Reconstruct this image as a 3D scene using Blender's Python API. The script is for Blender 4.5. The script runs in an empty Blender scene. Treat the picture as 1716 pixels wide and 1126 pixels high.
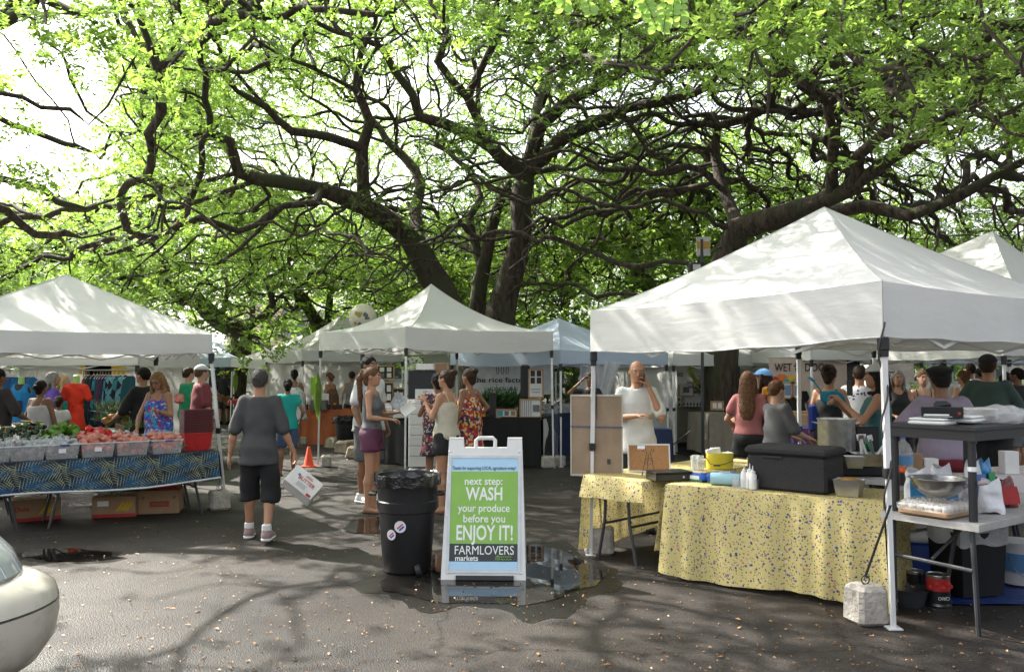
import bpy, bmesh, math, random
import numpy as np
from mathutils import Vector, Matrix, kdtree, noise as mnoise

# ------------------------------------------------------------------ camera
F = 1385.0; HZ = 625.0; CX = 858.0; CY = 563.0; EYE = 1.65
PITCH = math.atan((HZ-CY)/F)
S = bpy.context.scene
COL = S.collection
cd = bpy.data.cameras.new('camera'); cam = bpy.data.objects.new('camera', cd); COL.objects.link(cam)
cam.location = (0, 0, EYE); cam.rotation_euler = (math.pi/2+PITCH, 0, 0)
cd.sensor_width = 36; cd.lens = F/1716*36; cd.clip_start = 0.05; cd.clip_end = 2000
S.camera = cam
# ------------------------------------------------------------------ light
SUN = Vector((-0.600, 0.435, 0.672)).normalized()
W = bpy.data.worlds.new('World'); S.world = W; W.use_nodes = True
wt = W.node_tree; wt.nodes.clear()
sky = wt.nodes.new('ShaderNodeTexSky'); sky.sky_type = 'NISHITA'; sky.sun_disc = False
sky.sun_elevation = math.asin(SUN.z); sky.sun_rotation = math.atan2(SUN.x, SUN.y)
sky.air_density = 0.9; sky.dust_density = 5.0; sky.ozone_density = 0.6; sky.altitude = 0
tcw = wt.nodes.new('ShaderNodeTexCoord'); nz = wt.nodes.new('ShaderNodeTexNoise'); nz.inputs['Scale'].default_value = 2.2; nz.inputs['Detail'].default_value = 6
rmp = wt.nodes.new('ShaderNodeValToRGB'); rmp.color_ramp.elements[0].position = .30; rmp.color_ramp.elements[1].position = .62
rmp.color_ramp.elements[0].color = (.45, .45, .45, 1); rmp.color_ramp.elements[1].color = (.95, .95, .95, 1)
hs = wt.nodes.new('ShaderNodeHueSaturation'); hs.inputs['Saturation'].default_value = .12; hs.inputs['Value'].default_value = 1.15
mixc = wt.nodes.new('ShaderNodeMix'); mixc.data_type = 'RGBA'
bg = wt.nodes.new('ShaderNodeBackground'); bg.inputs['Strength'].default_value = 0.15
wo = wt.nodes.new('ShaderNodeOutputWorld')
L = wt.links.new
L(tcw.outputs['Generated'], nz.inputs['Vector']); L(nz.outputs['Fac'], rmp.inputs['Fac'])
L(sky.outputs[0], hs.inputs['Color']); L(rmp.outputs[0], mixc.inputs[0]); L(sky.outputs[0], mixc.inputs[6]); L(hs.outputs[0], mixc.inputs[7])
L(mixc.outputs[2], bg.inputs['Color']); L(bg.outputs[0], wo.inputs[0])
sl = bpy.data.lights.new('sun', 'SUN'); sl.energy = 5.0; sl.angle = math.radians(0.53); sl.color = (1, .95, .86)
so = bpy.data.objects.new('sun', sl); COL.objects.link(so); so.rotation_euler = (-SUN).to_track_quat('-Z', 'Y').to_euler()
vs = S.view_settings; vs.view_transform = 'Standard'; vs.look = 'None'; vs.exposure = 1.8; vs.gamma = 1; vs.use_curve_mapping = False
S.render.engine = 'CYCLES'
S.cycles.max_bounces = 8; S.cycles.diffuse_bounces = 4; S.cycles.transmission_bounces = 6; S.cycles.transparent_max_bounces = 8

# ------------------------------------------------------------------ pixel helpers (to real places)
cp, sp = math.cos(PITCH), math.sin(PITCH)
def P(px, py, Y):
    "the world point seen at photo pixel (px,py) standing Y metres ahead"
    a = (px-CX)/F; b = -(py-CY)/F
    d = Vector((a, cp-b*sp, sp+b*cp)); k = Y/d.y
    return Vector((d.x*k, Y, EYE+d.z*k))
def G(px, py, z=0.0):
    "the point at height z seen at photo pixel"
    a = (px-CX)/F; b = -(py-CY)/F
    d = Vector((a, cp-b*sp, sp+b*cp)); k = (z-EYE)/d.z
    return Vector((d.x*k, d.y*k, z))
R = math.radians

# ------------------------------------------------------------------ object helpers
def tag(o, label=None, cat=None, group=None, kind=None):
    if label: o['label'] = label
    if cat: o['category'] = cat
    if group: o['group'] = group
    if kind: o['kind'] = kind
    return o
def thing(name, label, cat, loc=(0, 0, 0), rz=0.0, group=None):
    o = bpy.data.objects.new(name, None); COL.objects.link(o); o.empty_display_size = .1
    o.location = loc; o.rotation_euler = (0, 0, rz)
    return tag(o, label, cat, group)
def copy_tree(o, parent=None):
    c = o.copy(); COL.objects.link(c); c.parent = parent
    for ch in list(o.children): copy_tree(ch, c)
    return c
def link_mesh(name, me, m=None, parent=None, smooth=False):
    o = bpy.data.objects.new(name, me); COL.objects.link(o)
    if m is not None:
        for q in (m if isinstance(m, (list, tuple)) else [m]): me.materials.append(q)
    if smooth and len(me.polygons): me.polygons.foreach_set('use_smooth', np.ones(len(me.polygons), bool))
    if parent is not None: o.parent = parent
    return o
def np_mesh(name, V, Fq):
    "mesh from arrays; all faces with the same number of corners"
    V = np.asarray(V, np.float32).reshape(-1, 3); Fq = np.asarray(Fq, np.int32)
    me = bpy.data.meshes.new(name); n = Fq.shape[1]
    me.vertices.add(len(V)); me.vertices.foreach_set('co', V.ravel())
    me.loops.add(Fq.size); me.loops.foreach_set('vertex_index', Fq.ravel())
    me.polygons.add(len(Fq)); me.polygons.foreach_set('loop_start', np.arange(0, Fq.size, n, dtype=np.int32))
    try: me.polygons.foreach_set('loop_total', np.full(len(Fq), n, np.int32))
    except Exception: pass
    me.update(calc_edges=True); me.validate(); return me

class MB:
    "collects shapes and links them as one mesh"
    def __init__(s): s.v = []; s.f = []; s.mi = []; s.m = 0
    def add(s, vs, fs):
        b = len(s.v); s.v.extend([tuple(v) for v in vs])
        for f in fs: s.f.append(tuple(b+i for i in f)); s.mi.append(s.m)
        return s
    def box(s, c, d, rz=0.0, bev=0.0, M=None, top=1.0):
        x, y, z = [k/2 for k in d]
        if bev <= 0:
            vs = [Vector((sx*x*(top if sz > 0 else 1), sy*y*(top if sz > 0 else 1), sz*z)) for sz in (-1, 1) for sx, sy in ((-1, -1), (1, -1), (1, 1), (-1, 1))]
            fs = [(3, 2, 1, 0), (4, 5, 6, 7), (0, 1, 5, 4), (1, 2, 6, 5), (2, 3, 7, 6), (3, 0, 4, 7)]
        else:
            b = min(bev, x*.9, y*.9, z*.9); vs = []; rings = [(-z, b), (-z+b, 0), (z-b, 0), (z, b)]
            for k, (zz, ins) in enumerate(rings):
                t = 1+(top-1)*(zz+z)/(2*z)
                X = (x-ins)*t; Y = (y-ins)*t
                for sx, sy, ax in ((-1, -1, 0), (-1, -1, 1), (1, -1, 1), (1, -1, 0), (1, 1, 0), (1, 1, 1), (-1, 1, 1), (-1, 1, 0)):
                    vs.append(Vector((sx*(X-(b if ax else 0)), sy*(Y-(0 if ax else b)), zz)))
            fs = [tuple(range(7, -1, -1)), tuple(range(24, 32))]
            for k in range(3):
                for i in range(8): fs.append((k*8+i, k*8+(i+1) % 8, k*8+8+(i+1) % 8, k*8+8+i))
        m = M if M is not None else Matrix.Translation(c) @ Matrix.Rotation(rz, 4, 'Z')
        return s.add([m @ v for v in vs], fs)
    def tube(s, pts, r, n=8, cap=True, closed=False):
        pts = [Vector(p) for p in pts]; N = len(pts)
        rr = r if isinstance(r, (list, tuple)) else [r]*N
        vs = []; ref = None
        for i, p in enumerate(pts):
            if closed: t = pts[(i+1) % N]-pts[i-1]
            else: t = pts[min(i+1, N-1)]-pts[max(i-1, 0)]
            if t.length < 1e-9: t = Vector((0, 0, 1))
            t.normalize()
            if ref is None: ref = t.orthogonal().normalized()
            ref = (ref-t*ref.dot(t))
            if ref.length < 1e-6: ref = t.orthogonal()
            ref.normalize(); q = t.cross(ref)
            for k in range(n):
                a = 2*math.pi*k/n+math.pi/n; vs.append(p+(ref*math.cos(a)+q*math.sin(a))*rr[i])
        fs = []
        for i in range(N if closed else N-1):
            j = (i+1) % N
            for k in range(n): fs.append((i*n+k, i*n+(k+1) % n, j*n+(k+1) % n, j*n+k))
        if cap and not closed: fs += [tuple(range(n-1, -1, -1)), tuple((N-1)*n+k for k in range(n))]
        return s.add(vs, fs)
    def bar(s, a, b, w, d=None):
        "square bar from a to b"
        a = Vector(a); b = Vector(b); t = (b-a); l = t.length; t.normalize(); d = d or w
        up = Vector((0, 0, 1)) if abs(t.z) < .95 else Vector((1, 0, 0))
        x = t.cross(up).normalized(); y = x.cross(t)
        m = Matrix(((x.x, y.x, t.x, 0), (x.y, y.y, t.y, 0), (x.z, y.z, t.z, 0), (0, 0, 0, 1))); m.translation = (a+b)/2
        return s.box(None, (w, d, l), M=m)
    def lathe(s, prof, c=(0, 0, 0), n=24, M=None, sx=1, sy=1, cap=(True, True), wob=0):
        vs = []; m = M if M is not None else Matrix.Translation(c)
        for k, (r, z) in enumerate(prof):
            for i in range(n):
                a = 2*math.pi*i/n; rr = r*(1+wob*math.sin(a*3+k)*.5+wob*math.sin(a*7+k*2)*.5)
                vs.append(m @ Vector((rr*math.cos(a)*sx, rr*math.sin(a)*sy, z)))
        fs = []
        for k in range(len(prof)-1):
            for i in range(n): fs.append((k*n+i, k*n+(i+1) % n, (k+1)*n+(i+1) % n, (k+1)*n+i))
        if cap[0]: fs.append(tuple(range(n-1, -1, -1)))
        if cap[1]: fs.append(tuple((len(prof)-1)*n+i for i in range(n)))
        return s.add(vs, fs)
    def ball(s, c, r, n=10, m=7, M=None, jit=0, sd=0):
        rx, ry, rz = r if isinstance(r, (tuple, list)) else (r, r, r); vs = []; c = Vector(c); rnd = random.Random(sd)
        T = M if M is not None else Matrix.Translation(c)
        vs.append(T @ Vector((0, 0, -rz)))
        for j in range(1, m):
            a = math.pi*j/m
            for i in range(n):
                b = 2*math.pi*i/n; k = 1+jit*(rnd.random()-.5)
                vs.append(T @ Vector((rx*math.sin(a)*math.cos(b)*k, ry*math.sin(a)*math.sin(b)*k, -rz*math.cos(a)*k)))
        vs.append(T @ Vector((0, 0, rz))); fs = []
        for i in range(n): fs.append((0, 1+(i+1) % n, 1+i))
        for j in range(m-2):
            for i in range(n): fs.append((1+j*n+i, 1+j*n+(i+1) % n, 1+(j+1)*n+(i+1) % n, 1+(j+1)*n+i))
        l = len(vs)-1
        for i in range(n): fs.append((l, 1+(m-2)*n+i, 1+(m-2)*n+(i+1) % n))
        return s.add(vs, fs)
    def grid(s, fn, nu, nv):
        vs = [fn(i/nu, j/nv) for j in range(nv+1) for i in range(nu+1)]; w = nu+1
        return s.add(vs, [(j*w+i, j*w+i+1, (j+1)*w+i+1, (j+1)*w+i) for j in range(nv) for i in range(nu)])
    def poly(s, pts): return s.add(pts, [tuple(range(len(pts)))])
    def prism(s, pts, h):
        "pts: outline (3D, planar), h: extrusion vector"
        n = len(pts); h = Vector(h); vs = [Vector(p) for p in pts]; vs += [v+h for v in vs]
        return s.add(vs, [tuple(range(n-1, -1, -1)), tuple(range(n, 2*n))]+[(i, (i+1) % n, n+(i+1) % n, n+i) for i in range(n)])
    def build(s, name, m=None, parent=None, smooth=False):
        me = bpy.data.meshes.new(name); me.from_pydata(s.v, [], s.f)
        o = link_mesh(name, me, m, parent, smooth)
        if any(s.mi): me.polygons.foreach_set('material_index', s.mi)
        bm = bmesh.new(); bm.from_mesh(me); bmesh.ops.recalc_face_normals(bm, faces=bm.faces); bm.to_mesh(me); bm.free()
        if smooth: me.polygons.foreach_set('use_smooth', [True]*len(me.polygons)); me.set_sharp_from_angle(angle=R(48))
        me.update(); return o

# ------------------------------------------------------------------ materials
def srgb(c):
    if isinstance(c, str): c = tuple(int(c[i:i+2], 16)/255 for i in (0, 2, 4))
    else: return c
    return tuple(x/12.92 if x <= .04045 else ((x+.055)/1.055)**2.4 for x in c)
MATS = {}
def mat(name, color, rough=.7, var=.12, scale=8, bump=.0, bscale=40, metal=0, trans=0, alpha=1, transm=0, ior=1.45, coat=0, dirt=0, dirtcol=(.12, .10, .08), sheen=0, spec=.5, coord='Object'):
    if name in MATS: return MATS[name]
    m = bpy.data.materials.new(name); m.use_nodes = True; t = m.node_tree; b = t.nodes['Principled BSDF']; l = t.links.new
    c = srgb(color); m.diffuse_color = (*c[:3], 1)
    tc = t.nodes.new('ShaderNodeTexCoord'); n = t.nodes.new('ShaderNodeTexNoise'); n.inputs['Scale'].default_value = scale; n.inputs['Detail'].default_value = 5; n.inputs['Roughness'].default_value = .6
    l(tc.outputs[coord], n.inputs['Vector'])
    r = t.nodes.new('ShaderNodeValToRGB'); r.color_ramp.elements[0].position = .3; r.color_ramp.elements[1].position = .7
    r.color_ramp.elements[0].color = (*[x*(1-var) for x in c[:3]], 1); r.color_ramp.elements[1].color = (*[min(1, x*(1+var)) for x in c[:3]], 1)
    l(n.outputs['Fac'], r.inputs['Fac']); out = r.outputs[0]
    if dirt:
        n2 = t.nodes.new('ShaderNodeTexNoise'); n2.inputs['Scale'].default_value = scale*.35; n2.inputs['Detail'].default_value = 8; n2.inputs['Roughness'].default_value = .7
        l(tc.outputs[coord], n2.inputs['Vector']); r2 = t.nodes.new('ShaderNodeValToRGB'); r2.color_ramp.elements[0].position = .5; r2.color_ramp.elements[1].position = .75
        r2.color_ramp.elements[0].color = (0, 0, 0, 1); r2.color_ramp.elements[1].color = (dirt, dirt, dirt, 1)
        l(n2.outputs['Fac'], r2.inputs['Fac']); mx = t.nodes.new('ShaderNodeMix'); mx.data_type = 'RGBA'
        l(r2.outputs[0], mx.inputs[0]); l(out, mx.inputs[6]); mx.inputs[7].default_value = (*dirtcol, 1); out = mx.outputs[2]
    l(out, b.inputs['Base Color'])
    b.inputs['Roughness'].default_value = rough; b.inputs['Metallic'].default_value = metal; b.inputs['IOR'].default_value = ior
    b.inputs['Transmission Weight'].default_value = transm; b.inputs['Coat Weight'].default_value = coat; b.inputs['Alpha'].default_value = alpha
    b.inputs['Specular IOR Level'].default_value = spec
    if sheen: b.inputs['Sheen Weight'].default_value = sheen
    if bump:
        n3 = t.nodes.new('ShaderNodeTexNoise'); n3.inputs['Scale'].default_value = bscale; n3.inputs['Detail'].default_value = 4
        l(tc.outputs[coord], n3.inputs['Vector']); bp = t.nodes.new('ShaderNodeBump'); bp.inputs['Strength'].default_value = bump; bp.inputs['Distance'].default_value = .02
        l(n3.outputs['Fac'], bp.inputs['Height']); l(bp.outputs[0], b.inputs['Normal'])
    if trans:
        tr = t.nodes.new('ShaderNodeBsdfTranslucent'); l(out, tr.inputs['Color']); ms = t.nodes.new('ShaderNodeMixShader'); ms.inputs[0].default_value = trans
        l(b.outputs[0], ms.inputs[1]); l(tr.outputs[0], ms.inputs[2]); l(ms.outputs[0], t.nodes['Material Output'].inputs['Surface'])
    m['nodes_out'] = 1; MATS[name] = m; return m
def nt(m): return m.node_tree
# ------------------------------------------------------------------ ground
def asphalt():
    m = bpy.data.materials.new('wet_asphalt'); m.use_nodes = True; t = m.node_tree; b = t.nodes['Principled BSDF']; l = t.links.new
    g = t.nodes.new('ShaderNodeNewGeometry')
    def noise(s, d=6, r=.6):
        n = t.nodes.new('ShaderNodeTexNoise'); n.inputs['Scale'].default_value = s; n.inputs['Detail'].default_value = d; n.inputs['Roughness'].default_value = r; l(g.outputs['Position'], n.inputs['Vector']); return n
    def ramp(src, a, b_, ca, cb):
        r = t.nodes.new('ShaderNodeValToRGB'); r.color_ramp.elements[0].position = a; r.color_ramp.elements[1].position = b_
        r.color_ramp.elements[0].color = (*ca, 1); r.color_ramp.elements[1].color = (*cb, 1); l(src, r.inputs['Fac']); return r
    n1 = noise(.9); n2 = noise(70, 3); vo = t.nodes.new('ShaderNodeTexVoronoi'); vo.inputs['Scale'].default_value = 110; l(g.outputs['Position'], vo.inputs['Vector'])
    c1 = ramp(n1.outputs['Fac'], .3, .7, (.0150, .0128, .0112), (.031, .0265, .0232))
    c2 = ramp(vo.outputs['Color'], .1, .95, (.62, .62, .62), (1.55, 1.5, 1.46))
    mx = t.nodes.new('ShaderNodeMix'); mx.data_type = 'RGBA'; mx.blend_type = 'MULTIPLY'; mx.inputs[0].default_value = 1
    l(c1.outputs[0], mx.inputs[6]); l(c2.outputs[0], mx.inputs[7])
    wv = t.nodes.new('ShaderNodeVectorMath'); wv.operation = 'MULTIPLY_ADD'; wv.inputs[1].default_value = (.5, .5, 0); n5 = noise(1.7, 6, .7); l(n5.outputs['Color'], wv.inputs[0]); l(g.outputs['Position'], wv.inputs[2])
    vc = t.nodes.new('ShaderNodeTexVoronoi'); vc.feature = 'DISTANCE_TO_EDGE'; vc.inputs['Scale'].default_value = .33; l(wv.outputs[0], vc.inputs['Vector'])
    rc = ramp(vc.outputs['Distance'], .002, .0055, (.28, .28, .28), (1, 1, 1)); n6 = noise(.35, 4, .6); rb = ramp(n6.outputs['Fac'], .42, .60, (.74, .74, .74), (1.15, 1.13, 1.1))
    m2 = t.nodes.new('ShaderNodeMix'); m2.data_type = 'RGBA'; m2.blend_type = 'MULTIPLY'; m2.inputs[0].default_value = 1; l(mx.outputs[2], m2.inputs[6]); l(rc.outputs[0], m2.inputs[7])
    m3 = t.nodes.new('ShaderNodeMix'); m3.data_type = 'RGBA'; m3.blend_type = 'MULTIPLY'; m3.inputs[0].default_value = 1; l(m2.outputs[2], m3.inputs[6]); l(rb.outputs[0], m3.inputs[7]); l(m3.outputs[2], b.inputs['Base Color']); b.inputs['Specular IOR Level'].default_value = .28
    n4 = noise(.55, 5, .55); rr = ramp(n4.outputs['Fac'], .38, .66, (.90, .90, .90), (.45, .45, .45)); l(rr.outputs[0], b.inputs['Roughness'])
    ad = t.nodes.new('ShaderNodeMath'); ad.operation = 'ADD'; l(vo.outputs['Distance'], ad.inputs[0]); l(n2.outputs['Fac'], ad.inputs[1])
    bp = t.nodes.new('ShaderNodeBump'); bp.inputs['Strength'].default_value = .5; bp.inputs['Distance'].default_value = .007; l(ad.outputs[0], bp.inputs['Height']); l(bp.outputs[0], b.inputs['Normal'])
    return m
ASPH = asphalt()
gb = MB(); gb.poly([(-400, -400, 0), (400, -400, 0), (400, 600, 0), (-400, 600, 0)])
tag(gb.build('ground', ASPH), kind='structure')
# ------------------------------------------------------------------ puddles (standing water, 4 mm above)
def damp():
    m = ASPH.copy(); m.name = 'damp_asphalt'; t = m.node_tree; b = t.nodes['Principled BSDF']
    for l in list(b.inputs['Roughness'].links): t.links.remove(l)
    b.inputs['Roughness'].default_value = .34
    for n in t.nodes:
        if n.type == 'VALTORGB' and n.color_ramp.elements[0].color[0] < .02: n.color_ramp.elements[0].color = (.006, .0055, .005, 1); n.color_ramp.elements[1].color = (.014, .0125, .011, 1)
        if n.type == 'BUMP': n.inputs['Strength'].default_value = .35
    return m
DAMP = damp()
WATER = mat('standing_water', (.012, .011, .010), rough=.02, var=.1, spec=.75, bump=.03, bscale=3)
def puddle(ring, z=.004, seed=1):
    pts = [G(x, y, z) for x, y in ring]; n = len(pts); out = []
    for i in range(n):
        p0, p1, p2, p3 = pts[i-1], pts[i], pts[(i+1) % n], pts[(i+2) % n]
        for k in range(5):
            s = k/5; q = .5*((2*p1)+(p2-p0)*s+(2*p0-5*p1+4*p2-p3)*s*s+(3*p1-p0-3*p2+p3)*s**3)
            w = mnoise.noise(Vector((q.x*4, q.y*4, seed)))*.07+mnoise.noise(Vector((q.x*17, q.y*17, seed)))*.025; out.append(q+Vector((w, w*.8, 0)))
    c = sum(out, Vector())/len(out); dp = MB(); dp.poly([(c.x+(q.x-c.x)*(1.16+.28*mnoise.noise(q*2.3+Vector((seed, 0, 0)))+.12*mnoise.noise(q*9)), c.y+(q.y-c.y)*(1.25+.45*mnoise.noise(q*2.1)+.15*mnoise.noise(q*8)), z-.002) for q in out]); tag(dp.build('damp_ground', DAMP), kind='structure')
    b = MB(); b.poly([(q.x, q.y, z+.002) for q in out]); return tag(b.build('puddle', WATER), kind='structure')
puddle([(640, 985), (660, 955), (700, 935), (760, 925), (860, 918), (900, 912), (950, 925), (1000, 950), (1010, 975), (960, 990), (930, 1003), (880, 1012), (800, 1010), (740, 1008), (690, 998)])
puddle([(44, 925), (75, 920), (120, 918), (165, 925), (202, 934), (150, 940), (100, 940), (50, 937)], seed=4)
puddle([(580, 885), (600, 870), (640, 866), (660, 880), (640, 892), (600, 893)], seed=6)
# ------------------------------------------------------------------ bark and leaves
def bark_mat(name, dark, light, moss):
    m = bpy.data.materials.new(name); m.use_nodes = True; t = m.node_tree; b = t.nodes['Principled BSDF']; l = t.links.new
    g = t.nodes.new('ShaderNodeTexCoord')
    mp = t.nodes.new('ShaderNodeMapping'); mp.inputs['Scale'].default_value = (9, 9, 2.4); l(g.outputs['Object'], mp.inputs['Vector'])
    n = t.nodes.new('ShaderNodeTexNoise'); n.inputs['Scale'].default_value = 1.4; n.inputs['Detail'].default_value = 8; n.inputs['Roughness'].default_value = .7; l(mp.outputs[0], n.inputs['Vector'])
    r = t.nodes.new('ShaderNodeValToRGB'); r.color_ramp.elements[0].position = .38; r.color_ramp.elements[1].position = .66
    r.color_ramp.elements[0].color = (*dark, 1); r.color_ramp.elements[1].color = (*light, 1); l(n.outputs['Fac'], r.inputs['Fac'])
    n2 = t.nodes.new('ShaderNodeTexNoise'); n2.inputs['Scale'].default_value = .9; n2.inputs['Detail'].default_value = 6; l(g.outputs['Object'], n2.inputs['Vector'])
    r2 = t.nodes.new('ShaderNodeValToRGB'); r2.color_ramp.elements[0].position = .5; r2.color_ramp.elements[1].position = .64; l(n2.outputs['Fac'], r2.inputs['Fac'])
    mx = t.nodes.new('ShaderNodeMix'); mx.data_type = 'RGBA'; l(r2.outputs[0], mx.inputs[0]); l(r.outputs[0], mx.inputs[6]); mx.inputs[7].default_value = (*moss, 1)
    l(mx.outputs[2], b.inputs['Base Color']); b.inputs['Roughness'].default_value = .92
    bp = t.nodes.new('ShaderNodeBump'); bp.inputs['Strength'].default_value = .9; bp.inputs['Distance'].default_value = .05; l(n.outputs['Fac'], bp.inputs['Height']); l(bp.outputs[0], b.inputs['Normal'])
    return m
BARK = bark_mat('furrowed_bark', (.016, .011, .009), (.095, .068, .050), (.045, .046, .024))
def leaf_mat(name, c0, c1, tr, k=.5):
    m = bpy.data.materials.new(name); m.use_nodes = True; t = m.node_tree; b = t.nodes['Principled BSDF']; l = t.links.new
    a = t.nodes.new('ShaderNodeAttribute'); a.attribute_name = 'rnd'
    r = t.nodes.new('ShaderNodeValToRGB'); r.color_ramp.elements[0].color = (*c0, 1); r.color_ramp.elements[1].color = (*c1, 1); l(a.outputs['Fac'], r.inputs['Fac'])
    l(r.outputs[0], b.inputs['Base Color']); b.inputs['Roughness'].default_value = .55
    mu = t.nodes.new('ShaderNodeMix'); mu.data_type = 'RGBA'; mu.blend_type = 'MULTIPLY'; mu.inputs[0].default_value = 1; l(r.outputs[0], mu.inputs[6]); mu.inputs[7].default_value = (*tr, 1)
    tb = t.nodes.new('ShaderNodeBsdfTranslucent'); l(mu.outputs[2], tb.inputs['Color'])
    ms = t.nodes.new('ShaderNodeMixShader'); ms.inputs[0].default_value = k; l(b.outputs[0], ms.inputs[1]); l(tb.outputs[0], ms.inputs[2]); l(ms.outputs[0], t.nodes['Material Output'].inputs['Surface'])
    return m
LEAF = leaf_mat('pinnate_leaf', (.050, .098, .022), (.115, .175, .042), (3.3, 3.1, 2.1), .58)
LEAFD = leaf_mat('shaded_leaf', (.034, .070, .020), (.075, .122, .032), (2.3, 2.2, 1.4), .47)  # darker copy of the leaf, with overhead shade put into its colour

def leaf_cloud(name, pts, per, spread, size, seed, m, parent, droop=.15, flat=.35):
    "sprays of small leaflets round each point, one mesh"
    rg = np.random.default_rng(seed); pts = np.asarray(pts, float)
    C = np.repeat(pts, per, axis=0); n = len(C)
    off = rg.normal(0, 1, (n, 3))*spread; off[:, 2] *= flat; C = C+off
    C[:, 2] -= droop*np.hypot(off[:, 0], off[:, 1])
    K = 12; ang = rg.uniform(0, 2*np.pi, n); tilt = rg.normal(-.25, .35, n); roll = rg.normal(0, .45, n)
    ax = np.stack([np.cos(ang)*np.cos(tilt), np.sin(ang)*np.cos(tilt), np.sin(tilt)], 1)
    sd = np.stack([-np.sin(ang)*np.cos(roll), np.cos(ang)*np.cos(roll), np.sin(roll)], 1)
    up = np.cross(ax, sd)
    s = size*rg.uniform(.7, 1.3, n)
    V = np.empty((n, K, 3, 3), np.float32)
    for k in range(K):
        side = 1 if k % 2 else -1; u = (k//2+.5)/(K/2)
        base = C+ax*(s*u*2.6)[:, None]-up*(s*.25*u*u)[:, None]
        d = (sd*side*.85+ax*.5)+rg.normal(0, .18, (n, 3)); d /= np.linalg.norm(d, axis=1)[:, None]
        w = ax*.9-d*.35+up*rg.normal(0, .25, n)[:, None]; w /= np.linalg.norm(w, axis=1)[:, None]
        ln = (s*(1.25-.5*u)*rg.uniform(.8, 1.2, n))[:, None]; wd = ln*.30
        V[:, k, 0] = base; V[:, k, 1] = base+d*ln*.82+w*wd; V[:, k, 2] = base+d*ln-w*wd
    me = np_mesh(name, V.reshape(-1, 3), np.arange(n*K*3).reshape(-1, 3))
    clump = np.repeat(np.repeat(rg.uniform(0, 1, len(pts)), per), K*3)*.6+np.repeat(rg.uniform(0, .4, n*K), 3)
    at = me.attributes.new('rnd', 'FLOAT', 'POINT'); at.data.foreach_set('value', clump.astype(np.float32))
    return link_mesh(name, me, m, parent)

def holes(p, s, seed): return mnoise.fractal(Vector((p[0]*s, p[1]*s, p[2]*s*.7+seed*7.3)), 1.0, 2.0, 2)

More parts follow.
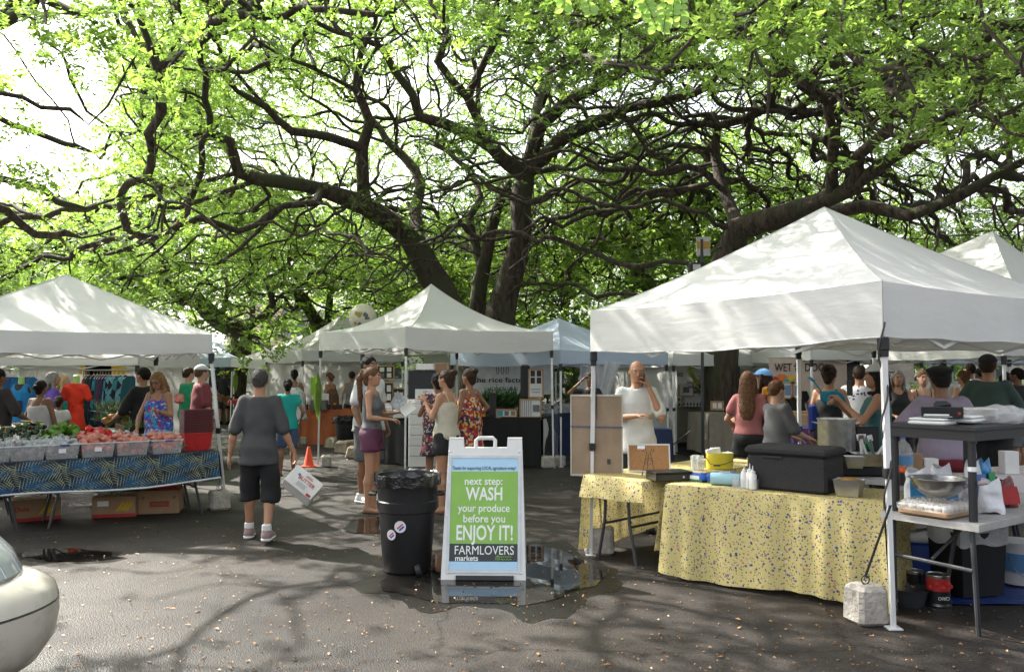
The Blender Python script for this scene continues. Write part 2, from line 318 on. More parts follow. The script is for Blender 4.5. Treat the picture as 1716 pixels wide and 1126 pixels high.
class Tree:
    def __init__(s, name, label, base, group=None):
        s.root = thing(name, label, 'tree', base, 0, group); s.base = Vector(base)
        s.p = []; s.par = []; s.minr = []; s.lock = []
    def limb(s, pts, radii, start=None, step=.35, seed=0, wig=.12):
        "polyline of world points, resampled with a wandering line; returns last index"
        rnd = random.Random(seed); pts = [Vector(q) for q in pts]; last = start
        prevp = s.p[start] if start is not None else None
        for i in range(len(pts)-1):
            a, b = pts[i], pts[i+1]; L_ = (b-a).length; n = max(1, int(L_/step))
            for k in range(n+(1 if i == len(pts)-2 else 0)):
                t = k/n
                if i == 0 and k == 0 and start is not None: continue
                # catmull
                p0 = pts[max(i-1, 0)]; p3 = pts[min(i+2, len(pts)-1)]
                q = .5*((2*a)+(b-p0)*t+(2*p0-5*a+4*b-p3)*t*t+(3*a-p0-3*b+p3)*t**3)
                q = q+Vector((mnoise.noise(q*1.1+Vector((seed, 0, 0))), mnoise.noise(q*1.1+Vector((0, seed, 9))), mnoise.noise(q*1.1+Vector((5, 0, seed)))))*wig
                s.p.append(q); s.par.append(last if last is not None else -1); s.minr.append(radii[i]+(radii[i+1]-radii[i])*t); last = len(s.p)-1
        return last
    def nearest(s, q):
        q = Vector(q); return min(range(len(s.p)), key=lambda i: (s.p[i]-q).length_squared)
    def grow(s, att, seg=.35, kill=.55, infl=3.5, iters=80, wig=.5, seed=0, inertia=.35, nodes_cap=14000, far=30):
        rnd = random.Random(seed); att = [Vector(a) for a in att]; first = len(s.p)
        dirs = {}
        nch = {}
        for it in range(iters):
            if not att or len(s.p) > nodes_cap: break
            kd = kdtree.KDTree(len(s.p))
            for i, q in enumerate(s.p): kd.insert(q, i)
            kd.balance(); acc = {}; keep = []
            R2 = infl if it > 12 else far
            for a in att:
                co, i, d = kd.find(a)
                if d < kill: continue
                keep.append(a)
                if d < R2 and nch.get(i, 0) < 3:
                    v = (a-co).normalized(); acc[i] = acc.get(i, Vector())+v
            att = keep
            if not acc: break
            for i, v in acc.items():
                pd = dirs.get(i, Vector((0, 0, 0)))
                d = v.normalized()+pd*inertia+Vector((rnd.gauss(0, 1), rnd.gauss(0, 1), rnd.gauss(0, .8)))*wig
                d.normalize(); s.p.append(s.p[i]+d*seg*(.8+.4*rnd.random())); s.par.append(i); s.minr.append(0); dirs[len(s.p)-1] = d; nch[i] = nch.get(i, 0)+1
        return first
    def smooth(s, first, passes=2):
        for _ in range(passes):
            sm = {}
            for i in range(first, len(s.p)):
                q = s.par[i]
                if q >= 0: a = sm.setdefault(q, [Vector(), 0]); a[0] = a[0]+s.p[i]; a[1] += 1
            for i in range(first, len(s.p)):
                if i in sm: s.p[i] = s.p[i]*.5+s.p[s.par[i]]*.25+sm[i][0]/sm[i][1]*.25
    def prune(s, first, bad):
        "drop grown shoots (and all that grows from them) where bad(point)"
        keep = {}; P_, Q_, M_ = [], [], []
        for i in range(len(s.p)):
            if i >= first and (s.par[i] not in keep or bad(s.p[i])): continue
            keep[i] = len(P_); P_.append(s.p[i]); Q_.append(keep[s.par[i]] if s.par[i] >= 0 else -1); M_.append(s.minr[i])
        s.p, s.par, s.minr = P_, Q_, M_
    def curl(s, first, amp=.2, fr=1.1, sd=0):
        for i in range(first, len(s.p)):
            q = s.p[i]; k = Vector((mnoise.noise(q*fr+Vector((sd, 0, 0))), mnoise.noise(q*fr+Vector((0, sd+9, 3))), mnoise.noise(q*fr+Vector((5, 2, sd+20)))))
            k2 = Vector((mnoise.noise(q*fr*2.3+Vector((sd, 4, 0))), mnoise.noise(q*fr*2.3+Vector((1, sd+9, 3))), mnoise.noise(q*fr*2.3+Vector((5, 7, sd+20)))))
            s.p[i] = q+k*amp*2+k2*amp*.8
    def finish(s, tip=.012, expo=2.3, minsides=4, trunkname='trunk', cap=.09):
        n = len(s.p); rad = [0.0]*n; ch = [[] for _ in range(n)]
        for i in range(n):
            if s.par[i] >= 0: ch[s.par[i]].append(i)
        order = sorted(range(n), reverse=True)
        acc = [0.0]*n
        for i in order:
            r = max(acc[i]**(1/expo) if acc[i] > 0 else tip, tip)
            r = min(r, cap)
            if s.minr[i] > 0: r = s.minr[i]
            rad[i] = r
            if s.par[i] >= 0: acc[s.par[i]] += r**expo
        s.rad = rad; s.ch = ch
        V = []; Fc = []; base = 0
        starts = [i for i in range(n) if s.par[i] < 0]
        stack = [(i, -1) for i in starts]
        while stack:
            i, pr = stack.pop(); chain = []
            if pr >= 0: chain.append((s.p[pr], min(rad[pr], rad[i]*1.15)))
            j = i
            while True:
                chain.append((s.p[j], rad[j]))
                if not ch[j]: break
                c = sorted(ch[j], key=lambda k: -rad[k])
                for k in c[1:]: stack.append((k, j))
                j = c[0]
            if len(chain) < 2: continue
            rm = max(r for _, r in chain); ns = 12 if rm > .15 else (8 if rm > .06 else (5 if rm > .03 else minsides))
            ref = None; pts = [c[0] for c in chain]; N = len(pts)
            for q in range(N):
                t = pts[min(q+1, N-1)]-pts[max(q-1, 0)]
                if t.length < 1e-7: t = Vector((0, 0, 1))
                t.normalize()
                if ref is None: ref = t.orthogonal()
                ref = ref-t*ref.dot(t)
                if ref.length < 1e-6: ref = t.orthogonal()
                ref.normalize(); w = t.cross(ref); rr = chain[q][1]*(.55 if q == N-1 and N > 3 else 1)
                for k in range(ns):
                    a = 2*math.pi*k/ns; kk = 1
                    if rr > .08: kk = 1+.16*mnoise.noise(pts[q]*1.5+Vector((math.cos(a), math.sin(a), 0))*1.3)
                    V.append(pts[q]+(ref*math.cos(a)+w*math.sin(a))*rr*kk)
            for q in range(N-1):
                for k in range(ns): Fc.append((base+q*ns+k, base+q*ns+(k+1) % ns, base+(q+1)*ns+(k+1) % ns, base+(q+1)*ns+k))
            base += N*ns
        me = np_mesh(trunkname, [tuple(v-s.base) for v in V], Fc)
        return link_mesh(trunkname, me, BARK, s.root, smooth=True)
    def tips(s, maxr=.02):
        return [s.p[i]-s.base for i in range(len(s.p)) if s.minr[i] == 0 and s.rad[i] < maxr]

def dome_pts(c, Rx, Ry, ztop, zrim, n, seed, thick=1.4, pw=2.2, hole=-.15, hs=.35, clip=None):
    rnd = random.Random(seed); out = []; tries = 0
    while len(out) < n and tries < n*30:
        tries += 1
        a = rnd.uniform(0, 2*math.pi); r = math.sqrt(rnd.random())
        x = c[0]+Rx*r*math.cos(a); y = c[1]+Ry*r*math.sin(a)
        z = zrim+(ztop-zrim)*(1-r**pw)+rnd.uniform(-thick, 0)+.7*mnoise.noise(Vector((x*.35, y*.35, seed)))
        if holes((x, y, z), hs, seed) < hole: continue
        if clip and not clip(x, y, z): continue
        out.append((x, y, z))
    return out
SUNH = Vector((SUN.x/SUN.z, SUN.y/SUN.z))
# ground areas (photo: lit patches) the sun must reach: x, y, half-widths
LIT = [(-3.1, 6.3, 1.3, .55), (-1.1, 5.6, 1.1, .45), (1.3, 5.2, .9, .3), (-2.2, 5.3, .8, .3), (-1.6, 8.2, .5, .35), (.2, 5.9, .5, .25), (1.3, 6.9, .35, .9)]
LITPX = [(235, 985, 1.15, .42), (120, 1000, .5, .3), (420, 985, .8, .25), (520, 1060, 1.1, .35), (330, 1040, .6, .2), (900, 1095, 1.2, .22), (1090, 1020, .35, .5), (1120, 1100, .5, .35), (640, 925, .55, .42), (560, 935, .3, .2), (720, 1020, .5, .12),
         (470, 800, .5, 1.2), (560, 770, .7, 1.6), (600, 760, .4, 2.5), (310, 760, .5, 1.5), (1000, 1010, .3, .15), (350, 1105, .5, .2)]
LIT = []
for x, y, a, b in LITPX:
    g = G(x, y); LIT.append((g.x, g.y, a*1.3, b*1.4))
def litzone(x, y, z):
    gx = x-SUNH.x*z; gy = y-SUNH.y*z; w = mnoise.noise(Vector((gx*1.3, gy*1.3, 3)))*.55
    for a, b, c, d in LIT:
        if ((gx-a)/c)**2+((gy-b)/d)**2 < 1+w: return True
    return False
# canopy tops that the photo shows in the sun (x, y, z, radius)
LITT = [(1.15, 6.9, 2.35, .55), (1.6, 6.35, 2.2, .25), (-5.0, 8.9, 2.25, .55), (-4.0, 9.6, 2.2, .4), (-6, 8.5, 2.2, .5), (-1.2, 14.2, 2.6, .5), (-2.6, 15.4, 2.5, .7), (2.0, 6.2, 2.1, .14), (1.95, 7.3, 2.9, .12)]
def littop(x, y, z):
    for a, b, c, r in LITT:
        h = z-c
        if h < 0: continue
        gx = x-SUNH.x*h-a; gy = y-SUNH.y*h-b
        if gx*gx+gy*gy < r*r*(1+.6*mnoise.noise(Vector((gx*2, gy*2, 1)))): return True
    return False
def sunny(p): return litzone(*p) or littop(*p)

def pix(x, y, z):
    a = x/y*F; b = (z-EYE)/y*F
    return CX+a, HZ-b
def clipA(x, y, z):
    if y < 1: return True
    u, v = pix(x, y, z)
    if v > -60 and -200 < u < 215-v*.12 and v < 330: return False
    if v < -40: return True
    if v > 425 and u < 420 and y < 14: return False
    if v > 505 or (560 < u < 660 and v > 440 and y < 19): return False
    if y < 17.5: return v < 60+ (17.5-y)*4 or (u < 690 and v > 400) or u < 330 or (u > 1250 and v < 250)
    if y < 19.2: return v < 330 or v > 420 or u < 380
    return v < 520 or u < 700
def clipB(x, y, z):
    if y < 1: return True
    u, v = pix(x, y, z)
    if v < -40: return True
    if v > 560: return False
    if y < 14.2: return v < 60 or u > 1560
    if y < 16.5: return v < 160 or u > 1500
    return True
def make_leaves(T, name, per, spread, size, seed, m=LEAF, maxr=.02, keep=None, extra=None, droop=.15, filt=True, flat=.35):
    pts = [p for p in T.tips(maxr)]
    if extra: pts += [Vector(e)-T.base for e in extra]
    out = []
    for p in pts:
        w = p+T.base
        if filt and sunny(w): continue
        if keep and not keep(w): continue
        out.append(p)
    return leaf_cloud(name, out, per, spread, size, seed, m, T.root, droop, flat)

# ---- A: great spreading tree in the middle
A = Tree('monkeypod_tree', 'great spreading tree with two leaning trunks rising behind the centre canopy tent', (-.6, 20, 0), 'spreading trees over the market')
t1 = A.limb([(-.9, 20, -.1), P(800, 620, 20), P(760, 540, 20), P(735, 480, 19.9), P(690, 405, 19.6), P(652, 370, 19.2), P(612, 342, 18.8)], [.55, .45, .38, .34, .31, .28, .26], seed=1, wig=.05)
t1a = A.limb([P(560, 322, 18.2), P(500, 310, 17.6), P(430, 300, 17), P(396, 290, 16.6), P(386, 240, 16.4), P(352, 222, 16), P(300, 232, 15.4), P(262, 250, 15)], [.2, .17, .16, .14, .12, .10, .08, .06], start=t1, seed=2, wig=.08)
A.limb([P(540, 330, 17), P(480, 350, 16), P(400, 385, 15.2), P(330, 370, 14.4), P(250, 400, 13.8), P(180, 430, 13.4)], [.09, .075, .07, .06, .05, .035], start=A.nearest(P(560, 322, 18.2)), seed=3, wig=.12)
A.limb([P(606, 300, 18.6), P(604, 250, 18.3), P(622, 205, 18), P(598, 150, 17.6), P(610, 90, 17.2), P(630, 40, 17)], [.17, .15, .13, .11, .08, .06], start=t1, seed=4, wig=.1)
A.limb([P(590, 252, 18), P(545, 232, 17.6), P(490, 222, 17), P(450, 180, 16.5), P(400, 150, 16), P(360, 120, 15.5)], [.12, .11, .10, .09, .06, .05], start=A.nearest(P(604, 270, 18.4)), seed=5, wig=.12)
A.limb([P(690, 370, 21.5), P(705, 310, 22), P(680, 265, 22.3), P(650, 235, 22.5), P(622, 200, 23)], [.2, .17, .14, .12, .08], start=A.nearest(P(715, 440, 19.7)), seed=6, wig=.1)
t2 = A.limb([(-.35, 20.2, -.1), P(826, 620, 20.2), P(836, 540, 20.2), P(852, 470, 20.2), P(872, 400, 20.1), P(874, 340, 20), P(880, 292, 20)], [.6, .5, .46, .36, .31, .30, .30], seed=7, wig=.05)
A.limb([P(855, 280, 19.7), P(822, 248, 19.3), P(775, 218, 18.9), P(745, 205, 18.6), P(700, 196, 18.2), P(690, 160, 18), P(662, 120, 17.7), P(640, 80, 17.4), P(560, 50, 17), P(500, 20, 16.5)], [.2, .19, .17, .14, .13, .11, .1, .08, .06, .05], start=t2, seed=8, wig=.09)
A.limb([P(795, 180, 18.5), P(760, 140, 18), P(732, 105, 17.7), P(750, 60, 17.4), P(720, 10, 17)], [.13, .12, .11, .09, .07], start=A.nearest(P(822, 248, 19.3)), seed=9, wig=.12)
A.limb([P(888, 240, 19.8), P(905, 215, 19.6), P(940, 180, 19.2), P(1000, 145, 18.6), P(1040, 120, 18.2), P(1080, 100, 17.8), P(1150, 75, 17), P(1220, 55, 16.5)], [.2, .19, .17, .15, .13, .12, .08, .06], start=t2, seed=10, wig=.08)
A.limb([P(915, 262, 19.8), P(950, 230, 19.4), P(1010, 200, 19), P(1040, 186, 18.7), P(1110, 170, 18), P(1190, 145, 17.4), P(1225, 100, 17)], [.2, .19, .17, .14, .12, .09, .06], start=t2, seed=11, wig=.08)
A.limb([P(898, 230, 20.8), P(905, 170, 21.5), P(918, 120, 22), P(890, 60, 22.5), P(900, 0, 23)], [.16, .14, .12, .1, .07], start=t2, seed=12, wig=.14)
A.limb([P(1005, 130, 18.4), P(1000, 80, 18), P(1035, 40, 17.6), P(1060, 5, 17.4)], [.11, .1, .08, .06], start=A.nearest(P(1000, 145, 18.6)), seed=13, wig=.1)
A.limb([P(860, 60, 17.8), P(830, 30, 17), P(840, -20, 16)], [.1, .08, .06], start=A.nearest(P(800, 180, 18.5)), seed=14, wig=.1)
t3 = A.limb([(-.6, 20.9, -.1), P(812, 600, 20.9), P(800, 520, 20.9), P(815, 430, 21), P(832, 350, 21.2), P(855, 305, 21.4)], [.34, .3, .25, .2, .16, .13], seed=15, wig=.05)
A.limb([P(790, 410, 21.2), P(788, 360, 21.4), P(805, 330, 21.8), P(780, 280, 22.4), P(720, 240, 23)], [.14, .12, .1, .08, .06], start=A.nearest(P(812, 450, 21)), seed=16, wig=.12)
A.limb([P(768, 395, 22), P(730, 410, 22.5), P(700, 380, 23), P(640, 350, 24), P(560, 330, 25), P(470, 340, 26)], [.1, .09, .08, .07, .06, .04], start=A.nearest(P(800, 420, 21)), seed=17, wig=.15)
att = dome_pts((-1.5, 20), 14, 14, 11.4, 5.0, 7500, 11, thick=2.6, hole=-.42, hs=.5, clip=clipA)
att += dome_pts((-3, 21), 9.5, 6.5, 10.9, 8.2, 3800, 12, thick=2.2, hole=-.3, hs=.5, clip=clipA)
att += dome_pts((-7, 15.5), 6.5, 6, 8.2, 3.8, 1900, 21, thick=2.6, hole=-.35, clip=clipA)
for k, (st_, pts_, rr_) in enumerate([
    ((430, 300, 17), [(350, 330, 16), (280, 350, 15), (200, 375, 14.2), (130, 400, 13.6)], [.075, .06, .045, .03, .02]),
    ((396, 290, 16.6), [(330, 300, 15.8), (260, 330, 15), (200, 330, 14.4), (140, 350, 14)], [.07, .055, .045, .03, .02]),
    ((352, 222, 16), [(290, 190, 15.4), (240, 160, 15), (215, 110, 14.8)], [.06, .05, .04, .025]),
    ((300, 232, 15.4), [(250, 215, 14.8), (200, 230, 14.2), (150, 260, 13.8)], [.055, .045, .03, .02]),
    ((450, 180, 16.5), [(390, 110, 16), (330, 70, 15.6), (280, 30, 15.2)], [.06, .05, .04, .03]),
    ((598, 150, 17.6), [(540, 110, 17.2), (480, 95, 16.8), (420, 60, 16.4)], [.07, .055, .045, .03]),
    ((480, 350, 16), [(420, 420, 15.4), (360, 440, 14.8), (300, 440, 14.4)], [.06, .05, .035, .02]),
    ((700, 196, 18.2), [(670, 240, 17.8), (650, 180, 17.4), (600, 160, 17)], [.06, .05, .04, .03]),
    ((940, 180, 19.2), [(930, 110, 18.8), (960, 60, 18.4), (940, 10, 18)], [.08, .065, .05, .035]),
    ((800, 220, 19), [(820, 160, 18.8), (790, 100, 18.5), (820, 50, 18.2), (800, 0, 18)], [.08, .07, .06, .05, .035]),
    ((1040, 186, 18.7), [(1060, 240, 18.6), (1120, 250, 18.2), (1160, 220, 18)], [.07, .055, .04, .03]),
    ((880, 292, 20), [(930, 290, 20.6), (980, 250, 21), (1010, 260, 21.4)], [.08, .06, .05, .03])]):
    A.limb([P(*q) for q in pts_], rr_[1:], start=A.nearest(P(*st_)), seed=70+k, wig=.22)
A.minr = [r*.86 if k > 12 else r for k, r in enumerate(A.minr)]
att = [a for a in att if not litzone(*a)]
fA = A.grow(att, seg=.27, kill=.38, infl=2.6, iters=110, wig=.55, seed=3, inertia=.7, nodes_cap=34000, far=4)
def overroof(q):
    if q.y < 1 or q.y > 14.5: return False
    u, v = pix(q.x, q.y, q.z); return -150 < u < 420 and v > 405
A.prune(fA, overroof)
A.smooth(fA, 1)
A.curl(fA-len(A.p)+len(A.p), .13, 1.05, 1)
A.finish(tip=.0165, expo=2.62, cap=.062)
def domez(x, y, c, rx, ry, zt, zr): return zr+(zt-zr)*(1-min(1, math.hypot((x-c[0])/rx, (y-c[1])/ry))**2.2)
def keepA(w):
    if not clipA(w.x, w.y, w.z): return False
    if mnoise.noise(w*.55+Vector((3, 1, 7))) < -.30 and w.y > 13: return False
    if w.x < -5: return True
    return w.z > domez(w.x, w.y, (-1.5, 20), 14, 14, 11.4, 5)-(1.15 if w.x < 4 else 1.1)-max(0, w.y-24)*.3-(1.0 if mnoise.noise(w*.5) > .2 else 0)
make_leaves(A, 'crown', 13, .42, .064, 5, maxr=.0215, keep=keepA)
# ---- B: tree on the right
B = Tree('monkeypod_tree', 'dark spreading tree whose low limbs reach right above the near canopy tent', (5.0, 17.5, 0), 'spreading trees over the market')
b1 = B.limb([(4.6, 17.5, -.1), P(1208, 600, 17.5), P(1212, 500, 17.5), P(1222, 430, 17.3), P(1240, 385, 17)], [.42, .38, .34, .31, .28], seed=31, wig=.04)
B.limb([P(1290, 365, 16.5), P(1360, 345, 15.8), P(1420, 320, 15), P(1437, 300, 14.8), P(1440, 262, 14.6), P(1485, 220, 14), P(1490, 170, 13.7), P(1475, 130, 13.4)], [.2, .18, .15, .13, .11, .10, .08, .06], start=b1, seed=32, wig=.06)
B.limb([P(1300, 378, 17), P(1400, 352, 16.4), P(1460, 345, 16), P(1520, 362, 15.4), P(1600, 330, 14.8), P(1716, 270, 14), P(1800, 240, 13)], [.16, .14, .13, .11, .1, .07, .05], start=b1, seed=33, wig=.1)
B.limb([P(1232, 380, 17.6), P(1215, 320, 18), P(1196, 250, 18.4), P(1205, 212, 18.2), P(1250, 200, 18), P(1290, 180, 17.6), P(1330, 188, 17.2), P(1365, 165, 16.8), P(1410, 145, 16.3)], [.15, .12, .11, .1, .1, .1, .09, .08, .06], start=b1, seed=34, wig=.05)
B.limb([P(1390, 290, 15), P(1400, 230, 14.6), P(1380, 180, 14.3), P(1410, 150, 14), P(1480, 145, 13.4), P(1560, 140, 12.8), P(1650, 150, 12)], [.12, .1, .09, .08, .07, .06, .05], start=B.nearest(P(1400, 335, 15.3)), seed=35, wig=.1)
B.limb([P(1470, 280, 14.5), P(1530, 240, 14), P(1590, 200, 13.4), P(1650, 150, 12.8), P(1716, 110, 12)], [.12, .11, .09, .07, .05], start=B.nearest(P(1420, 320, 15)), seed=36, wig=.1)
B.limb([P(1330, 130, 16.5), P(1300, 80, 16), P(1350, 40, 15.5), P(1330, -10, 15)], [.09, .08, .06, .05], start=B.nearest(P(1300, 180, 17.6)), seed=37, wig=.15)
att = dome_pts((8.6, 16.5), 12, 11, 9.6, 5.6, 6200, 61, thick=2.4, hole=-.5, hs=.5, clip=clipB)
att += dome_pts((6.5, 19.5), 7, 6, 8.2, 5.0, 900, 62, thick=2.2, hole=-.3, clip=clipB)
fB = B.grow(att, seg=.25, kill=.36, infl=2.6, iters=110, wig=.55, seed=8, inertia=.7, nodes_cap=24000, far=5)
B.smooth(fB, 1)
B.curl(fB, .17, 1.05, 2)
B.finish(tip=.0165, expo=2.55, cap=.068)
def keepB(w):
    if not clipB(w.x, w.y, w.z): return False
    if mnoise.noise(w*.6+Vector((8, 1, 2))) < -.10: return False
    return w.z > domez(w.x, w.y, (8.6, 16.5), 12, 11, 9.6, 5.6)-1.2
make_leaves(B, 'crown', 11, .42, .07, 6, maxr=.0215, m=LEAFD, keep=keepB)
# ---- C: slimmer tree between the two
C_ = Tree('monkeypod_tree', 'slimmer twisted tree standing between the two great trees, farther back', (6.1, 28, 0), 'spreading trees over the market')
c1 = C_.limb([(5.2, 28, -.1), P(1105, 600, 28), P(1092, 495, 28), P(1062, 440, 28), P(1058, 380, 28), P(1070, 330, 28)], [.3, .28, .26, .22, .2, .17], seed=41, wig=.08)
C_.limb([P(1078, 300, 27.6), P(1058, 270, 27.3), P(1070, 220, 27), P(1076, 180, 26.6)], [.15, .12, .1, .07], start=c1, seed=42, wig=.1)
C_.limb([P(1100, 300, 28), P(1102, 265, 27.6), P(1080, 235, 27.2), P(1120, 200, 27)], [.12, .1, .08, .06], start=c1, seed=43, wig=.1)
C_.limb([P(1040, 310, 28), P(1000, 280, 27.6), P(965, 240, 27)], [.14, .11, .07], start=c1, seed=44, wig=.12)
C_.limb([P(1120, 420, 28.5), P(1150, 380, 29), P(1170, 340, 29)], [.12, .1, .07], start=c1, seed=45, wig=.12)
att = dome_pts((4.8, 27.5), 9, 7, 9.6, 5.0, 2400, 71, thick=3.4, hole=-.2, hs=.6)
f_ = C_.grow(att, seg=.36, kill=.5, infl=3.5, iters=60, wig=.5, seed=9)
C_.curl(f_, .2, .9, 3)
C_.finish(tip=.016, expo=2.35)
make_leaves(C_, 'crown', 7, .55, .12, 7, maxr=.022, filt=False, flat=.55)
# ---- D, E: trees at the back left with dark leaning trunks
D_ = Tree('monkeypod_tree', 'dark leaning tree behind the left canopy tent, the nearer of two there', (-9, 27, 0), 'spreading trees over the market')
d1 = D_.limb([(-9.2, 27, -.1), P(398, 600, 27), P(404, 560, 27), P(370, 540, 26.6), P(330, 505, 26), P(300, 500, 25.6)], [.42, .38, .33, .28, .24, .2], seed=51, wig=.08)
D_.limb([P(430, 545, 27), P(455, 510, 26.6), P(445, 470, 26.2)], [.14, .11, .08], start=D_.nearest(P(404, 560, 27)), seed=52, wig=.1)
D_.limb([P(395, 510, 27), P(380, 480, 27), P(370, 450, 27)], [.1, .08, .06], start=D_.nearest(P(370, 540, 26.6)), seed=53, wig=.1)
D_.limb([P(270, 490, 25), P(262, 462, 24.6), P(300, 450, 24.2)], [.14, .11, .08], start=d1, seed=54, wig=.1)
att = dome_pts((-9.5, 25), 8.5, 6.5, 7.6, 4.6, 1300, 81, thick=2.4, hole=-.2)
f_ = D_.grow(att, seg=.38, kill=.6, infl=3.5, iters=60, wig=.45, seed=12)
D_.curl(f_, .18, .9, 3)
D_.finish(tip=.016)
make_leaves(D_, 'crown', 8, .5, .115, 8, maxr=.022, filt=False, flat=.5)
E_ = Tree('monkeypod_tree', 'dark tree with a bent limb behind the white globe', (-6.8, 29, 0), 'spreading trees over the market')
e1 = E_.limb([(-6.5, 29, -.1), P(560, 600, 29), P(548, 556, 29), P(530, 540, 28.8), P(500, 490, 28.4)], [.3, .28, .25, .22, .16], seed=55, wig=.08)
E_.limb([P(548, 500, 29), P(560, 460, 29)], [.14, .1], start=E_.nearest(P(540, 550, 29)), seed=56, wig=.1)
att = dome_pts((-4.5, 31), 9, 5, 8.4, 4.4, 1100, 91, thick=3.2, hole=-.05)
f_ = E_.grow(att, seg=.42, kill=.65, infl=3.6, iters=60, wig=.45, seed=13)
E_.curl(f_, .18, .9, 3)
E_.finish(tip=.018)
make_leaves(E_, 'crown', 7, .6, .13, 9, maxr=.025, filt=False, m=LEAF, flat=.6)
# ---- F: tree beside the left edge, its limbs reach in at the top left corner
F_ = Tree('monkeypod_tree', 'near tree beyond the left edge, its thin boughs hanging in at the top left corner', (-13.5, 11.5, 0), 'spreading trees over the market')
f1 = F_.limb([(-13.5, 11.5, -.1), (-13.3, 11.5, 3), (-12.4, 11.6, 5.2)], [.5, .42, .34], seed=57, wig=.1)
F_.limb([P(-60, 60, 12), P(0, 38, 12), P(50, 18, 11.8), P(70, -10, 11.6)], [.16, .10, .08, .06], start=f1, seed=58, wig=.06)
F_.limb([P(0, -30, 12), P(80, 0, 11.8), P(130, 20, 11.6), P(200, 15, 11.2), P(232, 75, 11), P(262, 78, 10.8)], [.1, .07, .06, .045, .03, .02], start=F_.nearest(P(0, 38, 12)), seed=59, wig=.06)
F_.limb([(-13, 13.5, 6.4), (-12.6, 16, 7.4)], [.12, .06], start=f1, seed=60)
F_.limb([(-13, 9, 7), (-12, 6.5, 8)], [.12, .05], start=f1, seed=61)
F_.limb([P(264, 160, 10.7), P(261, 240, 10.6), P(259, 278, 10.6)], [.012, .010, .008], start=F_.nearest(P(264, 78, 10.8)), seed=62, wig=.02)
F_.limb([P(205, 130, 10.9), P(180, 180, 10.8), P(150, 210, 10.7)], [.02, .015, .01], start=F_.nearest(P(232, 75, 11)), seed=63, wig=.03)
att = dome_pts((-12, 10.5), 7.5, 6.5, 8.6, 5.0, 1300, 95, thick=1.8, hole=-.25, clip=lambda x, y, z: not (-.62*y < x and z-1.65 < (625-60)/F*y and y > 4))
att = [a for a in att if not litzone(*a)]
fF = F_.grow(att, seg=.33, kill=.5, infl=3, iters=50, wig=.45, seed=14)
F_.prune(fF, overroof)
F_.finish(tip=.013, cap=.03)
ex = [P(x, y, d) for x, y, d in [(30, 110, 12), (60, 85, 11.8), (15, 140, 12), (100, 60, 11.6), (10, 90, 12), (45, 150, 12), (80, 120, 11.9), (120, 100, 11.4), (160, 60, 11), (110, 35, 11.5), (200, 40, 11), (140, 80, 11.2), (20, 175, 12), (55, 190, 12), (5, 285, 12), (30, 290, 12), (60, 280, 12)]]
ex2 = [P(x, y, 10.6) for x, y in [(240, 330), (255, 300), (270, 315), (250, 340), (285, 330), (232, 315), (275, 345), (262, 325), (225, 335)]]
make_leaves(F_, 'crown', 8, .32, .08, 10, maxr=.018, extra=ex+[e+Vector((random.uniform(-.5, .5), 0, random.uniform(-.3, .3))) for e in ex for _ in range(3)]+ex2)
# ---- more distant trees filling the gaps low down
for k, (nm, lb, bx, by, rx, ry, zt, zr, n, sd) in enumerate([
    ('monkeypod_tree', 'dark green tree at the far left above the left canopy roof', -22, 34, 9, 6, 8.6, 4.4, 900, 101),
    ('monkeypod_tree', 'pale green tree in the distance right of the main trunk', 3, 44, 13, 6, 11.0, 6.6, 900, 102),
    ('monkeypod_tree', 'leafy tree far back at the right edge behind the second white peak', 20, 32, 12, 7, 9.6, 4.8, 1400, 103),
    ('monkeypod_tree', 'broad tree in the distance behind the left limb of the great tree', -13, 42, 12, 6, 10.5, 6.8, 900, 104)]):
    T = Tree(nm, lb, (bx, by, 0), 'distant trees')
    q = T.limb([(bx, by, -.1), (bx+.3, by, 2), (bx-.2, by, 3.4)], [.35, .3, .24], seed=sd, wig=.2)
    for j in range(3): T.limb([(bx+rx*.35*(j-1), by-1.5+j, zt*.62), (bx+rx*.6*(j-1), by-2+2*j, zt*.8)], [.15, .08], start=q, seed=sd+j, wig=.3)
    att = dome_pts((bx, by), rx, ry, zt, zr, n, sd, thick=3.0, hole=-.05)
    T.grow(att, seg=.55, kill=.8, infl=4.5, iters=45, wig=.45, seed=sd)
    T.finish(tip=.02)
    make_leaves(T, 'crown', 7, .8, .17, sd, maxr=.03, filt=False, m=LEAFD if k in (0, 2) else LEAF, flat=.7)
# ---- bough with big leaflets hanging in at the top, very near
BL = leaf_mat('big_leaf', (.22, .36, .09), (.27, .42, .12), (1.8, 1.75, 1.2), .5)
nb = thing('leafy_branch', 'pale green branch of large oval leaflets hanging in at the top edge', 'branch', P(1110, -30, 3.2))
o0 = nb.location.copy()
b = MB()
spr = [((1070, -20), (1100, 45)), ((1120, -20), (1112, 50)), ((1140, -30), (1140, 42)), ((1090, -30), (1075, 25)), ((975, -30), (990, 22)), ((950, -30), (945, 12)), ((1130, -40), (1128, 20))]
leaves = []
rnd = random.Random(4)
for (x0, y0), (x1, y1) in spr:
    a = P(x0, y0, 3.2)-o0; c = P(x1, y1, 3.15+rnd.uniform(-.05, .05))-o0; b.tube([a, (a+c)/2+Vector((.004, 0, 0)), c], .0012, 5)
    t = (c-a).normalized(); sx = Vector((0, 1, 0)).cross(t).normalized()
    for k in range(6):
        for s_ in (-1, 1):
            q = a.lerp(c, .25+k*.14); d = (sx*s_*.9+t*.75+Vector((0, rnd.uniform(-.5, .5), 0))).normalized(); ln = rnd.uniform(.034, .046); leaves.append((q, d, ln, t))
b.tube([P(900, -60, 3.2)-o0, P(1000, -45, 3.2)-o0, P(1150, -50, 3.2)-o0], .004, 6)
b.build('twig', BARK, nb)
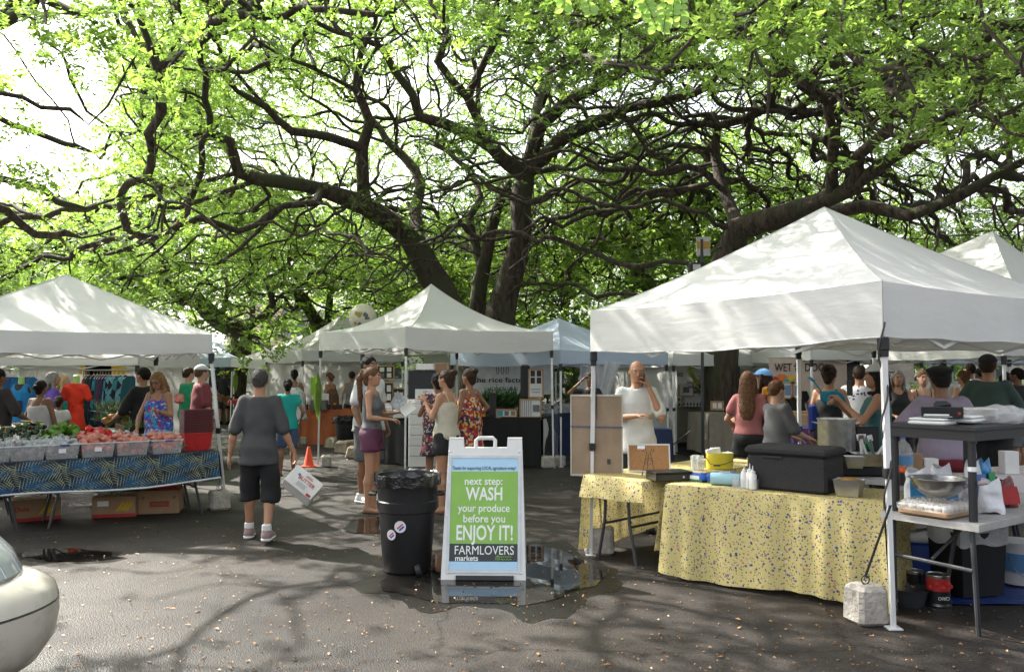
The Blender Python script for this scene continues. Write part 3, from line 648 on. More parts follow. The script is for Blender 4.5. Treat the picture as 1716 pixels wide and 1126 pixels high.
for q, d, ln, t in leaves:
    w = d.cross(Vector((0, 1, 0))).normalized(); m_ = MB(); pts = []
    for u, ww in ((0, .02), (.2, .24), (.5, .34), (.8, .25), (1, .03)): pts.append((u, ww))
    vs = [q+d*ln*u+w*ln*v+Vector((0, .004*abs(v)*3, 0)) for u, v in pts]+[q+d*ln*u-w*ln*v+Vector((0, .012*abs(v), 0)) for u, v in pts]+[q+d*ln*u for u, v in pts]
    m_.add(vs, [(i, i+1, 10+i+1, 10+i) for i in range(4)]+[(10+i, 10+i+1, 5+i+1, 5+i) for i in range(4)])
    m_.build('leaf', BL, nb)

0 and print('TREE TRIS', sum(sum(len(o.data.polygons)*0+1 for _ in [0])*0+len(o.data.loops)-2*len(o.data.polygons) for o in bpy.data.objects if o.type=='MESH'), {o.parent['label'][:12]: len(o.data.polygons) for o in bpy.data.objects if o.name.startswith('crown')})
# ------------------------------------------------------------------ canopy tents
def fabric_mat(name, col, tr=.3, dirt=.25, crease=1.0):
    m = mat(name, col, rough=.75, var=.04, scale=1.2, trans=tr, dirt=dirt, dirtcol=(.42, .38, .33), coord='Object')
    t = m.node_tree; b = t.nodes['Principled BSDF']; l = t.links.new
    tc = t.nodes.new('ShaderNodeTexCoord'); mp = t.nodes.new('ShaderNodeMapping'); mp.inputs['Scale'].default_value = (1, 1, 3.5); l(tc.outputs['Object'], mp.inputs[0])
    n = t.nodes.new('ShaderNodeTexNoise'); n.inputs['Scale'].default_value = 1.8; n.inputs['Detail'].default_value = 5; n.inputs['Distortion'].default_value = .35; l(mp.outputs[0], n.inputs['Vector'])
    bp = t.nodes.new('ShaderNodeBump'); bp.inputs['Strength'].default_value = .2*crease; bp.inputs['Distance'].default_value = .06; l(n.outputs['Fac'], bp.inputs['Height']); l(bp.outputs[0], b.inputs['Normal'])
    return m
CANW = fabric_mat('white_canopy_cloth', (.66, .66, .64)); CANB = fabric_mat('bluish_canopy_cloth', (.52, .60, .72), .35, .1); CANG = fabric_mat('grey_white_wall_cloth', (.50, .50, .48), .25, .2)
LEGW = mat('white_powder_coated_steel', (.62, .62, .61), rough=.4, var=.05, dirt=.3, scale=5); LEGG = mat('galvanised_steel', (.32, .33, .34), rough=.45, metal=.6)
BLKP = mat('black_plastic', (.012, .012, .013), rough=.5, var=.1); WSTL = mat('white_truss_metal', (.5, .5, .49), rough=.45)
def tent(label, cs, ze, zp, val=.28, conc=.25, sag=.05, m=None, leg=None, apex=None, bases=None, walls=(), group='pop-up canopy tents of the market', truss=True, legs=(0, 1, 2, 3), vsag=.03, zc=None, seed=0, name='canopy_tent', wallm=None, lw=.036):
    m = m or CANW; leg = leg or LEGW
    c3 = [Vector((c[0], c[1], 0)) for c in cs]; cen = sum(c3, Vector())/4
    T = thing(name, label, 'canopy tent', cen, 0, group)
    zc = zc or [ze]*4
    C = [c-cen for c in c3]; ap = (Vector((apex[0], apex[1], 0))-cen) if apex else Vector(); ap.z = zp
    def eave(i, u, dz=0):
        a, b = C[i], C[(i+1) % 4]; q = a.lerp(b, u); q.z = zc[i]*(1-u)+zc[(i+1) % 4]*u-sag*4*u*(1-u)*.6; return q
    nrm = lambda i: ((C[i]+C[(i+1) % 4]).normalized())
    roof = MB()
    for i in range(4):
        def f(u, v, i=i):
            e = eave(i, u); q = e.lerp(ap, v); h = e.z+(zp-e.z)*(v**(1+conc))
            h -= sag*(4*u*(1-u))*math.sin(math.pi*min(1, v*1.1))*.9
            w = mnoise.noise(Vector((q.x*2.2+seed, q.y*2.2, i)))*.014+mnoise.noise(Vector((u*9, v*2.5, i+seed)))*.010
            q.z = h+w*(1 if 0 < u < 1 and 0 < v < 1 else 0); return q
        roof.grid(f, 22, 18)
    if truss:
        for i in range(4): roof.tube([f(0, k/18, i)+Vector((0, 0, .003)) for k in range(19)], .0045, 4, cap=False)
    roof.build('canopy', m, T, smooth=True)
    for i in range(4):
        a = eave(i, 0); n = nrm(i)
        def g(u, v, i=i, n=n):
            q = eave(i, u); w = 4*u*(1-u); q.z -= .002+val*v*(1-.0*w)-vsag*w*v*(-1 if i % 2 else 1)*.6+.006*math.sin(u*23+i)*v
            return q+n*(.004+.012*math.sin(u*13+i*2)*v*w+.02*v*w*mnoise.noise(Vector((u*6, v*2, i+seed))))
        vb = MB(); vb.grid(g, 26, 5); vb.tube([g(k/26, 1)+Vector((0, 0, 0)) for k in range(27)], .005, 4, cap=False); vb.build('valance', m, T, smooth=True)
    for i in legs:
        topz = zc[i]-.03; tp = C[i]*.985; tp.z = topz
        bs = (Vector((bases[i][0], bases[i][1], 0))-cen) if bases and bases[i] else Vector((C[i].x, C[i].y, 0))
        mid = bs.lerp(tp, .45); lb = MB(); up = MB()
        lb.bar(mid, tp, lw); lo = lb.build('leg', leg, T)
        il = MB(); il.bar(bs+Vector((0, 0, .01)), mid, lw*.78); il.build('inner_tube', leg, lo)
        fp = MB(); fp.box(bs+Vector((0, 0, .006)), (.09, .09, .008)); fp.build('foot_plate', leg, lo)
        sl_ = MB(); sl_.box(mid, (lw*1.5, lw*1.5, .07), bev=.006); sl_.build('clamp', BLKP, lo)
        k = bs.lerp(tp, 1-(val+.02)/topz); br = MB(); br.box(k, (lw*1.7, lw*1.7, .09), bev=.008); br.box(k-Vector((0, 0, .06)), (lw*1.35, lw*1.35, .05)); br.build('bracket', BLKP, lo)
    if truss:
        for i in range(4):
            a, b = C[i], C[(i+1) % 4]; tb = MB(); z1 = zc[i]-val*.55; z0 = zc[i]-val-.06; n = 4
            P4 = [a.lerp(b, k/n) for k in range(n+1)]
            for k in range(n):
                h0, h1 = (z1, z0) if k % 2 == 0 else (z0, z1)
                p, q = P4[k].copy()*.97, P4[k+1].copy()*.97; p.z = h0; q.z = h1; tb.bar(p, q, .014, .022)
                p2, q2 = P4[k].copy()*.955, P4[k+1].copy()*.955; p2.z = h0-.16 if k % 2 == 0 else h0+.16; q2.z = h1+.16 if k % 2 == 0 else h1-.16; tb.bar(p2, q2, .014, .022)
            tb.build('truss', WSTL, T)
        for i in range(4):
            cb = MB(); a = C[i]*.96; a.z = zc[i]-val*.6; e = C[i]*.5; e.z = zc[i]+(zp-zc[i])*.5**(1+conc)-.07; cb.bar(a, e, .018); d = Vector((ap.x*.9, ap.y*.9, zp-.30)); cb.bar(e, d*1.0, .014); cb.build('roof_strut', WSTL, T)
    for i in walls:
        def w(u, v, i=i):
            q = eave(i, u); q.z = (zc[i]-.05)*(1-v)+.04*v; n = nrm(i); return q-n*(.06+.02*math.sin(u*21)*v+.03*mnoise.noise(Vector((u*5, v*2, i+seed))))
        wb = MB(); wb.grid(w, 30, 8); wb.build('side_wall', wallm or CANG, T, smooth=True)
    return T
def sq(x, y, ang, a, b=None):
    "corners: nearest first, going counter-clockwise seen from above"
    b = b or a; u = Vector((math.cos(ang), math.sin(ang))); v = Vector((-math.sin(ang), math.cos(ang))); o = Vector((x, y))
    return [o, o+u*a, o+u*a+v*b, o+v*b]
# 1 produce stall, left
tent('white canopy tent over the produce stall at the left edge', [(-3.69, 10.15), (-5.43, 12.65), (-7.9, 10.95), (-6.19, 8.41)], 2.13, 2.9, .23, .05, .03, apex=(-5.69, 10.5), bases=[G(378, 851), None, None, None], seed=1)
# 2 centre
tent('white canopy tent with sagging skirt and steep peak at the centre', [(-1.68, 13.06), (.72, 14.46), (-1.07, 16.1), (-3.43, 14.7)], 2.38, 3.22, .33, .95, .05, apex=(-1.43, 14.58), seed=2, vsag=-.06)
# 3 near right
T3 = tent('large white canopy tent over the food stall at the right, nearest the camera', [(2.41, 5.36), (5.0, 7.1), (3.22, 9.3), (.715, 7.5)], 2.26, 3.12, .36, .18, .04, apex=(2.78, 7.3), bases=[G(1497, 1053), None, None, G(990, 930)], zc=[2.25, 2.25, 2.3, 2.21], seed=3)
# 4
tent('white canopy tent behind the large near one, only its peak above it', sq(4.7, 7.55, R(39), 3.0), 2.3, 3.27, .3, .2, .04, apex=(5.5, 9.4), legs=(1, 2), seed=4, truss=False)
# 5, 6, 7
tent('white canopy tent with a blue maker mark on its skirt, behind the centre tent', [(-4.92, 19.4), (-2.75, 20.9), (-4.1, 22.8), (-6.3, 21.2)], 2.2, 3.15, .26, .45, .05, apex=(-4.3, 21.0), walls=(2,), seed=5)
tent('grey white canopy tent farther back to the left of the blue-marked one', [(-6.2, 22.7), (-4.2, 24.7), (-6.1, 26.2), (-8.05, 23.7)], 2.05, 2.8, .22, .3, .05, seed=6, truss=False)
tent('bluish canopy tent over the two guitar players', [(-11.6, 26.2), (-8.7, 25.9), (-8.5, 29.2), (-11.6, 29.4)], 2.15, 2.75, .3, .2, .05, m=CANB, walls=(2,), seed=7, truss=False)
# clothing stall behind the produce
tent('white canopy tent over the clothes rails behind the produce stall', [(-9.8, 13.6), (-6.1, 13.5), (-6.2, 16.4), (-9.8, 16.5)], 2.02, 2.75, .24, .2, .04, walls=(2,), seed=8, legs=(0, 1, 2, 3))
# 8 behind centre right, bluish
tent('bluish canopy tent behind the right shoulder of the centre tent', [(.86, 14.6), (3.15, 16.7), (1.0, 18.9), (-1.25, 16.8)], 2.06, 2.76, .24, .3, .04, m=CANB, walls=(), seed=9)
tent('white canopy tent with plain back wall behind the flower arrangement', [(3.3, 16.9), (5.5, 17.6), (4.9, 20.4), (2.3, 19.8)], 2.05, 2.85, .24, .25, .04, walls=(2, 3), seed=10)
tent('white canopy tent with the dog banner hung inside', [(5.5, 15.2), (8.4, 16.0), (7.7, 18.9), (4.9, 18.2)], 2.12, 2.9, .22, .2, .04, walls=(2,), seed=11, legs=(0, 1, 3))
tent('white canopy tent with a black banner, third row on the right', [(7.4, 19.3), (10.3, 19.8), (9.9, 22.7), (6.9, 22.3)], 2.2, 2.95, .24, .2, .04, seed=12)
tent('pale canopy tent at the far right back, left of two', [(10.4, 21.0), (13.4, 21.4), (13, 24.4), (10, 24)], 2.15, 2.95, .24, .2, .04, seed=13, m=CANB)
tent('pale canopy tent at the far right back, right of two', [(13.8, 20.0), (16.8, 20.4), (16.4, 23.4), (13.4, 23)], 2.15, 2.95, .24, .2, .04, seed=14)
tent('white canopy tent on the right deep in the shade behind the crowd', [(6.9, 11.6), (9.9, 12.4), (9.2, 15.3), (6.3, 14.5)], 2.12, 2.95, .22, .2, .04, seed=15)
tent('white canopy tent in the back row beyond the centre stalls', [(-2.6, 24.4), (.4, 24.6), (.2, 27.6), (-2.8, 27.4)], 2.2, 2.9, .3, .2, .04, walls=(2,), seed=16, truss=False)
# pointed blue tents
for x, y, d, lb in [(880, 531, 34, 'blue pointed marquee tip beside the main trunk'), (964, 527, 33, 'blue pointed marquee tip above the bluish canopy')]:
    q = P(x, y, d); t = thing('pointed_tent', lb, 'tent', (q.x, q.y, 0), 0, 'blue pointed tents'); b = MB(); z = q.z
    b.lathe([(1.9, 2.2), (1.2, 2.55), (.6, 3.0), (.25, z-.35), (.1, z)], n=8); b.build('roof', mat('royal_blue_cloth', (.02, .045, .22), rough=.6), t)
    b = MB()
    for k in range(4): b.tube([(1.3*math.cos(k*1.57+.78), 1.3*math.sin(k*1.57+.78), 0), (1.3*math.cos(k*1.57+.78), 1.3*math.sin(k*1.57+.78), 2.5)], .03, 6)
    b.build('frame', LEGG, t)
# ------------------------------------------------------------------ people: signed distance bodies turned to meshes
class Field:
    def __init__(s, lo, hi, h):
        s.h = h; s.lo = np.array(lo, np.float32); s.ax = [np.arange(lo[i]-2*h, hi[i]+2*h, h, dtype=np.float32) for i in range(3)]
        s.f = np.full([len(a) for a in s.ax], .12, np.float32)
    def _sl(s, lo, hi, m=.05):
        r = []
        for i in range(3):
            a = int(np.searchsorted(s.ax[i], lo[i]-m)); b = int(np.searchsorted(s.ax[i], hi[i]+m))
            if a >= b: return None
            r.append(slice(a, b))
        return tuple(r)
    def _g(s, sl): return np.meshgrid(s.ax[0][sl[0]], s.ax[1][sl[1]], s.ax[2][sl[2]], indexing='ij', sparse=True)
    def _u(s, sl, d, k, sub=False):
        f = s.f[sl]
        if sub: s.f[sl] = np.maximum(f, -d); return
        if k > 0:
            h = np.maximum(k-np.abs(f-d), 0)/k; s.f[sl] = np.minimum(f, d)-h*h*k*.25
        else: s.f[sl] = np.minimum(f, d)
    def cone(s, a, b, ra, rb, k=.025, fx=1, sub=False):
        a = np.array(a, np.float32); b = np.array(b, np.float32); m = max(ra, rb)
        sl = s._sl(np.minimum(a, b)-m, np.maximum(a, b)+m)
        if sl is None: return s
        X, Y, Z = s._g(sl); ba = b-a; L2 = float(ba@ba)+1e-9
        px, py, pz = X-a[0], Y-a[1], Z-a[2]; t = np.clip((px*ba[0]+py*ba[1]+pz*ba[2])/L2, 0, 1)
        d = np.sqrt((px-ba[0]*t)**2+(py-ba[1]*t)**2+(pz-ba[2]*t)**2)-(ra+(rb-ra)*t); s._u(sl, d, k, sub); return s
    def ell(s, c, r, k=.03, sub=False):
        c = np.array(c, np.float32); r = np.array(r, np.float32); sl = s._sl(c-r, c+r)
        if sl is None: return s
        X, Y, Z = s._g(sl); x, y, z = X-c[0], Y-c[1], Z-c[2]
        k0 = np.sqrt((x/r[0])**2+(y/r[1])**2+(z/r[2])**2); k1 = np.sqrt((x/r[0]**2)**2+(y/r[1]**2)**2+(z/r[2]**2)**2)+1e-6
        s._u(sl, k0*(k0-1)/k1, k, sub); return s
    def tube(s, rows, k=.02):
        "rows: (z, cx, cy, rx, ry) from low to high: an elliptical column"
        rows = sorted(rows); z0, z1 = rows[0][0], rows[-1][0]; R_ = np.array(rows, np.float32); m = float(R_[:, 3:].max()); cx = R_[:, 1]; cy = R_[:, 2]
        sl = s._sl((float(cx.min())-m, float(cy.min())-m, z0), (float(cx.max())+m, float(cy.max())+m, z1))
        if sl is None: return s
        X, Y, Z = s._g(sl); zz = s.ax[2][sl[2]]; q = [np.interp(zz, R_[:, 0], R_[:, i])[None, None, :].astype(np.float32) for i in range(1, 5)]
        d = (np.sqrt(((X-q[0])/q[2])**2+((Y-q[1])/q[3])**2)-1)*np.minimum(q[2], q[3]); d = np.maximum(d, np.maximum(z0-Z, Z-z1)); s._u(sl, d.astype(np.float32), k); return s
    def cutz(s, z, above=True):
        Z = s.ax[2][None, None, :]; s.f = np.maximum(s.f, (Z-z) if above else (z-Z)).astype(np.float32); return s
    def wrinkle(s, a, fr=30, ph=0):
        X, Y, Z = np.meshgrid(*s.ax, indexing='ij', sparse=True)
        s.f = s.f+(a*(np.sin(X*fr+ph+3*np.sin(Z*9+ph))*np.sin(Z*fr*.55+Y*fr*.7+ph*2)+.6*np.sin((X+Y)*fr*.5+Z*fr*1.1+ph))).astype(np.float32); return s
    def mesh(s):
        f = s.f; h = s.h; ins = f < 0
        nx, ny, nz = f.shape
        c = np.stack([ins[i:nx-1+i, j:ny-1+j, k:nz-1+k] for i in (0, 1) for j in (0, 1) for k in (0, 1)]); cnt = c.sum(0); act = (cnt > 0) & (cnt < 8)
        idx = np.full(act.shape, -1, np.int32); I = np.argwhere(act); idx[tuple(I.T)] = np.arange(len(I))
        if len(I) == 0: return np.zeros((0, 3)), np.zeros((0, 4), int)
        P_ = np.zeros((len(I), 3), np.float32); n = np.zeros(len(I), np.float32); cor = [(i, j, k) for i in (0, 1) for j in (0, 1) for k in (0, 1)]
        vals = {q: f[I[:, 0]+q[0], I[:, 1]+q[1], I[:, 2]+q[2]] for q in cor}
        for a in cor:
            for ax in range(3):
                if a[ax] == 0:
                    b = list(a); b[ax] = 1; b = tuple(b); va, vb = vals[a], vals[b]; m = (va < 0) != (vb < 0); t = np.where(m, va/(va-vb+1e-12), 0)
                    q = np.tile(np.array(a, np.float32), (len(I), 1)); q[:, ax] += t; P_ += q*m[:, None]; n += m
        P_ = P_/np.maximum(n, 1)[:, None]; V = np.empty_like(P_)
        for ax in range(3): V[:, ax] = s.ax[ax][0]+(I[:, ax]+P_[:, ax])*h
        Q = []
        for ax in range(3):
            u, v = [q for q in range(3) if q != ax]
            sl0 = [slice(1, -1)]*3; sl0[ax] = slice(0, -1); sl1 = list(sl0); sl1[ax] = slice(1, None)
            A_ = ins[tuple(sl0)]; B_ = ins[tuple(sl1)]; E = np.argwhere(A_ != B_)
            if len(E) == 0: continue
            flip = A_[tuple(E.T)]; off = np.array([1, 1, 1]); off[ax] = 0; E = E+off
            def cell(du, dv): q = E.copy(); q[:, u] += du; q[:, v] += dv; return idx[tuple(q.T)]
            qd = np.stack([cell(-1, -1), cell(0, -1), cell(0, 0), cell(-1, 0)], 1)
            if ax == 1: flip = ~flip
            qd[~flip] = qd[~flip][:, ::-1]; Q.append(qd)
        Q = np.concatenate(Q); Q = Q[(Q >= 0).all(1)]
        return V, Q

def hand(H, wr, d, n, side, curl=.5, sc=1.0, h=.0075):
    "palm and five bent fingers; wr wrist, d pointing direction, n palm normal"
    wr = Vector(wr); d = Vector(d).normalized(); n = (Vector(n)-d*Vector(n).dot(d)).normalized(); w = d.cross(n)*side
    pts = []; prim = []
    def C(a, b, ra, rb, k=.006): prim.append((a, b, ra*sc, rb*sc, k))
    for q in (-.026, -.009, .009, .026): C(wr+w*q*.6, wr+(d*.085+w*q)*sc, .014, .0115, .012)
    for j, (q, ln) in enumerate(((-.030, .062), (-.010, .075), (.010, .080), (.029, .070))):
        b0 = wr+(d*.085+w*q)*sc; a1 = curl*.7; a2 = curl*1.6
        d1 = d*math.cos(a1)+n*math.sin(a1); d2 = d*math.cos(a2)+n*math.sin(a2)
        b1 = b0+d1*ln*.52*sc; b2 = b1+d2*ln*.5*sc; C(b0, b1, .0098, .0088, .004); C(b1, b2, .0088, .007, .004)
    t0 = wr+(d*.02+w*.024)*sc; t1 = t0+(d*.035+w*.03+n*.012)*sc; t2 = t1+(d*.032+w*.006+n*(.012+.02*curl))*sc
    C(t0, t1, .014, .0115, .01); C(t1, t2, .0105, .008, .005)
    A = np.array([list(p[0]) for p in prim]+[list(p[1]) for p in prim]); f = Field(A.min(0)-.02, A.max(0)+.02, h)
    for a, b, ra, rb, k in prim: f.cone(a, b, ra, rb, k)
    H.append(f.mesh())

SK = {}
def skin(col): return mat('skin_%02d%02d' % (int(col[0]*99), int(col[1]*99)), col, rough=.5, var=.07, scale=9, spec=.4)
TAN = (.36, .19, .115); PALE = (.46, .27, .19); BROWN = (.22, .115, .068); DARKSK = (.12, .065, .04)
def hair_mat(name, c): return mat('hair_'+name, c, rough=.62, var=.45, scale=45, bump=.9, bscale=70, spec=.2)
HB = hair_mat('black', (.012, .010, .009)); HDB = hair_mat('dark_brown', (.035, .020, .012)); HBR = hair_mat('brown', (.11, .055, .028)); HBL = hair_mat('blonde_brown', (.26, .155, .07)); HG = hair_mat('grey', (.22, .21, .20))
WHITE_EYE = mat('eye_white', (.6, .6, .58), rough=.2); DARK_EYE = mat('eye_dark', (.015, .01, .008), rough=.15); LIP = mat('lip', (.34, .11, .09), rough=.45)
def cloth(name, c, **k):
    k.setdefault('rough', .85); k.setdefault('var', .1); k.setdefault('bump', .25); k.setdefault('bscale', 180); return mat(name, c, **k)
def print_mat(name, cols, scale=18, base=None, thr=.5):
    "flowery cloth: voronoi cells in several colours over a base"
    if name in MATS: return MATS[name]
    m = mat(name, base or cols[0], rough=.85); t = m.node_tree; b = t.nodes['Principled BSDF']; l = t.links.new
    tc = t.nodes.new('ShaderNodeTexCoord'); n = t.nodes.new('ShaderNodeTexNoise'); n.inputs['Scale'].default_value = scale*.6; l(tc.outputs['Object'], n.inputs['Vector'])
    ad = t.nodes.new('ShaderNodeVectorMath'); ad.operation = 'MULTIPLY_ADD'; l(n.outputs['Color'], ad.inputs[0]); ad.inputs[1].default_value = (.06, .06, .06); l(tc.outputs['Object'], ad.inputs[2])
    v = t.nodes.new('ShaderNodeTexVoronoi'); v.inputs['Scale'].default_value = scale; l(ad.outputs[0], v.inputs['Vector'])
    r = t.nodes.new('ShaderNodeValToRGB'); r.color_ramp.interpolation = 'CONSTANT'; e = r.color_ramp.elements
    while len(e) < len(cols): e.new(.5)
    for i, c in enumerate(cols): e[i].position = i/len(cols); e[i].color = (*srgb(c)[:3], 1)
    sp_ = t.nodes.new('ShaderNodeSeparateColor'); l(v.outputs['Color'], sp_.inputs[0]); l(sp_.outputs[0], r.inputs['Fac'])
    mx = t.nodes.new('ShaderNodeMix'); mx.data_type = 'RGBA'; cmp_ = t.nodes.new('ShaderNodeMath'); cmp_.operation = 'LESS_THAN'; cmp_.inputs[1].default_value = thr; l(v.outputs['Distance'], cmp_.inputs[0])
    l(cmp_.outputs[0], mx.inputs[0]); mx.inputs[6].default_value = (*srgb(base or cols[0])[:3], 1); l(r.outputs[0], mx.inputs[7]); l(mx.outputs[2], b.inputs['Base Color']); return m

def person(label, x, y, rz, H=1.7, sk=TAN, build=1.0, hair=('short', HB), top=None, bot=None, shoes=None, la=None, ra=None, ll=None, rl=None, lean=0, head=(0, 0), face=True, curl=(.5, .5), group=None, q=None, hat=None, female=False, zbase=0, glasses=None, hands=True, extra=None, palms=(None, None)):
    """stands at x,y facing rz (0 = away from the camera, 180 = towards it, 90 = left, -90 = right). joints in a 1.75 m body frame"""
    q = q if q is not None else (1.0 if y < 11.5 else (1.35 if y < 15 else 1.9)); h = (.0220 if y < 11.5 else .0225)*q
    sc = H/1.75; w = build = .53+.42*build; sw = (.148 if female else .166)*(.6+.4*w)
    T = thing('person', label, 'person', (x, y, zbase), R(rz), group)
    LA = la or ((-.235*(.6+.4*w), -.01, 1.15), (-.255*(.6+.4*w), .06, .90)); RA = ra or ((.235*(.6+.4*w), -.01, 1.15), (.255*(.6+.4*w), .06, .90))
    LL = ll or ((-.105, .015, .50), (-.11, -.01, .09)); RL = rl or ((.105, .015, .50), (.11, -.01, .09))
    S_ = [(-sw, 0, 1.425), (sw, 0, 1.425)]; hip = [(-.09, 0, .92), (.09, 0, .92)]
    am = .85 if female else 1.0; aw = am*(.55+.45*w); lw = (.6+.4*w)
    lo = (-.62, -.55, 0); hi = (.62, .62, 1.80)
    allp = np.array([*LA, *RA, *LL, *RL, (-sw-.08, -.16*w, 0), (sw+.08, .2*w, 1.55)]); lo = allp.min(0)-.11; hi = allp.max(0)+.11; lo[2] = -.0
    zw = 1.02; tl = math.tan(R(lean))
    hy, hp = R(head[0]), R(head[1])
    def post(V, ishead=False):
        V = np.array(V, np.float32)
        if ishead:
            c0 = np.array([0, 0, 1.52]); p = V-c0
            y1 = p[:, 1]*math.cos(hp)-p[:, 2]*math.sin(hp); z1 = p[:, 1]*math.sin(hp)+p[:, 2]*math.cos(hp); p = np.stack([p[:, 0], y1, z1], 1)
            x1 = p[:, 0]*math.cos(hy)-p[:, 1]*math.sin(hy); y1 = p[:, 0]*math.sin(hy)+p[:, 1]*math.cos(hy); V = np.stack([x1, y1, p[:, 2]], 1)+c0
        if lean: V[:, 1] += tl*np.maximum(V[:, 2]-zw, 0); V[:, 2] -= (1-math.cos(R(lean)))*np.maximum(V[:, 2]-zw, 0)
        return V*sc
    def fobj(name, F_, m, parent=T, ishead=False, cutf=None):
        V, Q = F_.mesh() if isinstance(F_, Field) else F_
        if len(Q) == 0: return None
        return link_mesh(name, np_mesh(name, post(V, ishead), Q), m, parent, smooth=True)
    # body
    f = Field(lo, hi, h)
    bw = w*(.95 if female else 1)
    f.tube([(.88, 0, 0, .15*bw, .10*w), (.96, 0, -.01, .17*bw, .115*w), (1.08, 0, .0, (.128 if female else .145)*w, .095*w), (1.2, 0, 0, .145*bw, .105*w), (1.32, 0, .0, .165*bw, .11*w), (1.42, 0, -.01, .14*bw, .085*w), (1.465, 0, -.01, .09, .06)], k=.04)
    f.ell((0, -.03, .93), (.155*bw, .11*w, .10), .04)
    if female:
        for sx in (-1, 1): f.ell((sx*.07, .075*w, 1.28), (.058, .055, .058), .03)
    for i, (e, wr) in enumerate((LA, RA)):
        f.cone((S_[i][0]*.75, 0, 1.43), S_[i], .055*aw, .056*aw, .03); f.cone(S_[i], e, .054*aw, .040*aw, .025); mid = tuple(e[j]*.7+wr[j]*.3 for j in range(3)); f.cone(e, mid, .038*aw, .040*aw, .02); f.cone(mid, wr, .040*aw, .026*am, .02)
    for i, (kn, an) in enumerate((LL, RL)):
        f.cone(hip[i], kn, .088*lw, .056*lw, .03); mid = tuple(kn[j]*.68+an[j]*.32-(.018 if j == 1 else 0) for j in range(3)); f.cone(kn, mid, .053*lw, .058*lw, .02); f.cone(mid, an, .056*lw, .036, .02)
        a = an; ft = (a[0]*1.12, a[1]+.13, max(a[2]-.062, .028)); f.cone((a[0], a[1]-.03, a[2]-.045), ft, .036, .026, .02); f.ell((ft[0], ft[1]+.01, ft[2]-.004), (.042, .055, .022), .015)
    f.cone((0, -.012, 1.42), (0, 0, 1.56), .062*(.8 if female else 1), .055*(.85 if female else 1), .03)
    parts = [f.mesh()]
    Vb = [post(parts[0][0])]; Qb = [parts[0][1]]; n0 = len(Vb[0])
    # head
    g = Field((-.12, -.13, 1.45), (.12, .16, 1.79), .0105 if y < 11 else (.014 if y < 15 else .020))
    g.ell((0, -.008, 1.665), (.076, .095, .092), .03); g.ell((0, .018, 1.612), (.062, .078, .085), .03); g.ell((0, .055, 1.558), (.034, .032, .026), .03)
    g.cone((0, -.015, 1.44), (0, -.01, 1.60), .058*(.82 if female else 1), .054*(.85 if female else 1), .03)
    g.ell((-.033, .094, 1.648), (.018, .014, .011), sub=True); g.ell((.033, .094, 1.648), (.018, .014, .011), sub=True)
    g.ell((0, .084, 1.672), (.048, .014, .010), .012)
    g.cone((0, .092, 1.655), (0, .112, 1.618), .008, .012, .008); g.ell((0, .098, 1.613), (.017, .013, .008), .006)
    g.ell((0, .086, 1.584), (.022, .010, .008), .006)
    for sx in (-1, 1): g.ell((sx*.079, -.004, 1.635), (.010, .020, .030), .008)
    V, Q = g.mesh(); Vb.append(post(V, True)); Qb.append(Q+n0); n0 += len(V)
    if hands:
        hs_ = []
        for i, (e, wr) in enumerate((LA, RA)):
            d = Vector(wr)-Vector(e); side = 1 if i == 0 else -1
            nrm_ = palms[i] or (Vector((-side*-1, 0, 0)) if abs(d.normalized().z) > .7 else Vector((0, 0, -1)))
            if palms[i] is None and abs(d.normalized().z) > .7: nrm_ = Vector((1 if i == 0 else -1, 0, 0))
            hand(hs_, Vector(wr)-d.normalized()*.01, d, nrm_, side if abs(d.normalized().z) <= .7 else 1 if i == 0 else -1, curl[i], 1.0, .0095*(1 if y < 11 else (1.3 if y < 15 else 1.7)))
        for V, Q in hs_:
            Vb.append(post(V)); Qb.append(Q+n0); n0 += len(V)
    me = np_mesh('body', np.concatenate(Vb), np.concatenate(Qb)); body = link_mesh('body', me, skin(sk), T, smooth=True)
    if face:
        for sx in (-1, 1):
            b = MB(); b.ball((sx*.033, .082, 1.648), (.013, .009, .0075), 8, 5); bb = MB()
            bb.ball((sx*.033, .090, 1.648), (.0055, .003, .0055), 8, 5)
            for k, (mb_, mm) in enumerate(((b, WHITE_EYE), (bb, DARK_EYE))):
                mb_.v = [tuple(v) for v in post(np.array(mb_.v), True)]; mb_.build('eye' if k == 0 else 'iris', mm, body, smooth=True)
            b = MB(); b.tube([(sx*.014, .098, 1.668), (sx*.034, .098, 1.674), (sx*.052, .084, 1.668)], .004, 5); b.v = [tuple(v) for v in post(np.array(b.v), True)]; b.build('eyebrow', hair[1] if hair[0] != 'none' else HDB, body)
        b = MB(); b.ball((0, .094, 1.584), (.021, .005, .006), 8, 5); b.v = [tuple(v) for v in post(np.array(b.v), True)]; b.build('mouth', LIP, body, smooth=True)
    # hair
    hk, hm = hair
    if hk != 'none':
        g = Field((-.17, -.30, 1.08), (.17, .15, 1.80), .013 if y < 12 else .018)
        if hk == 'buzz':
            g.ell((0, -.02, 1.66), (.080, .092, .090), 0)
        else: g.ell((0, -.012, 1.672), (.086, .104, .096), 0); g.cone((0, -.05, 1.64), (0, -.06, 1.575), .070, .050, .03)
        if hk in ('long', 'half'):
            e_ = 1.16 if hk == 'long' else 1.40
            g.tube([(e_, 0, -.115, .06, .028), (e_+.12, 0, -.11, .10, .04), (1.50, 0, -.085, .105, .05), (1.62, 0, -.045, .095, .075)], k=.04)
            for sx in (-1, 1): g.cone((sx*.080, .0, 1.66), (sx*.095, .02 if hk == 'long' else -.01, 1.47), .024, .030, .03); g.cone((sx*.095, .02, 1.47), (sx*.10, .06, e_+.08), .030, .018, .03)
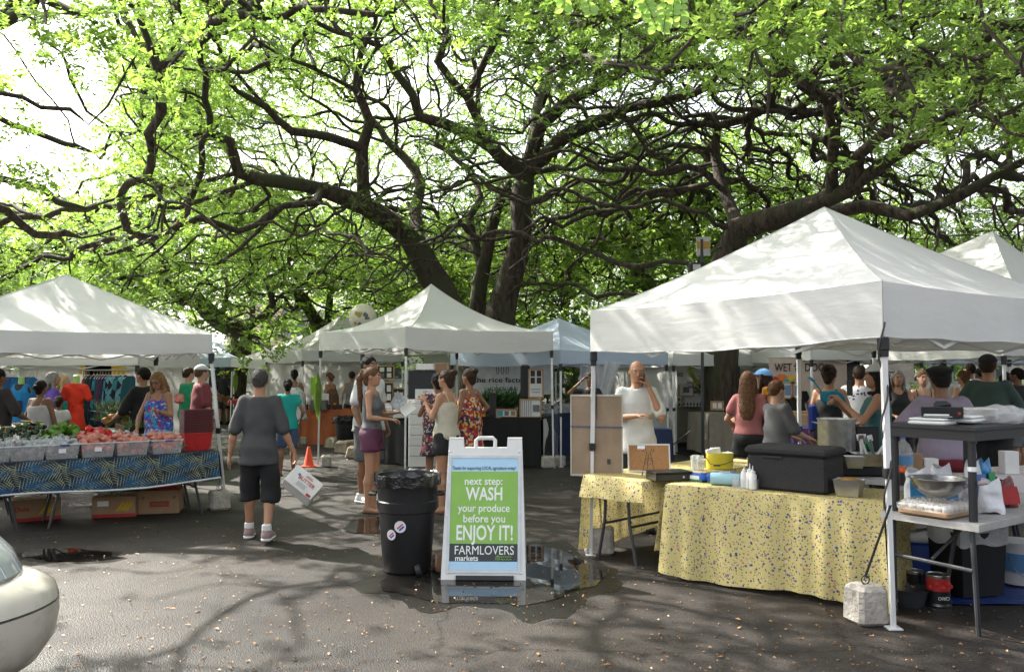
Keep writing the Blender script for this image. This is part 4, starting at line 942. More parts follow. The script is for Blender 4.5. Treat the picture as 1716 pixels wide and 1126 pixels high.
        if hk == 'front':
            for sx in (-1, 1): g.cone((sx*.080, .01, 1.68), (sx*.092, .03, 1.48), .024, .030, .03); g.cone((sx*.092, .03, 1.48), (sx*.10, .11, 1.24), .032, .016, .03)
            g.tube([(1.36, 0, -.10, .10, .03), (1.50, 0, -.085, .105, .05), (1.62, 0, -.045, .095, .075)], k=.04)
        if hk == 'pony':
            g.ell((0, -.115, 1.715), (.028, .028, .028), .02); g.cone((0, -.12, 1.71), (0, -.165, 1.62), .024, .036, .02); g.cone((0, -.165, 1.62), (0, -.15, 1.38), .038, .034, .02); g.cone((0, -.15, 1.38), (0, -.135, 1.20), .033, .010, .02)
        if hk == 'bun': g.ell((0, -.115, 1.725), (.045, .045, .045), .015)
        if hk == 'lowbun': g.ell((0, -.125, 1.645), (.045, .042, .045), .015)
        g.ell((0, .085, 1.610), (.072, .075, .080), sub=True); g.ell((0, .125, 1.665), (.062, .062, .055), sub=True)
        for sx in (-1, 1):
            if hk not in ('long', 'front', 'half'): g.ell((sx*.088, .02, 1.60), (.030, .045, .055), sub=True)
        g.wrinkle(.0018, 95, 1.0)
        if hk in ('short', 'buzz', 'crop'): g.cutz(1.575, False)
        fobj('hair', g, hm, ishead=True)
    # clothes
    if top:
        # dict: m, sleeve (0..1 of upper arm, 2 = none/tank), hem, inf, flare, neck
        inf = top.get('inf', .014); hem = top.get('hem', .88); sl_ = top.get('sleeve', .7); fl = top.get('flare', .01); nk = top.get('neck', 1.47); f = Field(lo, hi, h)
        rows = [(.88, 0, 0, .15*bw, .10*w), (.96, 0, -.01, .17*bw, .118*w), (1.08, 0, .0, (.128 if female else .152)*w, .10*w), (1.2, 0, 0, .15*bw, .108*w), (1.32, 0, .003, .168*bw, .118*w), (1.42, 0, -.01, .15*bw, .09*w), (1.475, 0, -.01, .095, .065)]
        loose = top.get('loose', .5); rr = []
        for (z, cx, cy, rx, ry) in rows:
            k = 1 if z > 1.3 else loose; mx_ = (.168*bw, .118*w)
            rx2 = rx+inf; ry2 = ry+inf
            if z < 1.3: rx2 = rx2*(1-loose)+(mx_[0]+inf+fl)*loose; ry2 = ry2*(1-loose)+(mx_[1]+inf+fl)*loose
            rr.append((z, cx, cy, rx2, ry2))
        bi = (bot or {}).get('inf', .018)+(bot or {}).get('flare', .02)*.3+.014
        rr = [(z, cx, cy, max(rx, (.172*bw+bi) if z < 1.04 else 0), max(ry, (.125*w+bi) if z < 1.04 else 0)) for (z, cx, cy, rx, ry) in rr]
        if hem < .88: rr = [(hem, 0, 0, rr[0][3]+fl, rr[0][4]+fl)]+rr
        f.tube(rr, k=.03)
        if female:
            for sx in (-1, 1): f.ell((sx*.07, .075*w, 1.28), (.058+inf, .055+inf, .058+inf), .03)
        if sl_ < 2:
            for i, (e, wr) in enumerate((LA, RA)):
                ia = min(inf, .015); f.cone((S_[i][0]*.7, 0, 1.425), S_[i], .052*aw+ia*.6, .054*aw+ia*.8, .02); s0 = Vector(S_[i]); e0 = Vector(e)
                if sl_ <= 1: en = s0.lerp(e0, sl_); f.cone(s0, en, .053*aw+ia, .047*aw+ia*1.9, .015)
                else: f.cone(s0, e0, .056*aw+inf, .045*aw+inf*1.3, .02); f.cone(e0, e0.lerp(Vector(wr), sl_-1), .044*aw+inf*1.2, .036*aw+inf, .02)
        else:
            for sx in (-1, 1):
                f.ell((sx*(sw+.045), 0, 1.40), (.065, .15, .11), sub=True)
            for sx in (-1, 1): f.ell((sx*.0, .06, 1.52), (.105 if sl_ < 3 else .2, .15, .11 if sl_ < 3 else .10), sub=True)
            if sl_ >= 3: f.cutz(1.36); 
        f.ell((0, .01, 1.515), (.075, .085, .05), sub=True)
        f.cutz(hem, False); f.wrinkle(top.get('wr', .0055), 24, x*3)
        fobj('top', f, top['m'])
        if sl_ == 3:
            for sx in (-1, 1): b = MB(); b.tube([(sx*.09, .10*w, 1.34), (sx*.10, .03, 1.468), (sx*.09, -.05, 1.46), (sx*.07, -.105*w, 1.34)], .007, 6); b.v = [tuple(v) for v in post(np.array(b.v))]; b.build('strap', top['m'], T)
    if bot:
        inf = bot.get('inf', .018); ln = bot.get('len', .5); wa = bot.get('waist', 1.02); f = Field(lo, hi, h)
        f.tube([(.86, 0, -.01, .165*bw+inf, .11*w+inf), (.95, 0, -.015, .172*bw+inf, .125*w+inf), (wa, 0, 0, .145*bw+inf, .105*w+inf)], k=.03); f.ell((0, -.03, .92), (.155*bw+inf, .11*w+inf, .10), .04)
        if bot.get('skirt'):
            zl = .92-(.92-.09)*ln; f.tube([(zl, 0, 0, .17*bw+inf+bot.get('flare', .08), .13*w+inf+bot.get('flare', .08)*.8), (.95, 0, 0, .17*bw+inf, .12*w+inf)], k=.03)
        else:
            for i, (kn, an) in enumerate((LL, RL)):
                hp_, k_, a_ = Vector(hip[i]), Vector(kn), Vector(an); fl = bot.get('flare', .02)
                if ln <= .5: en = hp_.lerp(k_, ln*2); f.cone(hp_, en, .09*lw+inf, (.09+(.056-.09)*ln*2)*lw+inf+fl, .03); f.cutz
                else: f.cone(hp_, k_, .09*lw+inf, .058*lw+inf+fl*.6, .03); f.cone(k_, k_.lerp(a_, (ln-.5)*2), .058*lw+inf+fl*.6, .045*lw+inf+fl, .02)
            zc_ = min(hip[0][2]+(Vector(LL[0]).z-hip[0][2])*min(1, ln*2), 9)
            if ln <= .5: f.cutz(zc_+.0, False)
            elif ln < .9: f.cutz(.50-.41*(ln-.5)*2, False)
        f.cutz(wa+.01); f.wrinkle(.005, 26, y); fobj('shorts' if ln < .6 and not bot.get('skirt') else ('skirt' if bot.get('skirt') else 'trousers'), f, bot['m'])
    if shoes:
        for i, (kn, an) in enumerate((LL, RL)):
            a = an; lo2 = (a[0]-.10, a[1]-.13, a[2]-.12); f = Field(lo2, (a[0]+.12, a[1]+.26, a[2]+.12), .011*max(1, q*.8)); z0 = a[2]-.09
            fx = a[0]*1.12
            if shoes[0] == 'shoe':
                f.cone((a[0], a[1]-.03, z0+.05), (fx, a[1]+.12, z0+.045), .050, .040, .02); f.ell((fx, a[1]+.13, z0+.035), (.052, .075, .036), .02); f.cone((a[0], a[1]-.01, z0+.05), (a[0], a[1]-.01, z0+.10), .048, .050, .02); f.cutz(z0+.012, False); f.cutz(z0+.115)
                o = fobj('shoe', f, shoes[1])
                f = Field(lo2, (a[0]+.12, a[1]+.26, a[2]+.0), .011*max(1, q*.8)); f.cone((a[0], a[1]-.035, z0+.03), (fx, a[1]+.14, z0+.03), .055, .056, .0); f.cutz(z0+.03); f.cutz(z0+.002, False); fobj('sole', f, shoes[2] if len(shoes) > 2 else shoes[1], o)
                if len(shoes) > 3:
                    f = Field((a[0]-.08, a[1]-.08, z0+.08), (a[0]+.08, a[1]+.08, z0+.19), .01); f.cone((a[0], a[1]-.008, z0+.09), (a[0], a[1]-.012, z0+.17), .05, .047, .01); f.cutz(z0+.165); fobj('sock', f, shoes[3])
            else:
                f.cone((a[0], a[1]-.035, z0+.02), (fx, a[1]+.14, z0+.02), .045, .05, .0); f.cutz(z0+.018); f.cutz(z0+.002, False); o = fobj('sandal', f, shoes[1])
    if hat:
        kind, hm = hat
        g = Field((-.13, -.15, 1.62), (.13, .25, 1.82), .0105); g.ell((0, -.012, 1.685), (.094, .112, .092), 0); g.cutz(1.69, False)
        if kind == 'cap': g.ell((0, .13, 1.693), (.075, .085, .012), .01)
        if kind == 'visorback': g.ell((0, -.14, 1.693), (.07, .08, .012), .01)
        if kind == 'beret': g.ell((0, -.02, 1.735), (.115, .125, .035), .02)
        fobj('cap' if kind != 'beret' else 'beret', g, hm, ishead=True)
    if glasses:
        b = MB()
        for sx in (-1, 1):
            b.tube([(sx*.034+.022*math.cos(a*.785), .108, 1.648+.016*math.sin(a*.785)) for a in range(8)], .0028, 5, closed=True); b.tube([(sx*.056, .106, 1.652), (sx*.084, .0, 1.65)], .003, 5)
        b.tube([(-.012, .11, 1.652), (.012, .11, 1.652)], .003, 5); b.v = [tuple(v) for v in post(np.array(b.v), True)]; b.build('glasses', glasses, T)
    T['sc'] = sc; T.location.z = zbase
    return T
C_ = cloth
def at(px, Y): return ((px-CX)/F*Y, Y)
BLK = C_('black_cotton', (.012, .012, .013)); WHT = C_('white_cotton', (.50, .50, .50)); DEN = C_('denim_blue', (.05, .08, .15)); GRYS = C_('grey_shorts_cloth', (.10, .105, .11)); SKSHOE = mat('brown_sandal', (.10, .05, .03), rough=.7)
WRUB = mat('white_sneaker', (.6, .6, .58), rough=.6)
# -- walkers and shoppers, centre left
person('man in charcoal polo shirt and black shorts walking away holding a carton', *G(432, 906).xy, 6, 1.68, TAN, .86, ('short', hair_mat('grey_black', (.045, .042, .04))), dict(m=C_('charcoal_knit', (.050, .050, .051)), sleeve=.92, hem=.78, inf=.014, loose=.8, flare=.004), dict(m=C_('black_mesh', (.010, .010, .011)), len=.63, inf=.016, flare=.045), ('shoe', C_('pink_grey_trainer', (.26, .18, .18)), WRUB, C_('white_sock', (.62, .62, .62))), la=((-.245, -.02, 1.13), (-.30, .04, .87)), ra=((.25, -.02, 1.13), (.34, .10, .88)), ll=((-.11, .12, .52), (-.12, .17, .09)), rl=((.12, .03, .50), (.12, -.17, .125)), curl=(.35, 1.0), glasses=mat('dark_frame', (.02, .02, .02)))
person('tall man in white tee and grey shorts with sunglasses pushed up on his head', *at(619, 10.7), -125, 1.86, BROWN, 1.0, ('crop', HB), dict(m=WHT, sleeve=.72, hem=.86, inf=.02, loose=.9), dict(m=GRYS, len=.5, inf=.03, flare=.02), ('shoe', WRUB, WRUB), ra=((.26, .02, 1.13), (.28, .16, .90)))
person('ponytailed woman in grey tank top and purple running shorts reading a leaflet', *at(624, 9.95), -98, 1.71, TAN, .88, ('pony', HBR), dict(m=C_('grey_jersey', (.10, .105, .115)), sleeve=2, hem=1.0, inf=.008, loose=.15), dict(m=C_('plum_nylon', (.085, .014, .045), rough=.6), len=.22, inf=.022, flare=.03, waist=1.05), ('sandal', SKSHOE), la=((-.20, .06, 1.16), (-.11, .28, 1.20)), ra=((.22, .04, 1.15), (.12, .27, 1.13)), female=True, curl=(.8, .8))
person('woman in cream crocheted top and black shorts, dark hair pinned up', *at(748, 9.9), 62, 1.68, TAN, .95, ('bun', HDB), dict(m=C_('cream_crochet', (.50, .46, .37), bump=.8, bscale=90), sleeve=3, hem=.90, inf=.016, loose=.7, flare=.02), dict(m=BLK, len=.25, inf=.02), ('sandal', SKSHOE), la=((-.21, .07, 1.17), (-.10, .26, 1.38)), ra=((.21, .1, 1.17), (.08, .26, 1.30)), female=True, curl=(1, 1))
person('woman in red and yellow patterned dress with one elbow out, behind the crocheted top', *at(786, 11.4), 55, 1.70, BROWN, 1.02, ('bun', HDB), dict(m=print_mat('ethnic_print', ((.35, .03, .02), (.6, .35, .05), (.03, .03, .06), (.45, .4, .33)), 26, thr=.6), sleeve=3, hem=.60, inf=.018, loose=.8, flare=.05), dict(m=BLK, len=.3), ('sandal', SKSHOE), ra=((.34, -.08, 1.20), (.20, .05, 1.05)), female=True)
person('person in dark striped wrap partly hidden by the crocheted top', *at(733, 11.0), 20, 1.64, BROWN, .95, ('bun', HB), dict(m=print_mat('dark_stripe_print', ((.03, .03, .05), (.4, .38, .35), (.3, .03, .03)), 34, thr=.6), sleeve=.3, hem=.6, inf=.02, loose=.9, flare=.04), dict(m=BLK, len=.3), ('sandal', SKSHOE), la=((-.24, .05, 1.17), (-.12, .18, 1.36)), female=True)
person('woman in turquoise top with dark bun walking off past the traffic cone', *at(483, 13.4), 14, 1.55, BROWN, 1.0, ('lowbun', HB), dict(m=C_('turquoise_jersey', (.01, .30, .27)), sleeve=.35, hem=.84, inf=.014, loose=.5), dict(m=DEN, len=.5, inf=.015), ('sandal', SKSHOE), female=True, ra=((.28, -.03, 1.15), (.22, .1, .98)))
person('woman in white flowery dress with dark topknot, back turned, at the far stall', *at(494, 18.4), 10, 1.72, BROWN, .95, ('bun', HB), dict(m=print_mat('white_grey_flower', ((.55, .55, .56), (.3, .3, .33), (.6, .6, .6)), 16, thr=.35), sleeve=3, hem=.62, inf=.03, loose=1, flare=.06), dict(m=BLK, len=.3), ('sandal', SKSHOE), female=True)
person('woman in brown dress leaning over the orange stall table', *at(557, 19.6), 60, 1.66, TAN, .95, ('lowbun', HBR), dict(m=C_('brown_dress', (.12, .06, .04)), sleeve=3, hem=.6, inf=.02, loose=.8, flare=.04), dict(m=BLK, len=.3), ('sandal', SKSHOE), female=True, lean=8)
person('shopper in grey tank top beyond the white tee man', *at(590, 20.5), 20, 1.68, TAN, .95, ('short', HDB), dict(m=C_('mid_grey', (.2, .2, .2)), sleeve=2, hem=.86, inf=.016), dict(m=BLK, len=.4), ('sandal', SKSHOE), female=True)
# -- under the near right tent
person('bald man in white tee talking on a phone with one arm folded across', *at(1067, 8.75), 172, 1.77, TAN, .92, ('buzz', mat('hair_shaved', (.22, .13, .09), rough=.6)), dict(m=C_('white_tee', (.54, .54, .54)), sleeve=.8, hem=.80, inf=.010, loose=.65, flare=.004), dict(m=BLK, len=.95, inf=.02), ('shoe', BLK, BLK), la=((-.25, .10, 1.17), (-.115, .10, 1.50)), ra=((.25, .06, 1.16), (-.02, .26, 1.20)), head=(8, -6), curl=(.9, .5), palms=((1, -.3, 0), (0, 0, -1)), glasses=None)
person('woman in black shirt shading her eyes with a raised hand', *at(988, 13.2), 165, 1.66, BROWN, .95, ('lowbun', HB), dict(m=BLK, sleeve=.5, hem=.9, inf=.016), dict(m=BLK, len=.9), ('sandal', SKSHOE), ra=((.34, .08, 1.40), (.10, .14, 1.62)), female=True, head=(20, -10))
person('girl in dusty pink tee and black shorts with long brown hair, back turned', *at(1253, 9.75), -25, 1.66, PALE, .9, ('long', HBR), dict(m=C_('dusty_pink_tee', (.33, .12, .12)), sleeve=.55, hem=.98, inf=.018, loose=.6), dict(m=BLK, len=.26, inf=.02, waist=1.05), ('sandal', SKSHOE), la=((-.27, .02, 1.16), (-.20, .18, 1.05)), female=True)
person('laughing girl in light blue cap, black top and red shorts hugging her friend', *at(1276, 10.1), 130, 1.68, TAN, .9, ('front', HDB), dict(m=C_('black_vest', (.014, .014, .016)), sleeve=3, hem=.98, inf=.008, loose=.2), dict(m=C_('red_shorts', (.22, .012, .016)), len=.26, inf=.02, waist=1.05), ('sandal', SKSHOE), la=((-.24, .12, 1.19), (-.08, .30, 1.33)), ra=((.20, .18, 1.2), (.16, .34, 1.15)), female=True, head=(-60, 5), hat=('cap', C_('light_blue_cap', (.16, .36, .68))))
person('boy in grey tee and patterned board shorts reaching forward over the griddle', *at(1300, 8.9), -72, 1.56, PALE, .88, ('short', HBR), dict(m=C_('grey_tee', (.095, .095, .105)), sleeve=.85, hem=.86, inf=.022, loose=1), dict(m=print_mat('board_shorts', ((.03, .05, .12), (.45, .5, .6), (.05, .2, .3)), 14, thr=.5), len=.5, inf=.03, flare=.02), ('sandal', SKSHOE), la=((-.22, .10, 1.15), (-.12, .36, 1.05)), ra=((.22, .12, 1.14), (.12, .38, 1.06)), head=(6, -4))
person('dark haired woman in black vest with blue sling bag, seen from behind', *at(1389, 9.7), -38, 1.74, TAN, .95, ('bun', HDB), dict(m=C_('black_vest', (.014, .014, .016)), sleeve=3, hem=1.0, inf=.006, loose=.1), dict(m=BLK, len=.8, inf=.012, waist=1.08), ('sandal', SKSHOE), female=True, ra=((.25, -.02, 1.16), (.24, .2, 1.05)))
person('woman in teal tank top and white cap holding up a phone', *at(1467, 8.1), 74, 1.72, TAN, 1.15, ('half', HB), dict(m=C_('teal_tank', (.045, .135, .145)), sleeve=2, hem=.88, inf=.016, loose=.7), dict(m=BLK, len=.6, inf=.02), ('sandal', SKSHOE), la=((-.24, .16, 1.20), (-.11, .34, 1.40)), ra=((.24, .14, 1.18), (.05, .35, 1.36)), female=True, hat=('visorback', WHT), curl=(1, 1))
person('man in blue and white leaf print shirt looking down beyond the phone holder', *at(1438, 10.9), -30, 1.76, TAN, 1.05, ('short', HDB), dict(m=print_mat('aloha_print', ((.5, .5, .52), (.04, .05, .12), (.4, .42, .5)), 22, thr=.38), sleeve=.85, hem=.85, inf=.03, loose=1), dict(m=GRYS, len=.5), ('sandal', SKSHOE), lean=12)
person('heavy man in lavender tee, red shorts and black flat cap over the food', *at(1582, 7.25), -6, 1.70, BROWN, 1.5, ('short', HB), dict(m=C_('lavender_tee', (.24, .20, .26)), sleeve=.9, hem=.93, inf=.022, loose=1), dict(m=C_('crimson_shorts', (.14, .012, .018)), len=.5, inf=.03, waist=1.0), ('shoe', BLK, BLK), la=((-.38, .10, 1.16), (-.30, .32, 1.05)), ra=((.36, .12, 1.16), (.24, .34, 1.02)), lean=10, hat=('beret', BLK))
person('tall man in dark green tee and black shorts near the right edge, back turned', *at(1655, 9.4), -38, 1.84, TAN, 1.12, ('short', HDB), dict(m=C_('bottle_green_tee', (.035, .06, .05)), sleeve=.85, hem=.86, inf=.024, loose=1), dict(m=BLK, len=.5, inf=.035), ('shoe', BLK, WRUB), la=((-.3, .05, 1.15), (-.2, .27, 1.12)), ra=((.28, .10, 1.15), (.20, .33, 1.15)), hat=('cap', BLK))
person('grey haired woman in black vest holding a drink', *at(1503, 11.6), 172, 1.68, TAN, 1.05, ('half', HG), dict(m=C_('black_vest', (.014, .014, .016)), sleeve=2, hem=.8, inf=.018, loose=.8), dict(m=BLK, len=.9), ('sandal', SKSHOE), la=((-.25, .05, 1.15), (-.1, .28, 1.12)), ra=((.25, .05, 1.15), (.1, .26, 1.1)), female=True)
person('woman in black strappy top lifting a cup beside the grey haired woman', *at(1546, 11.9), 165, 1.68, PALE, .95, ('bun', HBR), dict(m=C_('black_vest', (.014, .014, .016)), sleeve=3, hem=.8, inf=.01, loose=.4), dict(m=BLK, len=.9), ('sandal', SKSHOE), la=((-.24, .08, 1.18), (-.08, .26, 1.28)), ra=((.26, .06, 1.15), (.1, .25, 1.1)), female=True)
person('woman in pale striped dress with hair knotted up, right of the black-topped woman', *at(1613, 13.2), 15, 1.68, TAN, .95, ('bun', HBR), dict(m=C_('pale_grey_dress', (.38, .37, .36)), sleeve=2, hem=.6, inf=.02, loose=.8, flare=.04), dict(m=BLK, len=.3), ('sandal', SKSHOE), female=True)
person('man in plain white tee behind the pale striped dress', *at(1624, 15.2), 10, 1.82, TAN, 1.1, ('short', HDB), dict(m=WHT, sleeve=.8, hem=.85, inf=.025, loose=1), dict(m=GRYS, len=.5), ('shoe', BLK, BLK))
person('man in black tee at the right edge of the crowd', *at(1703, 13.0), 40, 1.72, BROWN, 1.1, ('short', HB), dict(m=BLK, sleeve=.8, hem=.85, inf=.025, loose=1), dict(m=GRYS, len=.5), ('shoe', BLK, BLK))
person('woman with long black hair in black dress left of the man in black tee', *at(1684, 14.6), -20, 1.66, BROWN, .95, ('long', HB), dict(m=BLK, sleeve=.3, hem=.55, inf=.02, loose=.8, flare=.05), dict(m=BLK, len=.3), ('sandal', SKSHOE), female=True)
person('seated looking vendor with short dark hair under the dog banner', *at(1334, 16.4), 175, 1.60, BROWN, .95, ('short', HB), dict(m=BLK, sleeve=.6, hem=.85, inf=.02), dict(m=BLK, len=.9), ('shoe', BLK, BLK))
person('vendor in pale blue shirt beneath the black banner', *at(1405, 17.2), 178, 1.66, BROWN, .95, ('short', HB), dict(m=C_('pale_blue_shirt', (.3, .36, .42)), sleeve=.6, hem=.85, inf=.02), dict(m=BLK, len=.9), ('shoe', BLK, BLK))
person('shopper in dark dress with long dark hair left of the grey haired woman', *at(1482, 15.6), 190, 1.68, BROWN, .95, ('long', HB), dict(m=C_('dark_teal_dress', (.02, .04, .05)), sleeve=.4, hem=.6, inf=.02, loose=.7), dict(m=BLK, len=.3), ('sandal', SKSHOE), female=True)
person('shopper in cream shirt beyond the lavender tee man', *at(1577, 15.8), 170, 1.70, TAN, 1.0, ('short', HDB), dict(m=C_('cream_shirt', (.45, .42, .36)), sleeve=.8, hem=.85, inf=.02), dict(m=GRYS, len=.5), ('shoe', BLK, BLK))
person('shopper in maroon tee in the crowd between the green and white tees', *at(1640, 17.5), 20, 1.74, BROWN, 1.0, ('short', HB), dict(m=C_('maroon_cotton', (.16, .03, .035)), sleeve=.8, hem=.85, inf=.02), dict(m=GRYS, len=.5), ('shoe', BLK, BLK))
# -- left stall
FL = print_mat('blue_floral', ((.03, .09, .42), (.05, .2, .5), (.42, .02, .05), (.08, .3, .4), (.4, .42, .5), (.03, .07, .38)), 34, thr=.75)
person('long haired woman in glasses and blue flowery strapless top choosing vegetables', *at(268, 11.0), 168, 1.66, TAN, 1.12, ('front', HBL), dict(m=FL, sleeve=3, hem=.80, inf=.020, loose=.8, flare=.03), dict(m=DEN, len=.3, inf=.02), ('sandal', SKSHOE), la=((-.26, .10, 1.16), (-.20, .30, 1.22)), ra=((.25, .08, 1.13), (.14, .28, .95)), female=True, head=(6, -22), glasses=mat('dark_frame', (.02, .02, .02)))
person('dark haired man in black shirt facing left holding out a card', *at(240, 11.9), 78, 1.72, TAN, 1.05, ('short', HB), dict(m=BLK, sleeve=.95, hem=.85, inf=.022, loose=.9), dict(m=BLK, len=.95), ('shoe', BLK, BLK), la=((-.24, .15, 1.12), (-.14, .40, .98)), ra=((.25, .0, 1.13), (.2, .16, .95)))
person('man in maroon tee and white cap looking right beside the basket stack', *at(339, 13.0), -48, 1.76, PALE, 1.12, ('short', HBR), dict(m=C_('maroon_tee', (.17, .035, .045)), sleeve=.9, hem=.84, inf=.024, loose=1), dict(m=BLK, len=.5), ('shoe', BLK, BLK), hat=('cap', WHT))
person('man in green and white shirt partly hidden by the maroon tee', *at(317, 14.6), -40, 1.74, PALE, 1.0, ('short', HDB), dict(m=C_('emerald_tee', (.01, .22, .10)), sleeve=.8, hem=.85, inf=.022, loose=1), dict(m=C_('khaki', (.3, .24, .16)), len=.5), ('shoe', BLK, BLK))
person('stout woman in white camisole with dark hair pinned up, back turned', *at(70, 11.7), -8, 1.54, BROWN, 1.35, ('lowbun', HB), dict(m=WHT, sleeve=3, hem=.8, inf=.018, loose=.8), dict(m=DEN, len=.9), ('sandal', SKSHOE), female=True)
person('man in dark brown tee at the left edge of the photo', *at(-2, 11.0), -25, 1.70, BROWN, 1.2, ('short', HB), dict(m=C_('dark_brown_tee', (.035, .028, .026)), sleeve=.9, hem=.82, inf=.024, loose=1), dict(m=BLK, len=.9), ('shoe', BLK, BLK), ra=((.3, .08, 1.15), (.2, .3, 1.05)))
person('grey haired woman in violet tee looking at the clothes rail', *at(90, 13.2), -55, 1.66, TAN, 1.05, ('half', HG), dict(m=C_('violet_tee', (.12, .06, .38)), sleeve=.7, hem=.85, inf=.022, loose=.8), dict(m=DEN, len=.9), ('sandal', SKSHOE), female=True, ra=((.28, -.05, 1.15), (.16, .1, 1.1)))
person('blonde woman just right of the violet tee', *at(108, 13.9), -80, 1.60, PALE, .95, ('half', mat('hair_blonde', (.42, .30, .14), rough=.45, var=.3, scale=40)), dict(m=C_('aqua_top', (.03, .35, .28)), sleeve=3, hem=.85, inf=.012), dict(m=DEN, len=.5), ('sandal', SKSHOE), female=True)
person('child with curly dark hair between the white camisole and the peppers', *at(101, 12.4), 10, 1.30, BROWN, .9, ('lowbun', HDB), dict(m=WHT, sleeve=.4, hem=.85, inf=.018), dict(m=DEN, len=.4), ('sandal', SKSHOE), female=True)
person('shopper in pale blue tee eating in front of the yellow banner', *at(211, 15.4), -75, 1.60, PALE, .9, ('bun', HDB), dict(m=C_('pale_blue_shirt', (.3, .36, .42)), sleeve=.6, hem=.85, inf=.02), dict(m=DEN, len=.9), ('sandal', SKSHOE), female=True, la=((-.22, .1, 1.2), (-.1, .25, 1.42)), ra=((.22, .1, 1.2), (.1, .25, 1.4)))
g1 = person('guitar player in pale checked shirt and headset under the bluish tent', *at(296, 27.2), 200, 1.70, BROWN, 1.1, ('buzz', HB), dict(m=C_('pale_check', (.28, .28, .30)), sleeve=.8, hem=.85, inf=.025, loose=1), dict(m=BLK, len=.9), ('shoe', BLK, BLK), la=((-.26, .12, 1.12), (-.30, .35, 1.15)), ra=((.28, .1, 1.1), (.05, .30, 1.0)))
g2 = person('guitar player all in black right of the black loudspeaker', *at(377, 26.6), 172, 1.76, BROWN, 1.1, ('short', HB), dict(m=BLK, sleeve=.8, hem=.85, inf=.025, loose=1), dict(m=BLK, len=.5), ('shoe', BLK, BLK), la=((-.28, .12, 1.12), (-.34, .35, 1.2)), ra=((.28, .1, 1.1), (.05, .30, 1.0)))
# ------------------------------------------------------------------ writing
def text(s, size, m, parent, M, name='lettering', xs=1.0, al='CENTER', bold=0.0, depth=.0008, sp=1.0):
    c = bpy.data.curves.new('t', 'FONT'); c.body = s; c.size = size; c.align_x = al; c.extrude = depth; c.offset = bold; c.resolution_u = 3; c.space_character = sp
    o = bpy.data.objects.new('t', c); COL.objects.link(o); dg = bpy.context.evaluated_depsgraph_get(); me = bpy.data.meshes.new_from_object(o.evaluated_get(dg)); bpy.data.objects.remove(o)
    me.transform(M @ Matrix.Diagonal((xs, 1, 1, 1))); ob = link_mesh(name, me, m, parent); return ob
def frame(o, ux, uy):
    "matrix whose x,y axes lie along ux, uy"
    ux = Vector(ux).normalized(); uy = Vector(uy); uy = (uy-ux*uy.dot(ux)).normalized(); n = ux.cross(uy)
    m = Matrix(((ux.x, uy.x, n.x, 0), (ux.y, uy.y, n.y, 0), (ux.z, uy.z, n.z, 0), (0, 0, 0, 1))); m.translation = Vector(o); return m
def sheet(b, M, x0, y0, x1, y1, z=0, th=.001): # box on a frame
    c = M @ Vector(((x0+x1)/2, (y0+y1)/2, z+th/2)); m = M.copy(); m.translation = c; b.box(None, (x1-x0, y1-y0, th), M=m)
def v2(p): return Vector((p[0], p[1], 0))
INKW = mat('white_ink', (.72, .74, .70), rough=.6, var=.02); INKB = mat('black_ink', (.015, .015, .018), rough=.6, var=.02)
CONC = mat('rough_concrete', (.36, .33, .29), rough=.95, var=.28, scale=11, bump=.9, bscale=30, dirt=.5, dirtcol=(.16, .14, .12)); CARD = mat('corrugated_card', (.30, .19, .105), rough=.9, var=.1, scale=5, dirt=.2)
CARDR = mat('red_print', (.32, .03, .03), rough=.8); CARDY = mat('yellow_print', (.55, .36, .03), rough=.8); PAPER = mat('white_paper', (.66, .66, .64), rough=.8, var=.03)
STEEL = mat('brushed_steel', (.46, .46, .45), rough=.28, metal=1, var=.1, scale=14, bump=.1); DKMET = mat('dark_painted_metal', (.035, .036, .04), rough=.5); WOOD = mat('light_wood', (.36, .22, .12), rough=.7, var=.25, scale=12)
CLEARP = mat('translucent_plastic', (.55, .56, .56), rough=.22, var=.03, alpha=.38, spec=.6); WPL = mat('white_plastic', (.62, .62, .60), rough=.4, var=.04, dirt=.15); BAGP = mat('thin_clear_bag', (.62, .62, .62), rough=.18, alpha=.32, bump=.9, bscale=24, spec=.8, var=.05)

def block(label, x, y, rz, d=(.27, .27, .26), strap=None, eye=True):
    T = thing('concrete_weight', label, 'concrete weight', (x, y, 0), rz, 'concrete blocks holding the tent legs down'); b = MB(); b.box((0, 0, d[2]/2), d, bev=.025, top=.94)
    b.v = [tuple(Vector(v)+Vector((mnoise.noise(Vector(v)*9+Vector((x, y, 0))),)*3)*.010) for v in b.v]; b.build('concrete', CONC, T)
    e = MB(); e.tube([(.03*math.cos(a), 0, d[2]+.028+.03*math.sin(a)) for a in [k*.7 for k in range(9)]], .005, 5, closed=True); e.build('eye_bolt', DKMET, T)
    if strap:
        p = Vector(strap)-Vector((x, y, 0)); p = Matrix.Rotation(-rz, 3, 'Z') @ p; s_ = MB(); a = Vector((0, 0, d[2]+.05)); s_.bar(a, p, .022, .004); h = MB(); h.tube([a, a-Vector((.01, 0, .02)), a+Vector((.005, 0, -.035))], .004, 5); h.build('hook', DKMET, T); s_.build('strap', mat('grey_webbing', (.05, .05, .05), rough=.9), T)
    return T
g = G(1466, 1052); block('concrete block at the foot of the nearest tent leg, beside the yellow cloth', g.x, g.y+.13, R(12), (.225, .22, .25), strap=(2.44, 5.37, .80))
g = G(1006, 930); block('concrete block at the tent leg under the brown board', g.x, g.y+.1, R(-8), (.27, .24, .235), strap=(.76, 7.50, 1.7))
g = G(362, 855); block('many sided pale concrete block at the corner of the produce stall', g.x, g.y+.1, R(30), (.24, .24, .23), strap=(-3.6, 10.2, .8))
g = G(544, 783); block('concrete block beside the orange cone', g.x, g.y+.1, R(10), (.19, .2, .2), strap=(-3.4, 14.6, 1.2))
